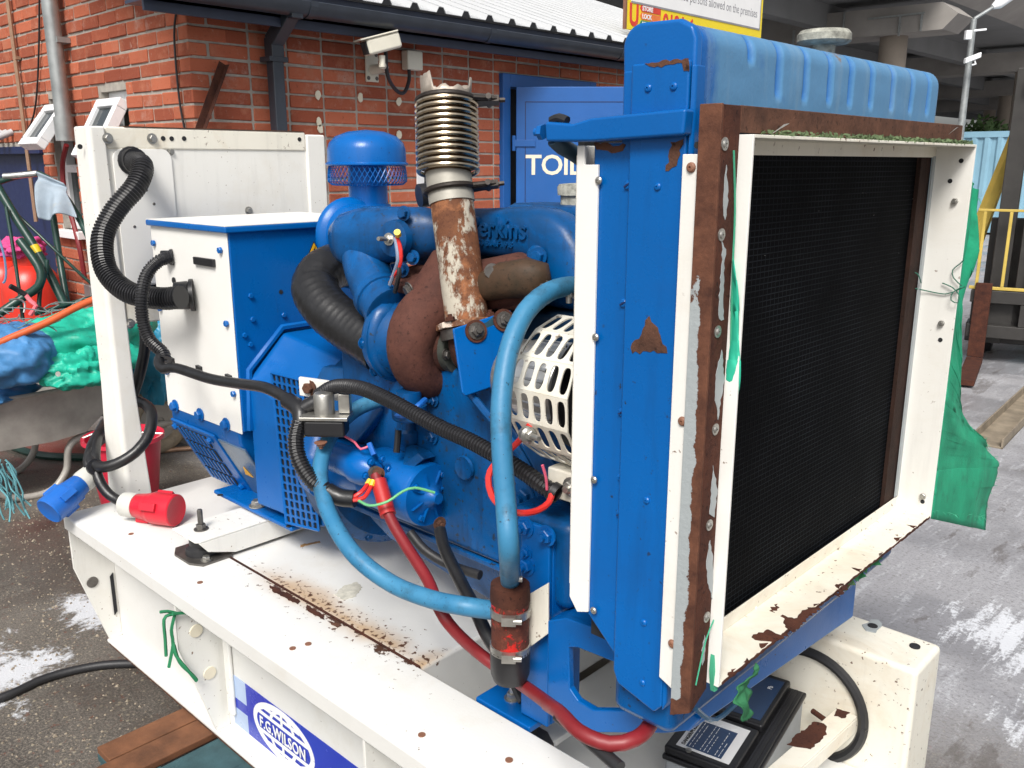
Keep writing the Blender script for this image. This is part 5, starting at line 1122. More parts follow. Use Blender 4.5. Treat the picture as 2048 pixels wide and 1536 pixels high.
# compressor housing
cc = V((-1.543,1.217,1.203)); cc = V(cc.x, tc.y, cc.z)
m = MB(); m.lathe((tc.x - .132, cc.y, tc.z + .0), NX, [(.05, -.02), (.072, -.012), (.092, 0), (.096, .010), (.096, .022), (.084, .026), (.078, .05), (.06, .08), (.045, .12)], 36); m.o('compressor_housing', 'blue_engine', tb)
cvo = []
for i in range(22):
    t = R(100) + i * R(270) / 21; cvo.append((V(tc.x - .118, tc.y + .070 * math.cos(t), tc.z + .078 * math.sin(t)), .028 - .014 * i / 21))
cvo = [(V((-1.455,1.171,1.282)), .042), (V((-1.467,1.175,1.265)), .04)] + cvo[1:]
m = MB(); m.tube([p_ for p_, _ in cvo], [r_ for _, r_ in cvo], 16); m.o('compressor_scroll', 'blue_engine', tb, ang=70)
for i in range(8):
    t = i * .785; bolt((tc.x - .128 + .0, tc.y + .09 * math.cos(t), tc.z + .09 * math.sin(t)), NX, .009, 'blue_engine', tb)
m = MB()
for i in range(14):
    t = i * 2 * math.pi / 14; d_ = V(0, math.cos(t), math.sin(t)); m.tube([V(tc.x - .115, tc.y, tc.z) + d_ * .055, V(tc.x - .11, tc.y, tc.z) + d_ * .075], .004, 5)
m.o('cooling_fin', 'blue_engine', tb)
bolt((-1.522,1.186,1.261), (-.2, -.7, .6), .012, 'blue_engine', tb); bolt((-1.447,1.16,1.269), (.1, -.3, 1), .011, 'zinc', tb)
# exhaust manifold behind
m = MB(); m.loft([(-1.487,1.269,1.323), (-1.383,1.271,1.333), (-1.273,1.266,1.349), (-1.182,1.273,1.366), (-1.135,1.287,1.36)], [(.045, .05), (.045, .05), (.04, .052), (.042, .055), (.03, .045)], 2.8, 20); xm = m.o('exhaust_manifold', 'rust_turbo', G, ang=60)
m = MB(); m.loft([(-1.227,1.227,1.355), (-1.183,1.231,1.37), (-1.132,1.24,1.378), (-1.104,1.251,1.374), (-1.091,1.255,1.369)], [(.03, .03), (.036, .036), (.036, .038), (.03, .034), (.008, .01)], 2.4, 18); m.o('manifold_branch', rusty('cast_green', (.035, .028, .018), (.085, .045, .026), .6, bump=.3), xm, ang=60)
m = MB(); m.box(*[v_ for p_ in zip(V((-1.266,1.245,1.347)) - V(.06, .0, .04), V((-1.266,1.245,1.347)) + V(.12, .06, .03)) for v_ in p_]); m.o('manifold_flange', 'rust_turbo', xm, bevel=.01)
for p_ in ((-1.196,1.21,1.386), (-1.091,1.244,1.36)): bolt(p_, (.3, -1, .1), .012, 'steel_dark', xm)
# exhaust elbow, flange, pipe, bellows
ex = thing('exhaust_stack', 'rusty exhaust pipe with flexible bellows and torn top', None, (-1.273,1.216,1.283), parent=G)
e0 = V((-1.248,1.191,1.287)); e1 = V((-1.31,1.212,1.517)); ed = (e1 - e0).normalized()
m = MB(); m.hose([fc + V(.02, 0, 0), fc + V(.07, .0, .005), V(e0.x - .0, e0.y, e0.z - .07), e0 - ed * .01], [.038], 18) if False else m.tube(smooth_path([fc + V(.02, 0, 0), fc + V(.065, .0, .01), e0 - ed * .06, e0 - ed * .012], .015), .042, 20); m.o('elbow', 'rust_dark', ex)
eu, ev, _ = basis(ed)
fl_ = [e0 - ed * .012 + (eu * math.cos(t) + ev * math.sin(t)) * (.068 if i % 3 == 0 else .060) for i, t in enumerate(2 * math.pi * i / 18 for i in range(18))]
m = MB(); m.prism(fl_, ed * .012); m.o('flange', 'rust_flange', ex, bevel=.002)
m = MB(); m.lathe(e0 - ed * .034, ed, [(.056, 0), (.056, .020)], 24); m.o('flange_collar', 'steel_dark', ex)
for t in (.2, 1.77, 3.34, 4.91): bolt(e0 + (eu * math.cos(t) + ev * math.sin(t)) * .056, ed, .009, 'rust_dark', ex, 'nut')
m = MB(); L = (e1 - e0).length; m.cyl(e0, e1, .0430, n=36); m.o('pipe', 'rust_pipe', ex)
m = MB(); m.lathe(e1 - ed * .004, ed, [(.0455, 0), (.0455, .045), (.046, .05), (.0445, .065)], 32); m.o('collar', 'silencer', ex)
def clamp(c_, d_, r_, par, mat='steel_dark'):
    u, v_, d_ = basis(d_); m = MB(); c_ = V(c_); f_ = V(.727, .687, 0); f_ = (f_ - d_ * f_.dot(d_)).normalized(); s_ = d_.cross(f_)
    lp = [c_ + (f_ * math.cos(t) + s_ * math.sin(t)) * (r_ + .004) for t in (R(25) + R(310) * i / 24 for i in range(25))]
    lp = [c_ + f_ * (r_ + .045) + s_ * .012] + lp + [c_ + f_ * (r_ + .045) - s_ * .012]; m.tube(lp, .0055, 8)
    m.obox(c_ + f_ * (r_ + .022), f_, s_, d_, .028, .016, .006); m.tube([c_ + f_ * (r_ + .03) - s_ * .03, c_ + f_ * (r_ + .03) + s_ * .03], .006, 8); m.tube([c_ + f_ * (r_ + .04), c_ + f_ * (r_ + .062)], .005, 6)
    return m.o('clamp', mat, par)
clamp(e1 + ed * .022, ed, .0455, ex, 'clamp_dark')
b0 = e1 + ed * .055; b1 = V((-1.35,1.239,1.706)); bd = (b1 - b0).normalized(); BL = (b1 - b0).length
m = MB(); m.lathe(b0, bd, [(.046, 0), (.046, BL)], 28, False); m.o('bellows_core', plain('bellows_dark', (.22, .14, .08), .4, .7, var=.5, scale=30), ex)
nb = 12
for i in range(nb):
    m = MB(); c_ = b0 + bd * (BL * (i + .45) / nb); u, v_, _ = basis(bd); m.tube([c_ + (u * math.cos(t) + v_ * math.sin(t)) * .0585 for t in (2 * math.pi * j / 40 for j in range(41))], .0048, 8, False); m.o('bellows_ring', 'bellows', ex)
clamp(b1 + bd * .002, bd, .054, ex, 'clamp_dark')
m = MB(); u, v_, _ = basis(bd); rings = []; n_ = 40; rg = random.Random(4)
tops = [.050 if (2.0 < t < 3.4) else (.038 + .006 * math.sin(t * 3) if t < 1.6 else (.012 + rg.uniform(0, .006))) for t in (2 * math.pi * j / n_ for j in range(n_))]
vdir = V(.687, -.727, 0); ldir = V(-.727, -.687, 0)
def top_(j):
    t = 2 * math.pi * j / n_; r_ = u * math.cos(t) + v_ * math.sin(t); f_ = r_.dot(vdir); l_ = r_.dot(ldir)
    return .018 + .004 * math.sin(j * 1.7) if f_ > .35 and l_ < .55 else (.047 + .003 * math.sin(j * 2.1) if l_ > .35 else (.030 + .004 * math.sin(j * 1.3) if l_ > -.1 else .043 + .003 * math.sin(j)))
tops = [top_(j) for j in range(n_)]
for f_ in (0, .5, 1): rings.append([b1 + bd * (tops[j] * f_) + (u * math.cos(2 * math.pi * j / n_) + v_ * math.sin(2 * math.pi * j / n_)) * (.0475 + .003 * f_) for j in range(n_)])
m.ringset(rings, True, False, False); m.o('torn_sleeve', plain('sleeve_metal', (.38, .33, .28), .45, .5, var=.5, scale=25), ex, solid=.002)
# turbo heat bracket plate
pA, pB, pC, pD = V((-1.201,1.109,1.289)), V((-1.161,1.226,1.315)), V((-1.145,1.194,1.179)), V((-1.166,1.099,1.164))
pn_ = (pB - pA).cross(pD - pA).normalized(); pn_ = pn_ if pn_.x > 0 else -pn_
m = MB(); m.prism([pA, pB, pC, pC.lerp(pD, .93), pD.lerp(pA, .06)], -pn_ * .007); bp_ = m.o('support_plate', 'blue_clean', G, bevel=.003)
for p_ in ((-1.181,1.149,1.281), (-1.163,1.206,1.297)):
    MB().lathe(p_, pn_, [(.022, 0), (.022, .003)], 20).o('washer', 'rust_dark', bp_); bolt(V(p_) + pn_ * .003, pn_, .0115, 'steel_dark', bp_, 'nut')
patch([pA.lerp(pB, .35).lerp(pD.lerp(pC, .35), .02), pA.lerp(pB, .97).lerp(pD.lerp(pC, .97), .02), pA.lerp(pB, .97).lerp(pD.lerp(pC, .97), .26), pA.lerp(pB, .30).lerp(pD.lerp(pC, .3), .30)], pn_, plain('blue_burnt', (.012, .05, .075), .5, var=.4, scale=30), bp_, 'scorched_paint', .0006, .006, .02, 2)

# ---- air cleaner: mushroom rain cap on a stack, canister, rubber duct
ac = thing('air_cleaner', 'blue air cleaner with a mushroom rain cap', None, (-1.896,1.453,1.458), parent=G)
c0 = V((-1.92,1.476,1.591)); ax_ = V(c0.x, c0.y, 0)
zc = c0.z
m = MB(); m.lathe((c0.x, c0.y, zc), NZ, [(.106, -.002), (.103, 0), (.1025, .006), (.1015, .034), (.096, .050), (.080, .066), (.048, .078), (.004, .083)], 48, True); m.o('rain_cap', 'blue_clean', ac, ang=50)
m = MB(); m.lathe((c0.x, c0.y, zc - .008), NZ, [(.104, 0), (.108, .003), (.108, .006), (.103, .009)], 48); m.o('cap_rim', 'blue_clean', ac)
def basket(u, v_):
    t = 2 * math.pi * u; r_ = .099 + .004 * math.sin(v_ * 3) - (.050 * max(0, (v_ - .62) / .38) ** 1.6); return (c0.x + r_ * math.cos(t), c0.y + r_ * math.sin(t), zc - .006 - .046 * min(1, v_ / .75) - .006 * v_)
wr = MB()
for i in range(48):
    for s_ in (1, -1): wr.tube([basket((i + s_ * 3 * j / 8) / 48, j / 8) for j in range(9)], .0010, 3, False)
wr.o('wire_basket', 'blue', ac, smooth=False)
z0 = V((-1.896,1.452,1.455)).z
m = MB(); m.lathe((c0.x, c0.y, z0 - .06), NZ, [(.052, 0), (.052, zc - z0 - .055), (.058, zc - z0 - .053), (.058, zc - z0 - .048), (.051, zc - z0 - .046), (.051, zc - z0 + .06)], 32); m.o('stack', 'blue', ac)
a, b = V((-2.032,1.447,1.401)), V((-1.848,1.391,1.434)); a = V((-1.904,1.4,1.408))
m = MB(); m.lathe(a, (-.75, .1, 0), [(.045, -.20), (.078, -.19), (.080, -.02), (.092, -.012), (.097, -.004), (.097, .004), (.09, .01), (.04, .014)], 36); m.o('canister', 'blue', ac)
m = MB(); m.box(c0.x - .03, c0.x + .03, c0.y - .05, c0.y + .05, z0 - .16, z0 - .05); m.o('neck', 'blue', ac, bevel=.01)
bolt((-1.849,1.31,1.406), (.3, -1, .2), .011, 'rust', ac, 'nut')
m = MB(); hp = smooth_path([(-1.811,1.35,1.335), (-1.794,1.285,1.348), (-1.771,1.217,1.337), (-1.744,1.175,1.305), (-1.681,1.164,1.264), (-1.613,1.174,1.23), (-1.551,1.182,1.207), (-1.51,1.187,1.191)], .008); hp = resample(hp, .006); m.tube(hp, [.0545 + .0007 * math.sin(i * 2.1) + .001 * noise.noise(V(i * .15, 0, 0)) for i in range(len(hp))], 28); m.o('rubber_duct', 'rubber_hose', G)

# ---- charging alternator with slotted belt guard
ca = thing('charging_alternator', 'small aluminium charging alternator behind a white slotted guard', None, (-.95, 1.14, 1.1), parent=G)
cA = V((-0.963,1.14,1.214)); cz_ = cA.z; cy_ = 1.145; 
m = MB(); m.lathe((-1.085, cy_, cz_), NX, [(.03, 0), (.06, .005), (.068, .02), (.068, .055), (.073, .06), (.073, .13), (.06, .15)], 34); m.o('body', 'aluminium', ca)
m = MB()
for i in range(22):
    t = i * 2 * math.pi / 22; m.tube([(-1.025, cy_ + .069 * math.cos(t), cz_ + .069 * math.sin(t)), (-.945, cy_ + .0735 * math.cos(t), cz_ + .0735 * math.sin(t))], .0035, 4)
m.o('cooling_rib', 'aluminium', ca)
m = MB(); m.lathe((-.93, cy_, cz_), NX, [(.075, 0), (.078, .005), (.078, .022), (.06, .025), (.05, .03), (.062, .034), (.064, .05), (.03, .052)], 34); m.o('pulley', 'steel_dark', ca)
m = MB(); m.lathe((-.905, cy_, cz_), NX, [(.10, 0), (.10, .02), (.08, .021)], 34); m.o('belt', 'rubber', ca)
GR = .128; gx0, gx1 = -.975, -.845
def guard(u, v_):
    a = R(98) + v_ * R(170); seg = R(170) / 7; k_ = math.floor((a - R(98)) / seg + 1e-6); t0 = R(98) + min(k_, 6) * seg; t1 = t0 + seg; f_ = (a - t0) / seg
    p0 = V(0, math.cos(t0), math.sin(t0)); p1 = V(0, math.cos(t1), math.sin(t1)); p_ = p0.lerp(p1, max(0, min(1, f_))) * GR
    taper = .018 * abs(v_ - .45) * 2
    return V(gx0 + taper + (gx1 - gx0 - taper) * u, cy_ + p_.y, cz_ + p_.z)
slotted(guard, 5, 7, .17, .10, 'white_old', ca, 'guard', .0025, 3)
m = MB(); m.box(-.93, -.85, cy_ - .075, cy_ - .035, cz_ - .175, cz_ - .122); m.o('guard_foot', 'white_old', ca, bevel=.004); bolt((-.875, cy_ - .0755, cz_ - .145), NY, .012, 'zinc', ca, 'nut')
bolt((-0.912,1.006,1.166), (.9, -.4, .1), .0085, 'zinc', ca, 'stud'); MB().lathe((-0.923,1.009,1.164), (.9, -.4, .1), [(.014, 0), (.014, .012), (.010, .016)], 18).o('terminal_post', 'zinc', ca)

# ---- cooling fan
fa = thing('cooling_fan', 'dark fan behind the radiator', None, (-.83, 1.357, 1.22), parent=G)
MB().lathe((-.90, 1.357, 1.22), NX, [(.05, 0), (.07, .01), (.07, .09), (.04, .10)], 24).o('hub', 'steel_dark', fa)
for i in range(7):
    t = i * 2 * math.pi / 7; d_ = V(0, math.cos(t), math.sin(t)); pd = V(0, -math.sin(t), math.cos(t)); o_ = V(-.84, 1.357, 1.22)
    m = MB(); m.hexa([o_ + d_ * .06 - pd * .04 + V(-.025, 0, 0), o_ + d_ * .06 + pd * .04 + V(.02, 0, 0), o_ + d_ * .27 + pd * .06 + V(.02, 0, 0), o_ + d_ * .27 - pd * .06 + V(-.025, 0, 0), o_ + d_ * .06 - pd * .04 + V(-.022, 0, 0), o_ + d_ * .06 + pd * .04 + V(.023, 0, 0), o_ + d_ * .27 + pd * .06 + V(.023, 0, 0), o_ + d_ * .27 - pd * .06 + V(-.022, 0, 0)]); m.o('blade', 'black_plastic', fa, smooth=False)

# =====================================================================
# RADIATOR
# =====================================================================
rd = thing('radiator', 'blue radiator with rusty frame and white air duct', None, (-.63, 1.355, .86), parent=G)
YS = .925                                   # outer face of the near side panel
m = MB(); m.box(-.735, -.612, .95, 1.76, .905, 1.625); m.o('core_box', 'dark_inside', rd, smooth=False)
MB().box(-.6115, -.600, .965, 1.752, .925, 1.612).o('core', 'core', rd, smooth=False)
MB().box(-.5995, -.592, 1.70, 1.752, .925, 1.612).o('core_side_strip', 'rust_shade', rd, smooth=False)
# tank: rounded header with pressed ribs
TZ0, TZ1 = 1.657, 1.752
m = MB(); m.box(-.690, -.610, .95, 1.77, 1.6255, 1.6565); m.o('tank_flange', plain('tank_seam', (.03, .06, .09), .6, var=.5, scale=20), rd, bevel=.004)
GV = [V(p_).y for p_ in ((-0.6,1.079,1.724), (-0.6,1.159,1.705), (-0.6,1.238,1.71), (-0.6,1.317,1.715), (-0.6,1.39,1.713), (-0.6,1.471,1.718), (-0.6,1.557,1.716), (-0.6,1.643,1.721), (-0.6,1.725,1.717))]
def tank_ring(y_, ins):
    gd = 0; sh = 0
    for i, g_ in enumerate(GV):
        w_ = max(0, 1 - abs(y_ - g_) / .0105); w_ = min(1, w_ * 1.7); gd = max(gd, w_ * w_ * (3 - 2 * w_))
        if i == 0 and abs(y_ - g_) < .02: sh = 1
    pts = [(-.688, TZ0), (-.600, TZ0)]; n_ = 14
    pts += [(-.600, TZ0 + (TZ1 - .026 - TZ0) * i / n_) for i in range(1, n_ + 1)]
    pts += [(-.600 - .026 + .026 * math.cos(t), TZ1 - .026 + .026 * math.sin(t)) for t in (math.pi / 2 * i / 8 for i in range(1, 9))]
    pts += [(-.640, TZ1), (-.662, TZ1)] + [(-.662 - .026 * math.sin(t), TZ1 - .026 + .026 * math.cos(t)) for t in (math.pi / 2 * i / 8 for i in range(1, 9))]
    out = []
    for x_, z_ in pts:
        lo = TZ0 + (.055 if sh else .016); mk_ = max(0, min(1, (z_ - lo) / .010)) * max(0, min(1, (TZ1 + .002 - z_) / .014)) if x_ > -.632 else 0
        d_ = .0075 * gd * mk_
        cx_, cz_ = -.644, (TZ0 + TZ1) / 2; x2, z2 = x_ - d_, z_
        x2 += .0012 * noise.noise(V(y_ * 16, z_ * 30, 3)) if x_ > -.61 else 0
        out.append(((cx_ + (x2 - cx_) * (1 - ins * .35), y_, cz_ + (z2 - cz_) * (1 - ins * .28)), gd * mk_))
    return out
ys = []; y_ = .946
while y_ < 1.786: ys.append(y_); y_ += .003
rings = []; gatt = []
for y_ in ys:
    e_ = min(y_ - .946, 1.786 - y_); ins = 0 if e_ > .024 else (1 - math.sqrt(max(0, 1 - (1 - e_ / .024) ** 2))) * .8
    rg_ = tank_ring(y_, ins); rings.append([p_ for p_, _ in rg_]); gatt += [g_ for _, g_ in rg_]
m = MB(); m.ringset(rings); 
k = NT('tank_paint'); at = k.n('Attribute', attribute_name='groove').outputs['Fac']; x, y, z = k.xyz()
fade = k.step(k.math('ADD', k.math('MULTIPLY', k.step(y, .955, 1.02), .45), k.noise(7, 8, .68, dist=.4)), .62, .86)
c = k.mix(fade, (.003, .10, .36), (.085, .225, .40))
c = k.mix(k.math('MULTIPLY', k.step(k.noise(12, 6, .6, vec=k.mapped((1, 2.5, .35))), .52, .74), .45), c, (.20, .31, .41))
c = k.mix(k.math('MULTIPLY', at, .85), c, (.006, .105, .36))  # pressed grooves deeper blue: unfaded paint, plus their shade put into the colour
c = k.mix(k.math('MULTIPLY', k.step(k.noise(9, 9, .7), .64, .70), k.step(z, 1.715, 1.738)), c, (.20, .12, .06))
c = k.mix(k.step(k.noise(60, 5, .7), .70, .74), c, (.35, .38, .4))
k.bump(k.noise(120, 4, .6), .15, .004); M['tank_paint'] = k.out(c, k.math('ADD', .26, k.math('MULTIPLY', fade, .22)), 0, .4)
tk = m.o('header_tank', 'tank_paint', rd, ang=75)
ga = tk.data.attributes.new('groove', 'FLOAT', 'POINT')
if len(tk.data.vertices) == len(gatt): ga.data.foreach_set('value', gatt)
for (yy, zz_) in ((.985, 1.718), (1.010, 1.716), (.985, 1.675), (1.010, 1.674), (1.752, 1.692), (1.772, 1.694)): MB().lathe((-.6045, yy, zz_), NX, [(.0062, 0), (.005, .0015), (.003, .0004)], 14).o('dimple', 'blue', rd)
# end casing of the tank: smooth rolled top over the side panel
pr = []
for i in range(11):
    t = math.pi / 2 * i / 10; pr.append((-.693 + .028 - .028 * math.cos(t), 1.726 + .028 * math.sin(t)))
pr += [(-.612, 1.753), (-.594, 1.744), (-.588, 1.73), (-.588, 1.660), (-.690, 1.660)]
m = MB(); m.prism([(a, .930, b) for a, b in pr], (0, .016, 0)); m.o('tank_end', 'blue', rd, bevel=.005, seg=3)
cq = V((-0.655,1.402,1.778)); m = MB(); m.lathe((cq.x, cq.y, TZ1 - .002), NZ, [(.018, 0), (.018, .018), (.036, .02), (.041, .024), (.041, .034), (.036, .040), (.008, .042)], 30); m.o('filler_cap', 'cap_moss', rd)
MB().obox((cq.x + .005, cq.y + .03, TZ1 + .030), (0, 1, 0), (1, 0, 0), (0, 0, 1), .022, .012, .006).o('cap_lever', 'cap_moss', rd, bevel=.003)
# near side panel: broad sheet plus raised front channel reaching lower
m = MB(); m.prism([(-.733, YS + .004, .955), (-.733, YS + .004, 1.615), (-.690, YS + .004, 1.615), (-.690, YS + .004, 1.70), (-.592, YS + .004, 1.70), (-.592, YS + .004, .90), (-.672, YS + .004, .90)], (0, .02, 0)); sp_ = m.o('side_panel', 'blue_clean', rd, bevel=.003)
m = MB(); m.prism([(-.672, YS - .004, 1.706), (-.590, YS - .004, 1.706), (-.588, YS - .004, .862), (-.600, YS - .004, .848), (-.664, YS - .004, .866), (-.672, YS - .004, .885)], (0, .0075, 0)); m.o('side_channel', 'blue_clean', rd, bevel=.003)
m = MB(); m.prism([(-.5879, YS - .003, .855), (-.5879, YS - .003, 1.70), (-.583, YS + .002, 1.70), (-.583, YS + .002, .868)], (0, .02, 0)); m.o('channel_return', 'blue', rd, bevel=.002)
for p_ in ((-0.677,0.929,1.563), (-0.678,0.929,1.413), (-0.675,0.929,1.266), (-0.673,0.929,1.121), (-0.67,0.929,0.976), ): 
    bolt(p_, NY, .0062, 'blue_clean', rd, 'dome', 'screw', False); MB().obox(V(p_) + V(0, -.0042, 0), (1, 0, .6), (0, 1, 0), (-.6, 0, 1), .0045, .0005, .0008).o('screw_slot', 'navy', rd, smooth=False)
for p_ in ((-0.627,0.921,1.562), (-0.646,0.921,1.677), (-0.61,0.921,1.677), (-0.622,0.921,0.978), (-0.62,0.921,0.886), (-0.625,0.921,1.156), (-0.675,0.929,1.173)): bolt(p_, NY, .005, 'blue_clean', rd, 'dome', 'rivet', False)
# rust marks on the panel
def mk(pts, sd, mat='rust', y_=YS - .004, lift=.0007, rag=.0028): return patch(pts, NY, mat, rd, 'rust_patch', lift, rag, .005, sd)
mk([(-0.633,0.921,1.401), (-0.622,0.921,1.393), (-0.604,0.921,1.361), (-0.612,0.921,1.356), (-0.629,0.921,1.359), (-0.644,0.921,1.353), (-0.658,0.921,1.351), (-0.653,0.921,1.369), (-0.642,0.921,1.378)], 1)
mk([(-0.611,0.921,1.618), (-0.597,0.921,1.617), (-0.595,0.921,1.599), (-0.602,0.921,1.588), (-0.612,0.921,1.58), (-0.617,0.921,1.581), (-0.611,0.921,1.591), (-0.614,0.921,1.605)], 2, rag=.004)
mk([(-0.652,0.921,1.705), (-0.627,0.921,1.706), (-0.591,0.921,1.707), (-0.59,0.921,1.693), (-0.596,0.921,1.694), (-0.6,0.921,1.702), (-0.623,0.921,1.701), (-0.638,0.921,1.7)], 3, rag=.0016)
mk([(-0.733,0.929,1.614), (-0.682,0.929,1.612), (-0.687,0.929,1.606), (-0.711,0.929,1.603), (-0.73,0.929,1.606)], 4, y_=YS)
# white edging strip towards the engine
m = MB(); m.prism([(-.757, YS - .001, .968), (-.757, YS - .001, 1.612), (-.7445, YS - .001, 1.612), (-.7445, YS - .001, 1.588), (-.722, YS - .001, 1.588), (-.722, YS - .001, .955), (-.742, YS - .001, .948)], (0, .0045, 0)); m.prism([(-.757, YS + .0036, .968), (-.757, YS + .0036, 1.612), (-.7545, YS + .0036, 1.612), (-.7545, YS + .0036, .968)], (0, .03, 0)); m.o('edge_strip', 'white_clean', rd, bevel=.001)
m = MB(); m.box(-.763, -.7575, .93, .962, .985, 1.60); m.o('guard_edge', 'white_old', rd, bevel=.001)
m = MB(); m.box(-.775, -.7635, .948, 1.76, .95, 1.62); m.o('fan_shroud', 'dark_inside', rd, smooth=False)
for p_ in ((-0.72,0.924,1.568), (-0.719,0.924,1.363), (-0.716,0.924,1.161), (-0.711,0.924,0.962)): bolt(p_, NY, .0055, 'zinc', rd, 'dome', 'screw', False)
# cream strip and grey angle next to the duct
m = MB(); m.prism([(-.589, .9135, .912), (-.589, .9135, 1.600), (-.562, .9135, 1.600), (-.562, .9135, .90)], (0, .004, 0)); m.o('cream_strip', 'white', rd, bevel=.001)
for p_ in ((-0.576,0.913,1.585), (-0.571,0.913,1.278), (-0.57,0.913,0.97)): bolt(p_, NY, .0062, 'brown_cover', rd, 'dome', 'screw', False)
MB().lathe(V((-0.57,0.914,1.61)), NY, [(.004, 0), (.004, .0006)], 12).o('hole', 'dark_inside', rd)
XR = -.537
m = MB(); m.prism([(-.566, .9085, .866), (-.566, .9085, 1.655), (XR, .9085, 1.655), (XR, .9085, .882)], (0, .0045, 0)); m.o('frame_side_leg', 'rust_grey', rd, bevel=.001)
m = MB(); m.prism([(XR - .005, .9132, .880), (XR - .005, .951, .900), (XR - .005, .951, 1.654), (XR - .005, .9132, 1.654)], (.005, 0, 0)); fr_ = m.o('frame_leg', 'rust_dark', rd, bevel=.001)
m = MB(); m.box(XR - .0052, XR + .0, .9515, 1.728, 1.624, 1.6545); m.o('frame_top', 'rust', rd, bevel=.001)
m = MB(); m.box(XR - .028, XR - .0053, .9515, 1.728, 1.650, 1.6545); m.o('frame_top_ledge', 'rust_dark', rd, bevel=.001)
# grey primer islands left on the rusty leg
for i, pts in enumerate((
    [(-0.537,0.932,1.464), (-0.537,0.934,1.491), (-0.537,0.924,1.503), (-0.537,0.927,1.479), (-0.537,0.925,1.432), (-0.537,0.928,1.408), (-0.537,0.938,1.407)],
    [(-0.537,0.938,1.37), (-0.537,0.928,1.34), (-0.537,0.93,1.308), (-0.537,0.94,1.281), (-0.537,0.943,1.306), (-0.537,0.949,1.33)],
    [(-0.537,0.934,1.223), (-0.537,0.933,1.19), (-0.537,0.931,1.157), (-0.537,0.944,1.15), (-0.537,0.948,1.186)],
    [(-0.537,0.936,1.121), (-0.537,0.931,1.088), (-0.537,0.936,1.066), (-0.537,0.952,1.031), (-0.537,0.948,1.089)],
    [(-0.537,0.933,1.548), (-0.537,0.929,1.526), (-0.537,0.926,1.531), (-0.537,0.921,1.56), (-0.537,0.924,1.588)],
    [(-0.537,0.941,0.973), (-0.537,0.939,0.948), (-0.537,0.936,0.942), (-0.537,0.933,0.965), (-0.537,0.938,0.986)])):
    patch(pts, NX, 'grey_paint', rd, 'primer_patch', .0006, .0015, .005, 40 + i)
for p_ in ((-0.537,0.918,1.611), (-0.537,0.922,1.509), (-0.537,0.926,1.394), (-0.537,0.934,1.27), (-0.537,0.933,1.143), (-0.537,0.94,1.011)): bolt(p_, NX, .0052, 'zinc', rd, 'dome', 'rivet', True)
# duct
DY0, DY1, DZ0, DZ1, DXF, DXB = .952, 1.757, .908, 1.622, -.520, -.590
m = MB(); m.box(DXB, DXF, DY0, DY0 + .004, DZ0, DZ1); m.o('duct_side', 'white_clean', rd, bevel=.0008)
m = MB(); m.box(DXB, DXF, DY1, DY1 + .004, DZ0, DZ1); ds_ = m.o('duct_side', 'white', rd, bevel=.0008)
m = MB(); m.box(DXB, DXF, DY0 + .0041, DY1 - .0001, DZ1 - .004, DZ1); m.o('duct_top', 'white_old', rd, bevel=.0008)
m = MB(); m.box(DXB, DXF, DY0 + .0041, DY1 - .0001, DZ0, DZ0 + .004); m.box(DXB, DXB + .003, DY0 + .0041, DY1 - .0001, DZ0 + .0041, DZ0 + .026); db = m.o('duct_bottom', 'white_old', rd, bevel=.0008)
m = MB(); m.box(DXB, DXB + .003, DY0 + .0041, DY1 - .0001, DZ1 - .022, DZ1 - .0041); m.o('duct_lip', 'white_old', rd, smooth=False)
m = MB(); m.box(DXB + .0005, DXB + .004, DY1 - .012, DY1 - .0005, DZ0 + .03, DZ1 - .02); m.o('rubber_seal', 'grey_paint', rd, smooth=False)
for p_ in ((-0.544,1.757,1.522), (-0.542,1.757,1.296), (-0.538,1.757,0.949)): bolt(p_, NY, .006, 'zinc', rd, 'nut', 'bolt', False)
for p_ in ((-0.542,1.757,1.594), (-0.541,1.757,1.264), (-0.538,1.757,0.937), (-0.557,1.757,1.558)): MB().lathe(p_, NY, [(.0042, 0), (.0042, .0008)], 12).o('hole', 'dark_inside', rd)
# peeling rust on the bottom plate
z9 = DZ0 + .0041
for i, pts in enumerate((
    [(-0.549,1.102,0.912), (-0.54,1.134,0.912), (-0.521,1.129,0.912), (-0.514,1.145,0.912), (-0.516,1.11,0.912), (-0.52,1.103,0.912), (-0.534,1.093,0.912), (-0.547,1.094,0.912)],
    [(-0.547,1.187,0.912), (-0.527,1.188,0.912), (-0.528,1.215,0.912), (-0.53,1.237,0.912), (-0.514,1.248,0.912), (-0.513,1.193,0.912), (-0.513,1.144,0.912), (-0.528,1.162,0.912)],
    [(-0.57,1.191,0.912), (-0.569,1.214,0.912), (-0.562,1.205,0.912), (-0.561,1.182,0.912)],
    [(-0.516,1.306,0.912), (-0.517,1.347,0.912), (-0.511,1.353,0.912), (-0.508,1.303,0.912)],
    [(-0.523,1.025,0.912), (-0.526,1.038,0.912), (-0.521,1.035,0.912), (-0.519,1.024,0.912)],
    [(-0.523,0.982,0.912), (-0.527,0.998,0.912), (-0.521,0.994,0.912), (-0.518,0.98,0.912)])):
    patch(pts, NZ, 'rust_dark', rd, 'rust_patch', .0006, .004, .005, 60 + i)
patch([(-0.604,1.121,0.912), (-0.603,1.188,0.912), (-0.59,1.178,0.912), (-0.592,1.11,0.912)], NZ, 'sign_white', rd, 'suds', .003, .005, .008, 71)
patch([(-.5196, .96, .9125), (-.5196, 1.75, .9125), (-.5196, 1.75, .9085), (-.5196, .96, .9085)], NX, 'rust_dark', rd, 'rust_edge', .0008, .0012, .008, 77)
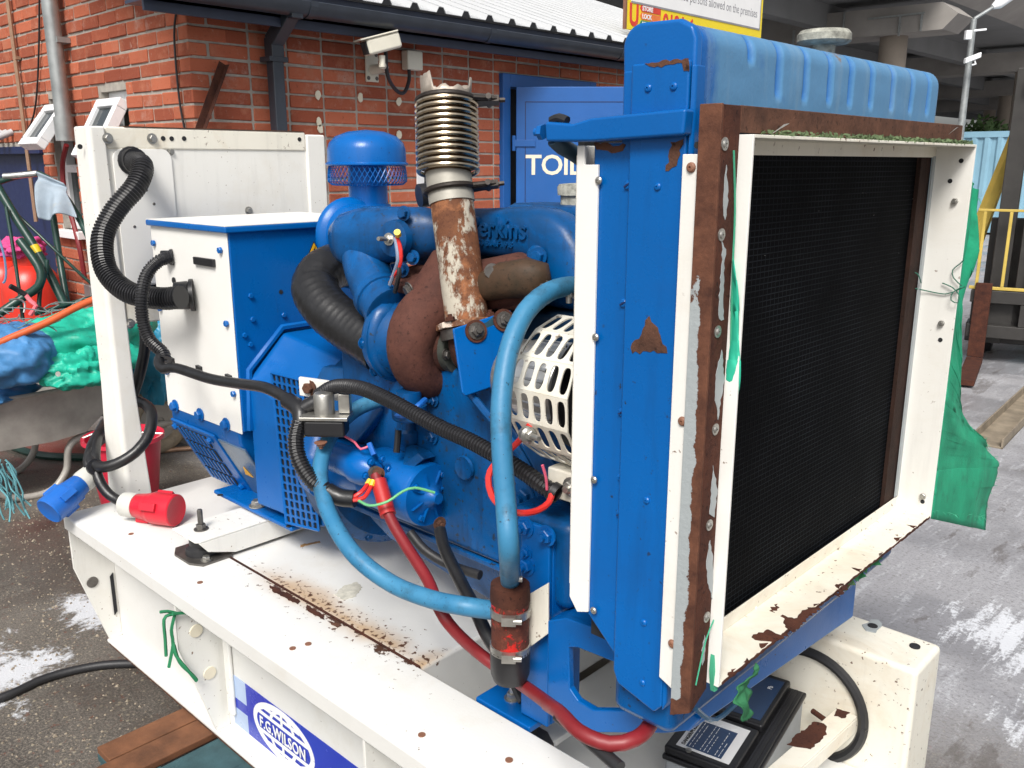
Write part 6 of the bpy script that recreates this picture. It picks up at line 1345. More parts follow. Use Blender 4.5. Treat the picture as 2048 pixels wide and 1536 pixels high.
for i in range(9):
    y_ = .99 + i * .085; w_ = .012 + .02 * ((i * 37) % 5) / 5; patch([(-.5215, y_, .9121), (-.5215, y_ + w_, .9121), (-.5215 - .004 - .006 * ((i * 13) % 3), y_ + w_ * .5, .9121)], NZ, 'rust_dark', rd, 'rust_patch', .0006, .002, .005, 120 + i)
# moss along the duct top
rg = random.Random(9); m = MB()
for i in range(1100):
    y_ = rg.uniform(1.25, 1.755) if rg.random() < .85 else rg.uniform(1.0, 1.3); c_ = V(DXF - rg.uniform(.0, .02), y_, DZ1 + rg.uniform(0, .006)); u = V(rg.gauss(0, 1), rg.gauss(0, 1), rg.gauss(0, .6)).normalized() * rg.uniform(.002, .005); v_ = u.orthogonal().normalized() * .002
    m.quad(c_ - u, c_ - v_, c_ + u, c_ + v_)
m.o('moss', 'moss', rd, smooth=False, kind='stuff')
# upper stay arm with its rod
m = MB(); m.prism([(-0.798,0.905,1.643), (-0.75,0.905,1.639), (-0.721,0.905,1.645), (-0.582,0.905,1.651), (-0.584,0.905,1.621), (-0.721,0.905,1.616), (-0.796,0.905,1.617)], (0, .02, 0)); m.o('stay_arm', 'blue', rd, bevel=.004)
bolt((-0.803,0.913,1.63), (-1, -.15, 0), .0105, 'blue', rd, 'nut', 'bolt', False)
m = MB(); m.hose([(-0.793,0.914,1.644), (-0.78,0.914,1.647), (-0.766,0.914,1.643)], .006, 8); m.o('rubber_bush', 'rubber', rd)
m = MB(); m.hose([(-0.79,0.916,1.621), (-0.787,0.93,1.611), (-0.79,0.96,1.602), (-0.791,1,1.584)], .011, 10); m.o('stay_rod', plain('rod_blue', (.02, .05, .08), .5), rd)
# bottom tank and skirt below the duct
m = MB(); m.box(-.69, -.585, .945, 1.765, .80, .900); m.o('bottom_tank', 'blue_engine', rd, bevel=.015)
m = MB(); q0, q1 = V((-0.615,1.075,0.758)), V((-0.615,1.656,0.683)); m.prism([(-.628, 1.045, .742), (-.628, 1.665, .690), (-.628, 1.665, .80), (-.628, 1.045, .80)], (.013, 0, 0)); m.o('front_skirt', 'blue', rd, bevel=.006)
m = MB(); m.hose([(-0.575,0.992,0.83), (-0.575,1.034,0.791), (-0.575,1.071,0.779), (-0.575,1.154,0.784)], .004, 6); m.o('drip_lip', plain('film', (.04, .10, .18), .15), rd)

# ---- front support bracket (plate with a big cut-out) and engine leg
bk = thing('front_support', 'blue front support bracket with a large cut-out', None, (-.75, 1.06, .62), parent=G)
YB1 = 1.035
O_ = [(-0.895,1.035,0.83), (-0.856,1.035,0.85), (-0.686,1.035,0.864), (-0.659,1.035,0.872), (-0.641,1.035,0.794), (-0.592,1.035,0.782), (-0.608,1.035,0.756), (-0.651,1.035,0.73), (-0.796,1.035,0.66), (-0.847,1.035,0.655), (-0.893,1.035,0.66)]
I_ = [(-0.848,1.035,0.798), (-0.828,1.035,0.806), (-0.731,1.035,0.812), (-0.712,1.035,0.815), (-0.7,1.035,0.766), (-0.681,1.035,0.759), (-0.699,1.035,0.749), (-0.728,1.035,0.734), (-0.792,1.035,0.705), (-0.826,1.035,0.707), (-0.844,1.035,0.722)]
m = MB(); n_ = len(O_); th = V(0, .014, 0); b0_ = len(m.v); m.v += [V(p_) for p_ in O_] + [V(p_) for p_ in I_] + [V(p_) + th for p_ in O_] + [V(p_) + th for p_ in I_]
for i in range(n_):
    j = (i + 1) % n_; m.f += [(i, n_ + i, n_ + j, j), (2 * n_ + i, 2 * n_ + j, 3 * n_ + j, 3 * n_ + i), (i, j, 2 * n_ + j, 2 * n_ + i), (n_ + i, 3 * n_ + i, 3 * n_ + j, n_ + j)]
m.o('bracket_plate', 'blue', bk, bevel=.003)
m = MB(); m.prism([(-0.908,1.05,0.821), (-0.869,1.05,0.842), (-0.695,1.05,0.855), (-0.695,1.05,0.85), (-0.868,1.05,0.834), (-0.908,1.05,0.814)], (0, .09, 0)); m.o('bracket_ledge', 'blue', bk, bevel=.002)
m = MB(); m.prism([(-0.807,1.05,0.647), (-0.661,1.05,0.718), (-0.661,1.05,0.722), (-0.807,1.05,0.651)], (0, .10, 0)); m.o('bracket_floor', 'blue', bk, bevel=.002)
m = MB(); lx = V((-0.913,1.06,0.957)).x; m.box(V((-0.979,1.06,0.964)).x, lx, 1.058, 1.068, .60, .985); m.box(lx - .011, lx, 1.0685, 1.15, .60, .972); m.o('engine_leg', 'blue', bk, bevel=.003)
for p_, r_ in (((-0.967,1.058,0.975), .013), ((-0.917,1.058,0.974), .013), ((-0.964,1.058,0.903), .013), ((-0.965,1.058,0.927), .009)): bolt(p_, NY, r_, 'blue', bk, 'nut')
m = MB(); q = V((-0.94,1.09,0.99)); m.box(q.x - .09, q.x + .06, 1.075, 1.17, q.z - .16, q.z + .005); m.o('side_casting', 'blue_engine', bk, bevel=.02, seg=3)
bolt((lx + .0, 1.10, V((-0.93,1.111,0.857)).z), NX, .012, 'zinc', bk)
# front mount foot
fm = V(-1.045, 1.105, .486); mt2 = mount('mount', fm, .04, .085, G)
m = MB(); m.box(-1.085, -.945, 1.045, 1.16, .578, .592); m.o('mount_foot', 'blue', bk, bevel=.003)
bolt((-1.03, 1.09, .592), NZ, .011, 'zinc', bk, 'stud')
m = MB(); m.hose([(-1.026,1.096,0.62), (-0.999,1.082,0.615), (-0.99,1.079,0.61)], .012, 8); m.o('cable_tie_loop', 'rubber', bk)

# ---- breather bottle clamped to the leg
fb_ = thing('breather_bottle', 'rusty red cylinder with black cup and two hose clips', None, (-0.95,1,0.728), parent=G)
bc = V((-0.95,1,0.815)); bt_ = V((-0.948,1,0.91)); bbm = V((-0.95,1,0.718))
zc1 = V((-0.95,1,0.896)).z; zc0 = V((-0.95,1,0.767)).z; zb0 = V((-0.95,1,0.706)).z
m = MB(); m.lathe((bc.x, 1.0, zc0 - .01), NZ, [(.033, 0), (.033, (zc1 - zc0) * .78), (.0335, (zc1 - zc0) * .80), (.0335, zc1 - zc0 - .002), (.030, zc1 - zc0 + .005), (.012, zc1 - zc0 + .007)], 32); m.o('cylinder', 'rust_red', fb_)
m = MB(); m.lathe((bc.x, 1.0, zc0 + (zc1 - zc0) * .74), NZ, [(.0345, 0), (.0345, (zc1 - zc0) * .12), (.0335, (zc1 - zc0) * .24), (.03, (zc1 - zc0) * .25)], 32); m.o('top_cap', 'rust_dark', fb_)
m = MB(); m.lathe((bc.x, 1.0, zb0), NZ, [(.02, 0), (.03, .006), (.0345, .02), (.0355, zc0 - zb0 + .005), (.0335, zc0 - zb0 + .006)], 32); m.o('cup', 'rubber', fb_)
def hoseclip(c_, d_, r_, par, w_=.006):
    u, v_, d_ = basis(d_); c_ = V(c_); m = MB(); m.lathe(c_ - d_ * w_, d_, [(r_, 0), (r_ + .0015, .0005), (r_ + .0015, 2 * w_ - .0005), (r_, 2 * w_)], 30); f_ = V(.5, -.6, 0) - d_ * V(.5, -.6, 0).dot(d_); f_.normalize(); s_ = d_.cross(f_)
    m.obox(c_ + f_ * (r_ + .005), s_, f_, d_, .012, .005, w_ * 1.1); m.cyl(c_ + f_ * (r_ + .006) + s_ * .008, c_ + f_ * (r_ + .006) + s_ * .022, .0055, n=10); return m.o('hose_clip', 'zinc', par)
hoseclip((bc.x, 1.0, zc0 + (zc1 - zc0) * .60), UZ, .034, fb_, .007); hoseclip((bc.x, 1.0, zc0 + (zc1 - zc0) * .06), UZ, .034, fb_, .007)
m = MB(); m.prism([(-0.957,1.035,0.849), (-0.895,1.035,0.901), (-0.894,1.035,0.806), (-0.945,1.035,0.754), (-0.947,1.035,0.791), (-0.959,1.035,0.792)], (0, .004, 0)); m.o('bracket', 'white_old', fb_, bevel=.001)
hp1 = V((bc.x, 1.0, zc1 + .012)); hoseclip(hp1 + V(0, 0, .006), UZ, .0165, fb_, .006)

# =====================================================================
# HOSES AND WIRING (parts of the set)
# =====================================================================
MB().hose([hp1 - V(0, 0, .01), (-0.867,0.91,1.012), (-0.882,0.919,1.079), (-0.901,0.93,1.161), (-0.921,0.95,1.233), (-0.939,0.986,1.304), (-0.95,1.036,1.357), (-0.949,1.089,1.384), (-0.943,1.139,1.39), (-0.938,1.17,1.385)], .0165, 16, .015).o('breather_hose', 'hose_blue', G)
hoseclip((-0.942,1.153,1.385), (1, .2, 0), .0172, G, .006)
MB().hose([(-0.972,1.004,0.832), (-0.982,0.983,0.839), (-1.008,0.948,0.85), (-1.082,0.933,0.843), (-1.182,0.924,0.843), (-1.271,0.908,0.88), (-1.383,0.933,0.927), (-1.455,0.969,0.983), (-1.499,1.03,1.034), (-1.503,1.097,1.074), (-1.49,1.17,1.088), (-1.467,1.222,1.09)], .0165, 16, .015).o('oil_hose', 'hose_blue', G)
# red battery cable
MB().hose([(-1.378,1.051,0.97), (-1.349,1.04,0.942), (-1.303,1.027,0.9), (-1.241,1.016,0.863), (-1.16,0.996,0.83), (-1.093,0.966,0.804), (-1.067,0.978,0.767), (-1.04,1.014,0.716), (-0.981,1.032,0.688), (-0.88,0.994,0.712), (-0.791,0.947,0.745)], .0115, 12, .015).o('battery_cable', 'cable_red', G)
MB().hose([(-1.366,1.048,0.96), (-1.344,1.04,0.938), (-1.313,1.028,0.907)], .0165, 12, .01).o('cable_boot', plain('boot_red', (.42, .02, .02), .45), G)
MB().hose([(-0.819,0.949,0.746), (-0.768,0.92,0.769), (-0.708,0.895,0.777), (-0.663,0.908,0.773), (-0.638,0.934,0.78), (-0.645,0.982,0.775), (-0.66,1.029,0.788)], .0115, 12, .015).o('battery_cable', 'cable_red', G)
MB().hose([(-1.243,1.103,0.872), (-1.201,1.078,0.85), (-1.129,1.05,0.82), (-1.062,1.022,0.799), (-1.013,1.003,0.775), (-0.969,0.994,0.752)], .0125, 12, .015).o('earth_cable', 'rubber_hose', G)
MB().hose([(-1.329,1.096,0.843), (-1.286,1.099,0.816), (-1.23,1.117,0.795), (-1.156,1.13,0.793)], .010, 10, .015).o('earth_cable', 'cable_black', G)
MB().hose([(-0.771,0.917,0.765), (-0.712,0.912,0.757), (-0.636,0.897,0.753)], .010, 10, .015).o('earth_cable', 'cable_black', G)
# corrugated conduits
cm = MB(); cm.corr([(-2.59,1.148,1.596), (-2.499,1.138,1.582), (-2.462,1.098,1.529), (-2.461,1.035,1.466), (-2.454,0.989,1.395), (-2.412,0.972,1.313), (-2.331,0.988,1.261), (-2.236,1.03,1.248), (-2.173,1.057,1.255)], .0300, .0085, 14); cd1 = cm.o('conduit', 'conduit', G, ang=25)
gq_ = V((-2.225,1.119,1.249)); gd = V((-2.159,1.05,1.257)) - gq_; gd = V(-.55, -.85, -.02).normalized()
MB().lathe(gq_, gd, [(.043, 0), (.043, .010), (.036, .012), (.038, .016), (.036, .048), (.031, .05)], 18).o('gland', 'black_plastic', G)
MB().lathe((-2.597,1.151,1.596), NX, [(.041, 0), (.041, .008), (.036, .01), (.036, .03)], 18).o('gland', 'black_plastic', G)
cm = MB(); cm.corr([(-2.169,1.041,1.36), (-2.176,1.01,1.351), (-2.182,0.979,1.321), (-2.173,0.956,1.271), (-2.171,0.951,1.209), (-2.155,0.957,1.159), (-2.121,0.971,1.13), (-2.105,0.967,1.114)], .0165, .007, 12); cm.o('conduit', 'conduit', G, ang=25)
gq2 = V((-2.326,1.119,1.342)); MB().lathe(gq2, (-.6, -.8, 0), [(.022, 0), (.022, .007), (.0185, .008), (.0185, .03)], 16).o('gland', 'black_plastic', G)
MB().hose([(-2.114,0.971,1.109), (-2.118,0.964,1.123), (-2.105,0.951,1.109), (-2.074,0.948,1.099), (-2.034,0.96,1.106), (-1.887,0.97,1.102), (-1.754,0.972,1.112), (-1.651,0.973,1.121), (-1.581,0.979,1.109), (-1.533,0.977,1.095)], .0125, 12, .012).o('loom', 'rubber_hose', G)
for p_ in ((-2.387,1.117,1.045), (-2.227,1.117,1.046), (-2.07,1.117,1.047)): MB().obox(p_, (1, 0, -.1), NY, UZ, .012, .006, .009).o('clip', 'black_plastic', G, bevel=.001)
# y-joint and conduit down to the starter
MB().hose([(-1.569,0.975,1.108), (-1.522,0.973,1.096), (-1.507,0.964,1.069)], .018, 10, .01).o('loom_joint', 'black_plastic', G)
MB().hose([(-1.524,0.969,1.09), (-1.512,0.985,1.104), (-1.495,1.005,1.116)], .016, 10, .01).o('loom_joint', 'black_plastic', G)
cm = MB(); cm.corr([(-1.51,0.964,1.077), (-1.501,0.946,1.042), (-1.481,0.938,1.006), (-1.446,0.944,0.968), (-1.409,0.959,0.949)], .0172, .007, 12); cm.o('conduit', 'conduit', G, ang=25)
MB().hose([(-1.414,0.957,0.952), (-1.392,0.971,0.94), (-1.366,0.988,0.939)], .0178, 12, .01).o('conduit_end', 'rubber_hose', G)
cm = MB(); cm.corr([(-1.508,1.009,1.122), (-1.461,1.02,1.148), (-1.376,1.019,1.16), (-1.299,1.019,1.154), (-1.23,1.023,1.14), (-1.155,1.031,1.122), (-1.084,1.037,1.111), (-1.014,1.042,1.095), (-0.959,1.046,1.08), (-0.921,1.048,1.066), (-0.899,1.052,1.058)], .0152, .0068, 12); cm.o('conduit', 'conduit', G, ang=25)
MB().lathe((-0.903,1.052,1.06), V((-0.899,1.052,1.058)) - V((-0.921,1.048,1.066)), [(.0175, 0), (.0175, .012), (.013, .012), (.013, .002)], 16).o('conduit_mouth', 'rubber', G)
for i, (pts, mt, r_) in enumerate((
    ([(-1.367,0.981,0.943), (-1.356,0.996,0.953), (-1.37,1.027,0.962)], 'wire_red', .0045), ([(-1.361,0.979,0.94), (-1.35,0.998,0.943), (-1.365,1.032,0.959)], 'wire_red', .0045),
    ([(-1.368,1.021,0.959), (-1.369,1.03,0.967)], 'wire_yellow', .006), ([(-1.362,1.026,0.957), (-1.365,1.034,0.966)], 'wire_yellow', .006),
    ([(-1.354,0.986,0.94), (-1.323,0.992,0.935), (-1.299,1.017,0.943), (-1.289,1.047,0.958), (-1.279,1.071,0.962), (-1.256,1.103,0.949)], 'wire_green', .0028),
    ([(-1.515,1.021,1.055), (-1.461,1.039,1.037), (-1.436,1.045,1.028), (-1.417,1.045,1.018), (-1.405,1.06,1.026), (-1.405,1.061,1.031)], 'wire_pink', .0025),
    ([(-1.407,1.059,1.03), (-1.392,1.059,1.008)], 'plug_blue', .006),
    ([(-0.895,1.043,1.062), (-0.89,1.029,1.049), (-0.889,1,1.044), (-0.896,0.966,1.048), (-0.924,0.955,1.053), (-0.954,0.96,1.065), (-0.969,0.968,1.089), (-0.972,0.985,1.106), (-0.964,1.014,1.127), (-0.948,1.022,1.146), (-0.927,1.023,1.176)], 'wire_red', .0055),
    ([(-0.902,1.026,1.112), (-0.9,1.033,1.089), (-0.902,1.038,1.066)], 'wire_pink', .0025),
    ([(-1.363,1.094,1.092), (-1.301,1.072,1.108), (-1.28,1.085,1.128), (-1.294,1.116,1.132)], 'plug_blue', .006))):
    MB().hose(pts, r_, 8, .01).o('wire', mt, G)
# starter relay on its bracket
rl = thing('starter_relay', 'zinc starter relay on a small bracket', None, (-1.466,0.996,1.092), parent=G); q = V((-1.464,0.997,1.09))
m = MB(); m.lathe(q + V(-.005, 0, .004), NZ, [(.021, 0), (.021, .040), (.018, .044), (.004, .045)], 24); m.o('can', 'zinc', rl)
m = MB(); m.obox(q, (.75, .65, 0), (-.65, .75, 0), UZ, .05, .028, .004); m.o('mount_plate', 'zinc', rl, bevel=.002)
m = MB(); m.obox(q - V(0, 0, .022), (.75, .65, 0), (-.65, .75, 0), UZ, .042, .024, .0175); m.o('base', 'black_plastic', rl, bevel=.006)
m = MB(); m.obox(V((-1.528,1.035,1.128)), (.75, .55, -.1), (-.65, .75, 0), UZ, .05, .006, .02); m.o('bracket', 'white', rl, bevel=.002); bolt((-1.548,1.017,1.131), (.3, -1, 0), .012, 'rust', rl)
m = MB(); m.obox(V((-1.441,1.028,1.116)), (.75, .65, 0), (-.65, .75, 0), UZ, .012, .01, .02); m.o('end_tab', 'zinc', rl, bevel=.002)
bolt(q + V(.005, -.02, -.05), (0, 0, -1), .009, 'brown_cover', rl, 'nut'); MB().hose([q + V(-.05, -.02, -.03), q + V(-.035, -.03, -.04)], .007, 8).o('terminal_cover', 'wire_yellow', rl)

# =====================================================================
# THINGS ON AND AROUND THE SET
# =====================================================================
# battery between the rails
bt = thing('battery', 'large black topped grey battery with torn labels under the radiator', 'battery', (-.775, 1.51, .316))
bu, bv = V(.985, .17, 0).normalized(), V(-.17, .985, 0).normalized(); bo = V(-.768, 1.50, 0)
def bb(m, a0, a1, b0_, b1_, z0, z1): return m.obox(bo + bu * (a0 + a1) / 2 + bv * (b0_ + b1_) / 2 + V(0, 0, (z0 + z1) / 2), bu, bv, UZ, (a1 - a0) / 2, (b1_ - b0_) / 2, (z1 - z0) / 2)
bb(MB(), -.085, .085, -.18, .18, .3165, .4465).o('case', 'battery_grey', bt, bevel=.006)
bb(MB(), -.090, .090, -.185, .185, .447, .4585).o('lid', 'black_plastic', bt, bevel=.004)
bb(MB(), -.088, .055, -.182, -.03, .4587, .478).o('vent_block', 'black_plastic', bt, bevel=.006); bb(MB(), -.088, .055, -.015, .182, .4587, .478).o('vent_block', 'black_plastic', bt, bevel=.006)
bb(MB(), .058, .085, -.17, .175, .4587, .464).o('side_ridge', 'black_plastic', bt, bevel=.003); bb(MB(), .066, .076, -.165, .17, .4641, .467).o('side_ridge', 'black_plastic', bt, bevel=.002)
bb(MB(), -.068, .04, -.168, -.045, .4782, .479).o('label_sheet', 'sign_white', bt, smooth=False); bb(MB(), -.050, .022, -.162, -.068, .4791, .4796).o('label_print', 'battery_label', bt, smooth=False)
text('DANGER/POISON', .0105, 'black_ink', bt, bo - bu * .0535 - bv * .160 + V(0, 0, .4794), bv, -bu, .0002, 'lettering', bold=.0003)
rg = random.Random(12); m = MB()
for i in range(9):
    y_ = -.158; stop = -.074 - rg.uniform(0, .045) * (i % 3 == 2)
    if i in (2, 6): continue
    while y_ < stop:
        l_ = rg.uniform(.004, .014); a_ = -.045 + i * .0075; l_ = min(l_, -.071 - y_)
        bb(m, a_, a_ + .0011, y_, y_ + l_, .4797, .4799); y_ += l_ + rg.uniform(.002, .006)
m.o('small_print', 'sign_white', bt, smooth=False, kind='stuff')
bb(MB(), -.075, .045, .0, .165, .4782, .4788).o('label_sheet', 'battery_label', bt, smooth=False)
text('LFD 90 12V', .014, 'sign_white', bt, bo - bu * .012 + bv * .02 + V(0, 0, .4791), bv, -bu, .0002, 'lettering')
text('Pb', .014, 'sign_white', bt, bo + bu * .03 + bv * .12 + V(0, 0, .4791), bv, -bu, .0002, 'lettering')
m = MB(); rc_ = bo - bu * .02 + bv * .115 + V(0, 0, .4791); m.tube([rc_ + (bu * math.cos(t) + bv * math.sin(t)) * .012 for t in (2 * math.pi * i / 18 for i in range(19))], .0012, 4, False); m.o('recycling_mark', 'sign_white', bt, smooth=False)
m = MB(); rc_ = bo - bu * .05 + bv * .13 + V(0, 0, .4791); m.tube([rc_ - bu * .012 - bv * .012, rc_ + bu * .012 + bv * .012], .0012, 4); m.tube([rc_ - bu * .012 + bv * .012, rc_ + bu * .012 - bv * .012], .0012, 4); m.o('bin_mark', 'sign_white', bt, smooth=False)
for i, (a, b) in enumerate(((-.045, -.062), (-.02, -.058), (.008, -.055))): MB().lathe(bo + bu * a + bv * b + V(0, 0, .4788), NZ, [(.007, 0), (.007, .0012)], 14).o('hazard_mark', 'sign_white', bt)
MB().lathe(bo - bu * .04 - bv * .172 + V(0, 0, .4782), NZ, [(.006, 0), (.006, .003), (.004, .004)], 14).o('plug_cap', 'zinc', bt)
m = MB(); a, b = V((-0.639,1.454,0.44)), V((-0.626,1.703,0.44)); d = (b - a).normalized(); m.obox((a + b) / 2 - d * .03, d, d.cross(V(0, 0, 1)), UZ, (b - a).length / 2 + .04, .022, .003); m.obox((a + b) / 2 - d * .03 + d.cross(V(0, 0, 1)) * .0205 - V(0, 0, .02), d, d.cross(V(0, 0, 1)), UZ, (b - a).length / 2 + .04, .002, .0165)
clampbar = m.o('battery_clamp', 'white_old', G, bevel=.001)
dd = d; q = V((-0.64,1.658,0.444)); sd2 = d.cross(V(0, 0, 1)); patch([q + d * a + sd2 * b for a, b in ((-.10, -.022), (-.03, -.02), (-.02, .0), (-.035, .012), (-.06, .02), (-.12, .021), (-.14, -.02))], NZ, 'rust_dark', clampbar, 'rust_patch', .0008, .003, .007, 91)
patch([q + d * a + sd2 * b for a, b in ((.02, .0), (.05, -.01), (.055, .018), (.03, .02))], NZ, 'rust_dark', clampbar, 'rust_patch', .0008, .003, .006, 92)
MB().tube([(-0.689,1.683,0.43), (-0.655,1.671,0.43)], .006, 8).o('clamp_rod', 'rust_dark', G)

# industrial plugs on their cables
def plug(name, label, p0, d, mat, s_, pts):
    t = thing(name, label, 'plug', V(p0)); d = V(d).normalized(); o_ = V(p0)
    MB().hose(pts, .0150, 12, .012).o('cable', 'rubber_hose', t)
    MB().lathe(o_, d, [(.020 * s_, -.03 * s_), (.030 * s_, -.026 * s_), (.032 * s_, 0), (.030 * s_, .012 * s_)], 20).o('gland_nut', 'plug_grey', t)
    MB().lathe(o_, d, [(.026 * s_, .010 * s_), (.030 * s_, .014 * s_), (.034 * s_, .045 * s_), (.036 * s_, .05 * s_), (.036 * s_, .056 * s_), (.0385 * s_, .06 * s_), (.040 * s_, .068 * s_), (.040 * s_, .125 * s_), (.037 * s_, .128 * s_), (.034 * s_, .127 * s_)], 30).o('body', mat, t)
    u, v_, _ = basis(d)
    for a in (.6, 2.7, 4.8):
        w_ = u * math.cos(a) + v_ * math.sin(a); m = MB(); m.obox(o_ + d * .075 * s_ + w_ * .041 * s_, d, d.cross(w_), w_, .022 * s_, .010 * s_, .007 * s_); m.o('latch', mat, t, bevel=.002)
    w_ = u * math.cos(.2) + v_ * math.sin(.2); m = MB(); m.obox(o_ + d * .03 * s_ - V(0, 0, .034 * s_), d, d.cross(UZ), UZ, .018 * s_, .012 * s_, .006 * s_); m.o('thumb_tab', mat, t, bevel=.002)
    return t
rp0 = V((-2.421,0.977,0.638)); rp1 = V((-2.303,1.038,0.638))
plug('red_plug', 'red industrial power plug lying on the white rail', rp0, rp1 - rp0, 'plug_red', 1.14, [rp0, (-2.472,0.966,0.637), (-2.517,0.946,0.66), (-2.555,0.939,0.706), (-2.611,0.961,0.757), (-2.692,1.007,0.783), (-2.784,1.065,0.792)])
bp0 = V((-2.581,0.909,0.689)); bp1 = V((-2.549,0.812,0.648))
plug('blue_plug', 'blue industrial power plug hanging over the rail end', bp0, bp1 - bp0, 'plug_blue', 1.05, [bp0, (-2.582,0.929,0.709), (-2.602,0.935,0.739), (-2.639,0.966,0.765), (-2.751,1.056,0.759)])
lc = thing('looped_cable', 'black power cable looped round the white post above the plugs', 'cable', (-2.555,0.95,0.734))
MB().hose([(-2.709,1.19,1.114), (-2.693,1.179,1.038), (-2.7,1.157,0.953), (-2.736,1.134,0.861), (-2.764,1.113,0.794)], .0170, 12, .015).o('cable', 'rubber_hose', lc)
MB().hose([(-2.758,1.107,0.843), (-2.689,1.124,0.868), (-2.598,1.125,0.869), (-2.535,1.108,0.849), (-2.496,1.073,0.807), (-2.487,1.026,0.769), (-2.507,0.977,0.742), (-2.544,0.945,0.732), (-2.596,0.941,0.742), (-2.64,0.964,0.765), (-2.71,1.019,0.785), (-2.79,1.086,0.786)], .0165, 12, .015).o('cable', 'rubber_hose', lc)
MB().lathe((-2.56,0.937,0.73), (1, 0, .3), [(.024, -.006), (.025, 0), (.024, .006)], 14).o('cable_tie', 'black_plastic', lc)

# green netting torn round the duct
def netA(u, v_):
    a = V((-0.56,1.897,1.614)); 
    y_ = 1.765; edge_l = [(0, 1925, 330), (.25, 1925, 480), (.5, 1905, 640), (.62, 1893, 760), (.72, 1885, 810), (.85, 1876, 900), (1, 1862, 1036)]
    return a
NL = [V(p_) for p_ in ((-0.545,1.836,1.559), (-0.545,1.844,1.446), (-0.545,1.834,1.331), (-0.545,1.837,1.211), (-0.545,1.836,1.129), (-0.545,1.834,1.067), (-0.545,1.836,0.992), (-0.545,1.841,0.926), (-0.545,1.847,0.871))]
NR = [V(p_) for p_ in ((-0.56,1.906,1.539), (-0.56,1.938,1.42), (-0.565,1.939,1.338), (-0.57,1.942,1.254), (-0.58,2.069,1.077), (-0.58,2.113,1.026), (-0.6,2.424,0.87), (-0.6,2.572,0.763), (-0.59,2.497,0.625))]
lp_, rp_ = smooth_path(NL, .02), smooth_path(NR, .02)
lp_, rp_ = resample(lp_, .018), resample(rp_, .018)
def netf(u, v_):
    a = lp_[min(len(lp_) - 1, int(u * (len(lp_) - 1)))]; b = rp_[min(len(rp_) - 1, int(u * (len(rp_) - 1)))]
    p_ = a.lerp(b, v_); wv = noise.noise(V(u * 9, v_ * 3, 2)) * .016 + .010 * math.sin(v_ * 7 + u * 11) + .010 * (noise.voronoi(V(u * 12, v_ * 4, 1))[0][0] - .4)
    rg_ = .009 * noise.noise(V(u * 70, 0, 5)) if v_ > .99 else 0
    return p_ + V(wv * v_, rg_, 0)
sheet('green_net', netf, 90, 24, 'net_green', thick=.0015, label='torn green shade cloth hanging from the far edge of the radiator duct', cat='shade cloth')
fr = MB(); rg = random.Random(21)
for i in range(130):
    u = rg.random(); e_ = V(netf(u, 1)) if i % 3 else V(netf(.985, rg.random())); d_ = V(rg.uniform(-.4, .4), rg.uniform(.1, 1), rg.uniform(-1, .3)).normalized() * rg.uniform(.004, .016); fr.tube([e_ - d_ * .3, e_ + d_ * .5, e_ + d_ + V(0, 0, -.003)], .0006, 3)
fr.o('fray', 'net_twine', bpy.data.objects['green_net'], smooth=False, kind='stuff')
SL_ = [V(p_) for p_ in ((-0.539,0.954,1.477), (-0.539,0.956,1.441), (-0.539,0.956,1.379), (-0.539,0.955,1.329), (-0.539,0.964,1.282))]; SR2 = [V(p_) for p_ in ((-0.53,0.94,1.479), (-0.528,0.95,1.43), (-0.524,0.954,1.375), (-0.524,0.96,1.311), (-0.53,0.959,1.283))]
l2, r2 = resample(smooth_path(SL_, .02), .012), resample(smooth_path(SR2, .02), .012)
def net2(u, v_):
    a = l2[min(len(l2) - 1, int(u * (len(l2) - 1)))]; b = r2[min(len(r2) - 1, int(u * (len(r2) - 1)))]; return a.lerp(b, v_) + V(.002 + .0012 * math.sin(u * 14 + v_ * 4) + .002 * v_, -.002 - .002 * math.sin(v_ * 3), 0)
sheet('green_net', net2, 22, 6, plain('net_bright', (.02, .42, .27), .7), thick=.0015, label='strip of bright green cloth caught beside the near duct edge', cat='shade cloth')
ct_ = [V(p_) for p_ in ((-0.515,1.046,0.906), (-0.515,1.035,0.895), (-0.515,1.021,0.882), (-0.515,1.014,0.862), (-0.515,1.025,0.827))]
def net3(u, v_):
    wob = noise.noise(V(u * 8, v_ * 3, 4)) * .006
    i = u * (len(ct_) - 1); j = min(int(i), len(ct_) - 2); p_ = ct_[j].lerp(ct_[j + 1], i - j); w_ = .004 + .022 * math.sin(min(1, u * 1.1) * math.pi * .8) ** 1.5; return p_ + V(.005 * math.sin(u * 9) + wob, (v_ - .5) * w_ * 1.4 + wob * (1 if v_ in (0, 1) else 0), -.004 * v_ + wob * .5)
sheet('green_net', net3, 40, 10, 'net_dirty', thick=.0015, label='dirty green cloth scrap dangling below the duct over the battery', cat='shade cloth')
m = MB()
for i in range(60):
    y_ = rg.uniform(1.35, 1.50); c_ = V(-.535 - rg.uniform(0, .03), y_ + .05, .895 + rg.uniform(-.02, .006)); u = V(rg.gauss(0, 1), rg.gauss(0, 1), rg.gauss(0, 1)).normalized() * .012; v_ = u.orthogonal().normalized() * .007; m.quad(c_ - u, c_ - v_, c_ + u, c_ + v_)
m.o('green_net', 'net_dirty', smooth=False, label='crumpled green cloth tuft under the front of the duct', cat='shade cloth')
tw = thing('twine', 'thin green twine hanging down the rusty frame beside the duct', 'twine', (-0.53,0.976,0.889))
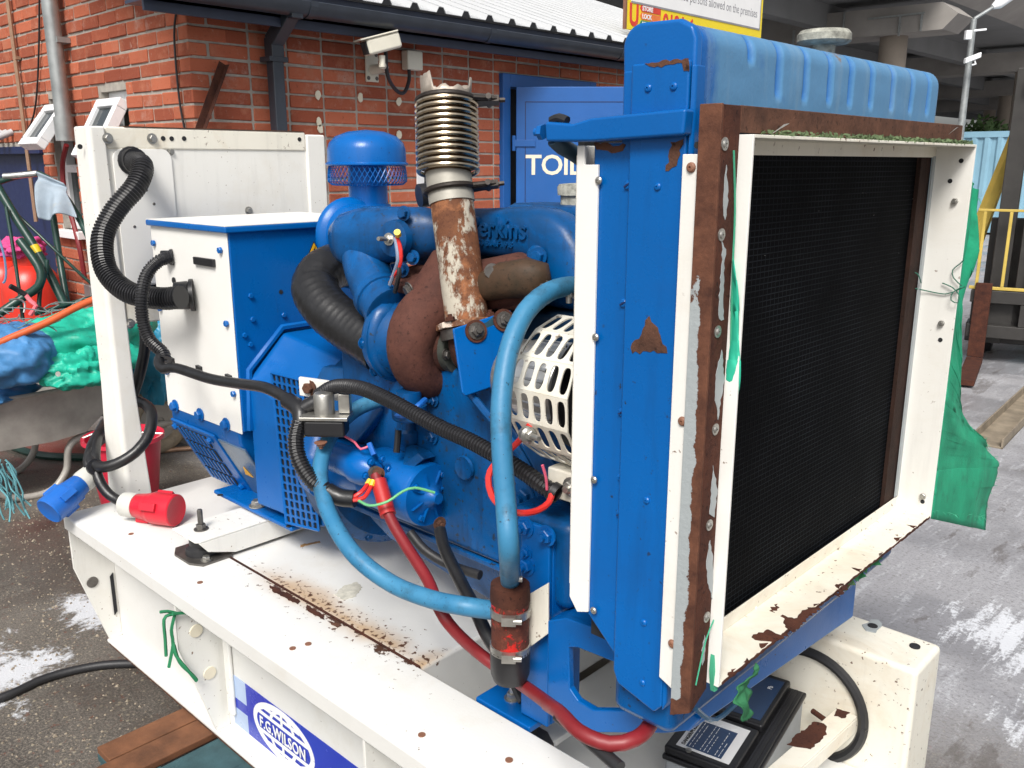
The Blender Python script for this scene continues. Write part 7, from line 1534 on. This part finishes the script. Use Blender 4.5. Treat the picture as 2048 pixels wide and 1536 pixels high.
for pts, r_ in (([(-0.535,0.936,1.604), (-0.535,0.947,1.536), (-0.533,0.947,1.454), (-0.533,0.957,1.304), (-0.533,0.96,1.17), (-0.533,0.964,1.042), (-0.533,0.965,0.954), (-0.53,0.958,0.905)], .0012), ([(-0.533,0.955,1.006), (-0.533,0.935,0.981), (-0.533,0.922,0.943), (-0.533,0.916,0.923)], .001), ([(-0.532,0.959,0.964), (-0.53,0.952,0.93), (-0.53,0.959,0.898)], .005)):
    MB().hose(pts, r_, 5, .02).o('strand', 'net_twine', tw)
tw = thing('twine', 'thin green twine curling across the far inner side of the duct', 'twine', (-0.531,1.75,1.351))
for pts in ([(-0.613,1.72,1.365), (-0.581,1.75,1.356), (-0.541,1.753,1.352), (-0.52,1.753,1.362), (-0.508,1.753,1.369)], [(-0.514,1.75,1.367), (-0.526,1.745,1.357), (-0.527,1.745,1.343), (-0.515,1.745,1.339), (-0.515,1.748,1.353), (-0.529,1.75,1.366), (-0.548,1.752,1.372)], [(-0.513,1.75,1.37), (-0.529,1.75,1.384), (-0.532,1.75,1.398), (-0.521,1.75,1.41), (-0.515,1.75,1.418)], [(-0.602,1.73,1.379), (-0.592,1.73,1.39), (-0.584,1.73,1.384), (-0.582,1.74,1.37)]):
    MB().hose(pts, .0011, 5, .01).o('strand', plain('twine_dark', (.03, .13, .09), .9) if 'twine_dark' not in M else 'twine_dark', tw)
tw = thing('twine', 'green polypropylene twine knotted through the rail gusset', 'twine', (-1.953,0.86,0.513))
for pts in ([(-1.93,0.844,0.53), (-1.93,0.875,0.521), (-1.9,0.898,0.517), (-1.85,0.899,0.532)], [(-1.94,0.855,0.522), (-1.94,0.84,0.526), (-1.94,0.826,0.518), (-1.94,0.824,0.465), (-1.94,0.822,0.422)], [(-1.94,0.854,0.52), (-1.94,0.842,0.484), (-1.94,0.842,0.444), (-1.94,0.826,0.389)], [(-1.94,0.843,0.45), (-1.93,0.842,0.42), (-1.92,0.863,0.374), (-1.92,0.883,0.334)], [(-1.94,0.844,0.443), (-1.93,0.85,0.396), (-1.92,0.874,0.355), (-1.92,0.884,0.336)], [(-1.94,0.857,0.524), (-1.94,0.837,0.537), (-1.94,0.819,0.542)]):
    MB().hose(pts, .0042, 5, .012).o('strand', plain('twine_green', (.02, .20, .085), .8) if 'twine_green' not in M else 'twine_green', tw)
# white feathers/paint slivers on the duct top
for i, (a, b) in enumerate(((0, 0), (1, 0))):
    q = V({0: (-0.525,1.024,1.63), 1: (-0.53,1.654,1.643)}[i]); m = MB(); m.prism([q + V(0, -.018, -.006), q + V(.002, .018, .006), q + V(.004, 0, .004)], (.001, 0, .001)); m.o('feather', 'sign_white', label='white sliver sticking up on the %s of the duct top' % ('left half' if i == 0 else 'far right end'), cat='feather', smooth=False)
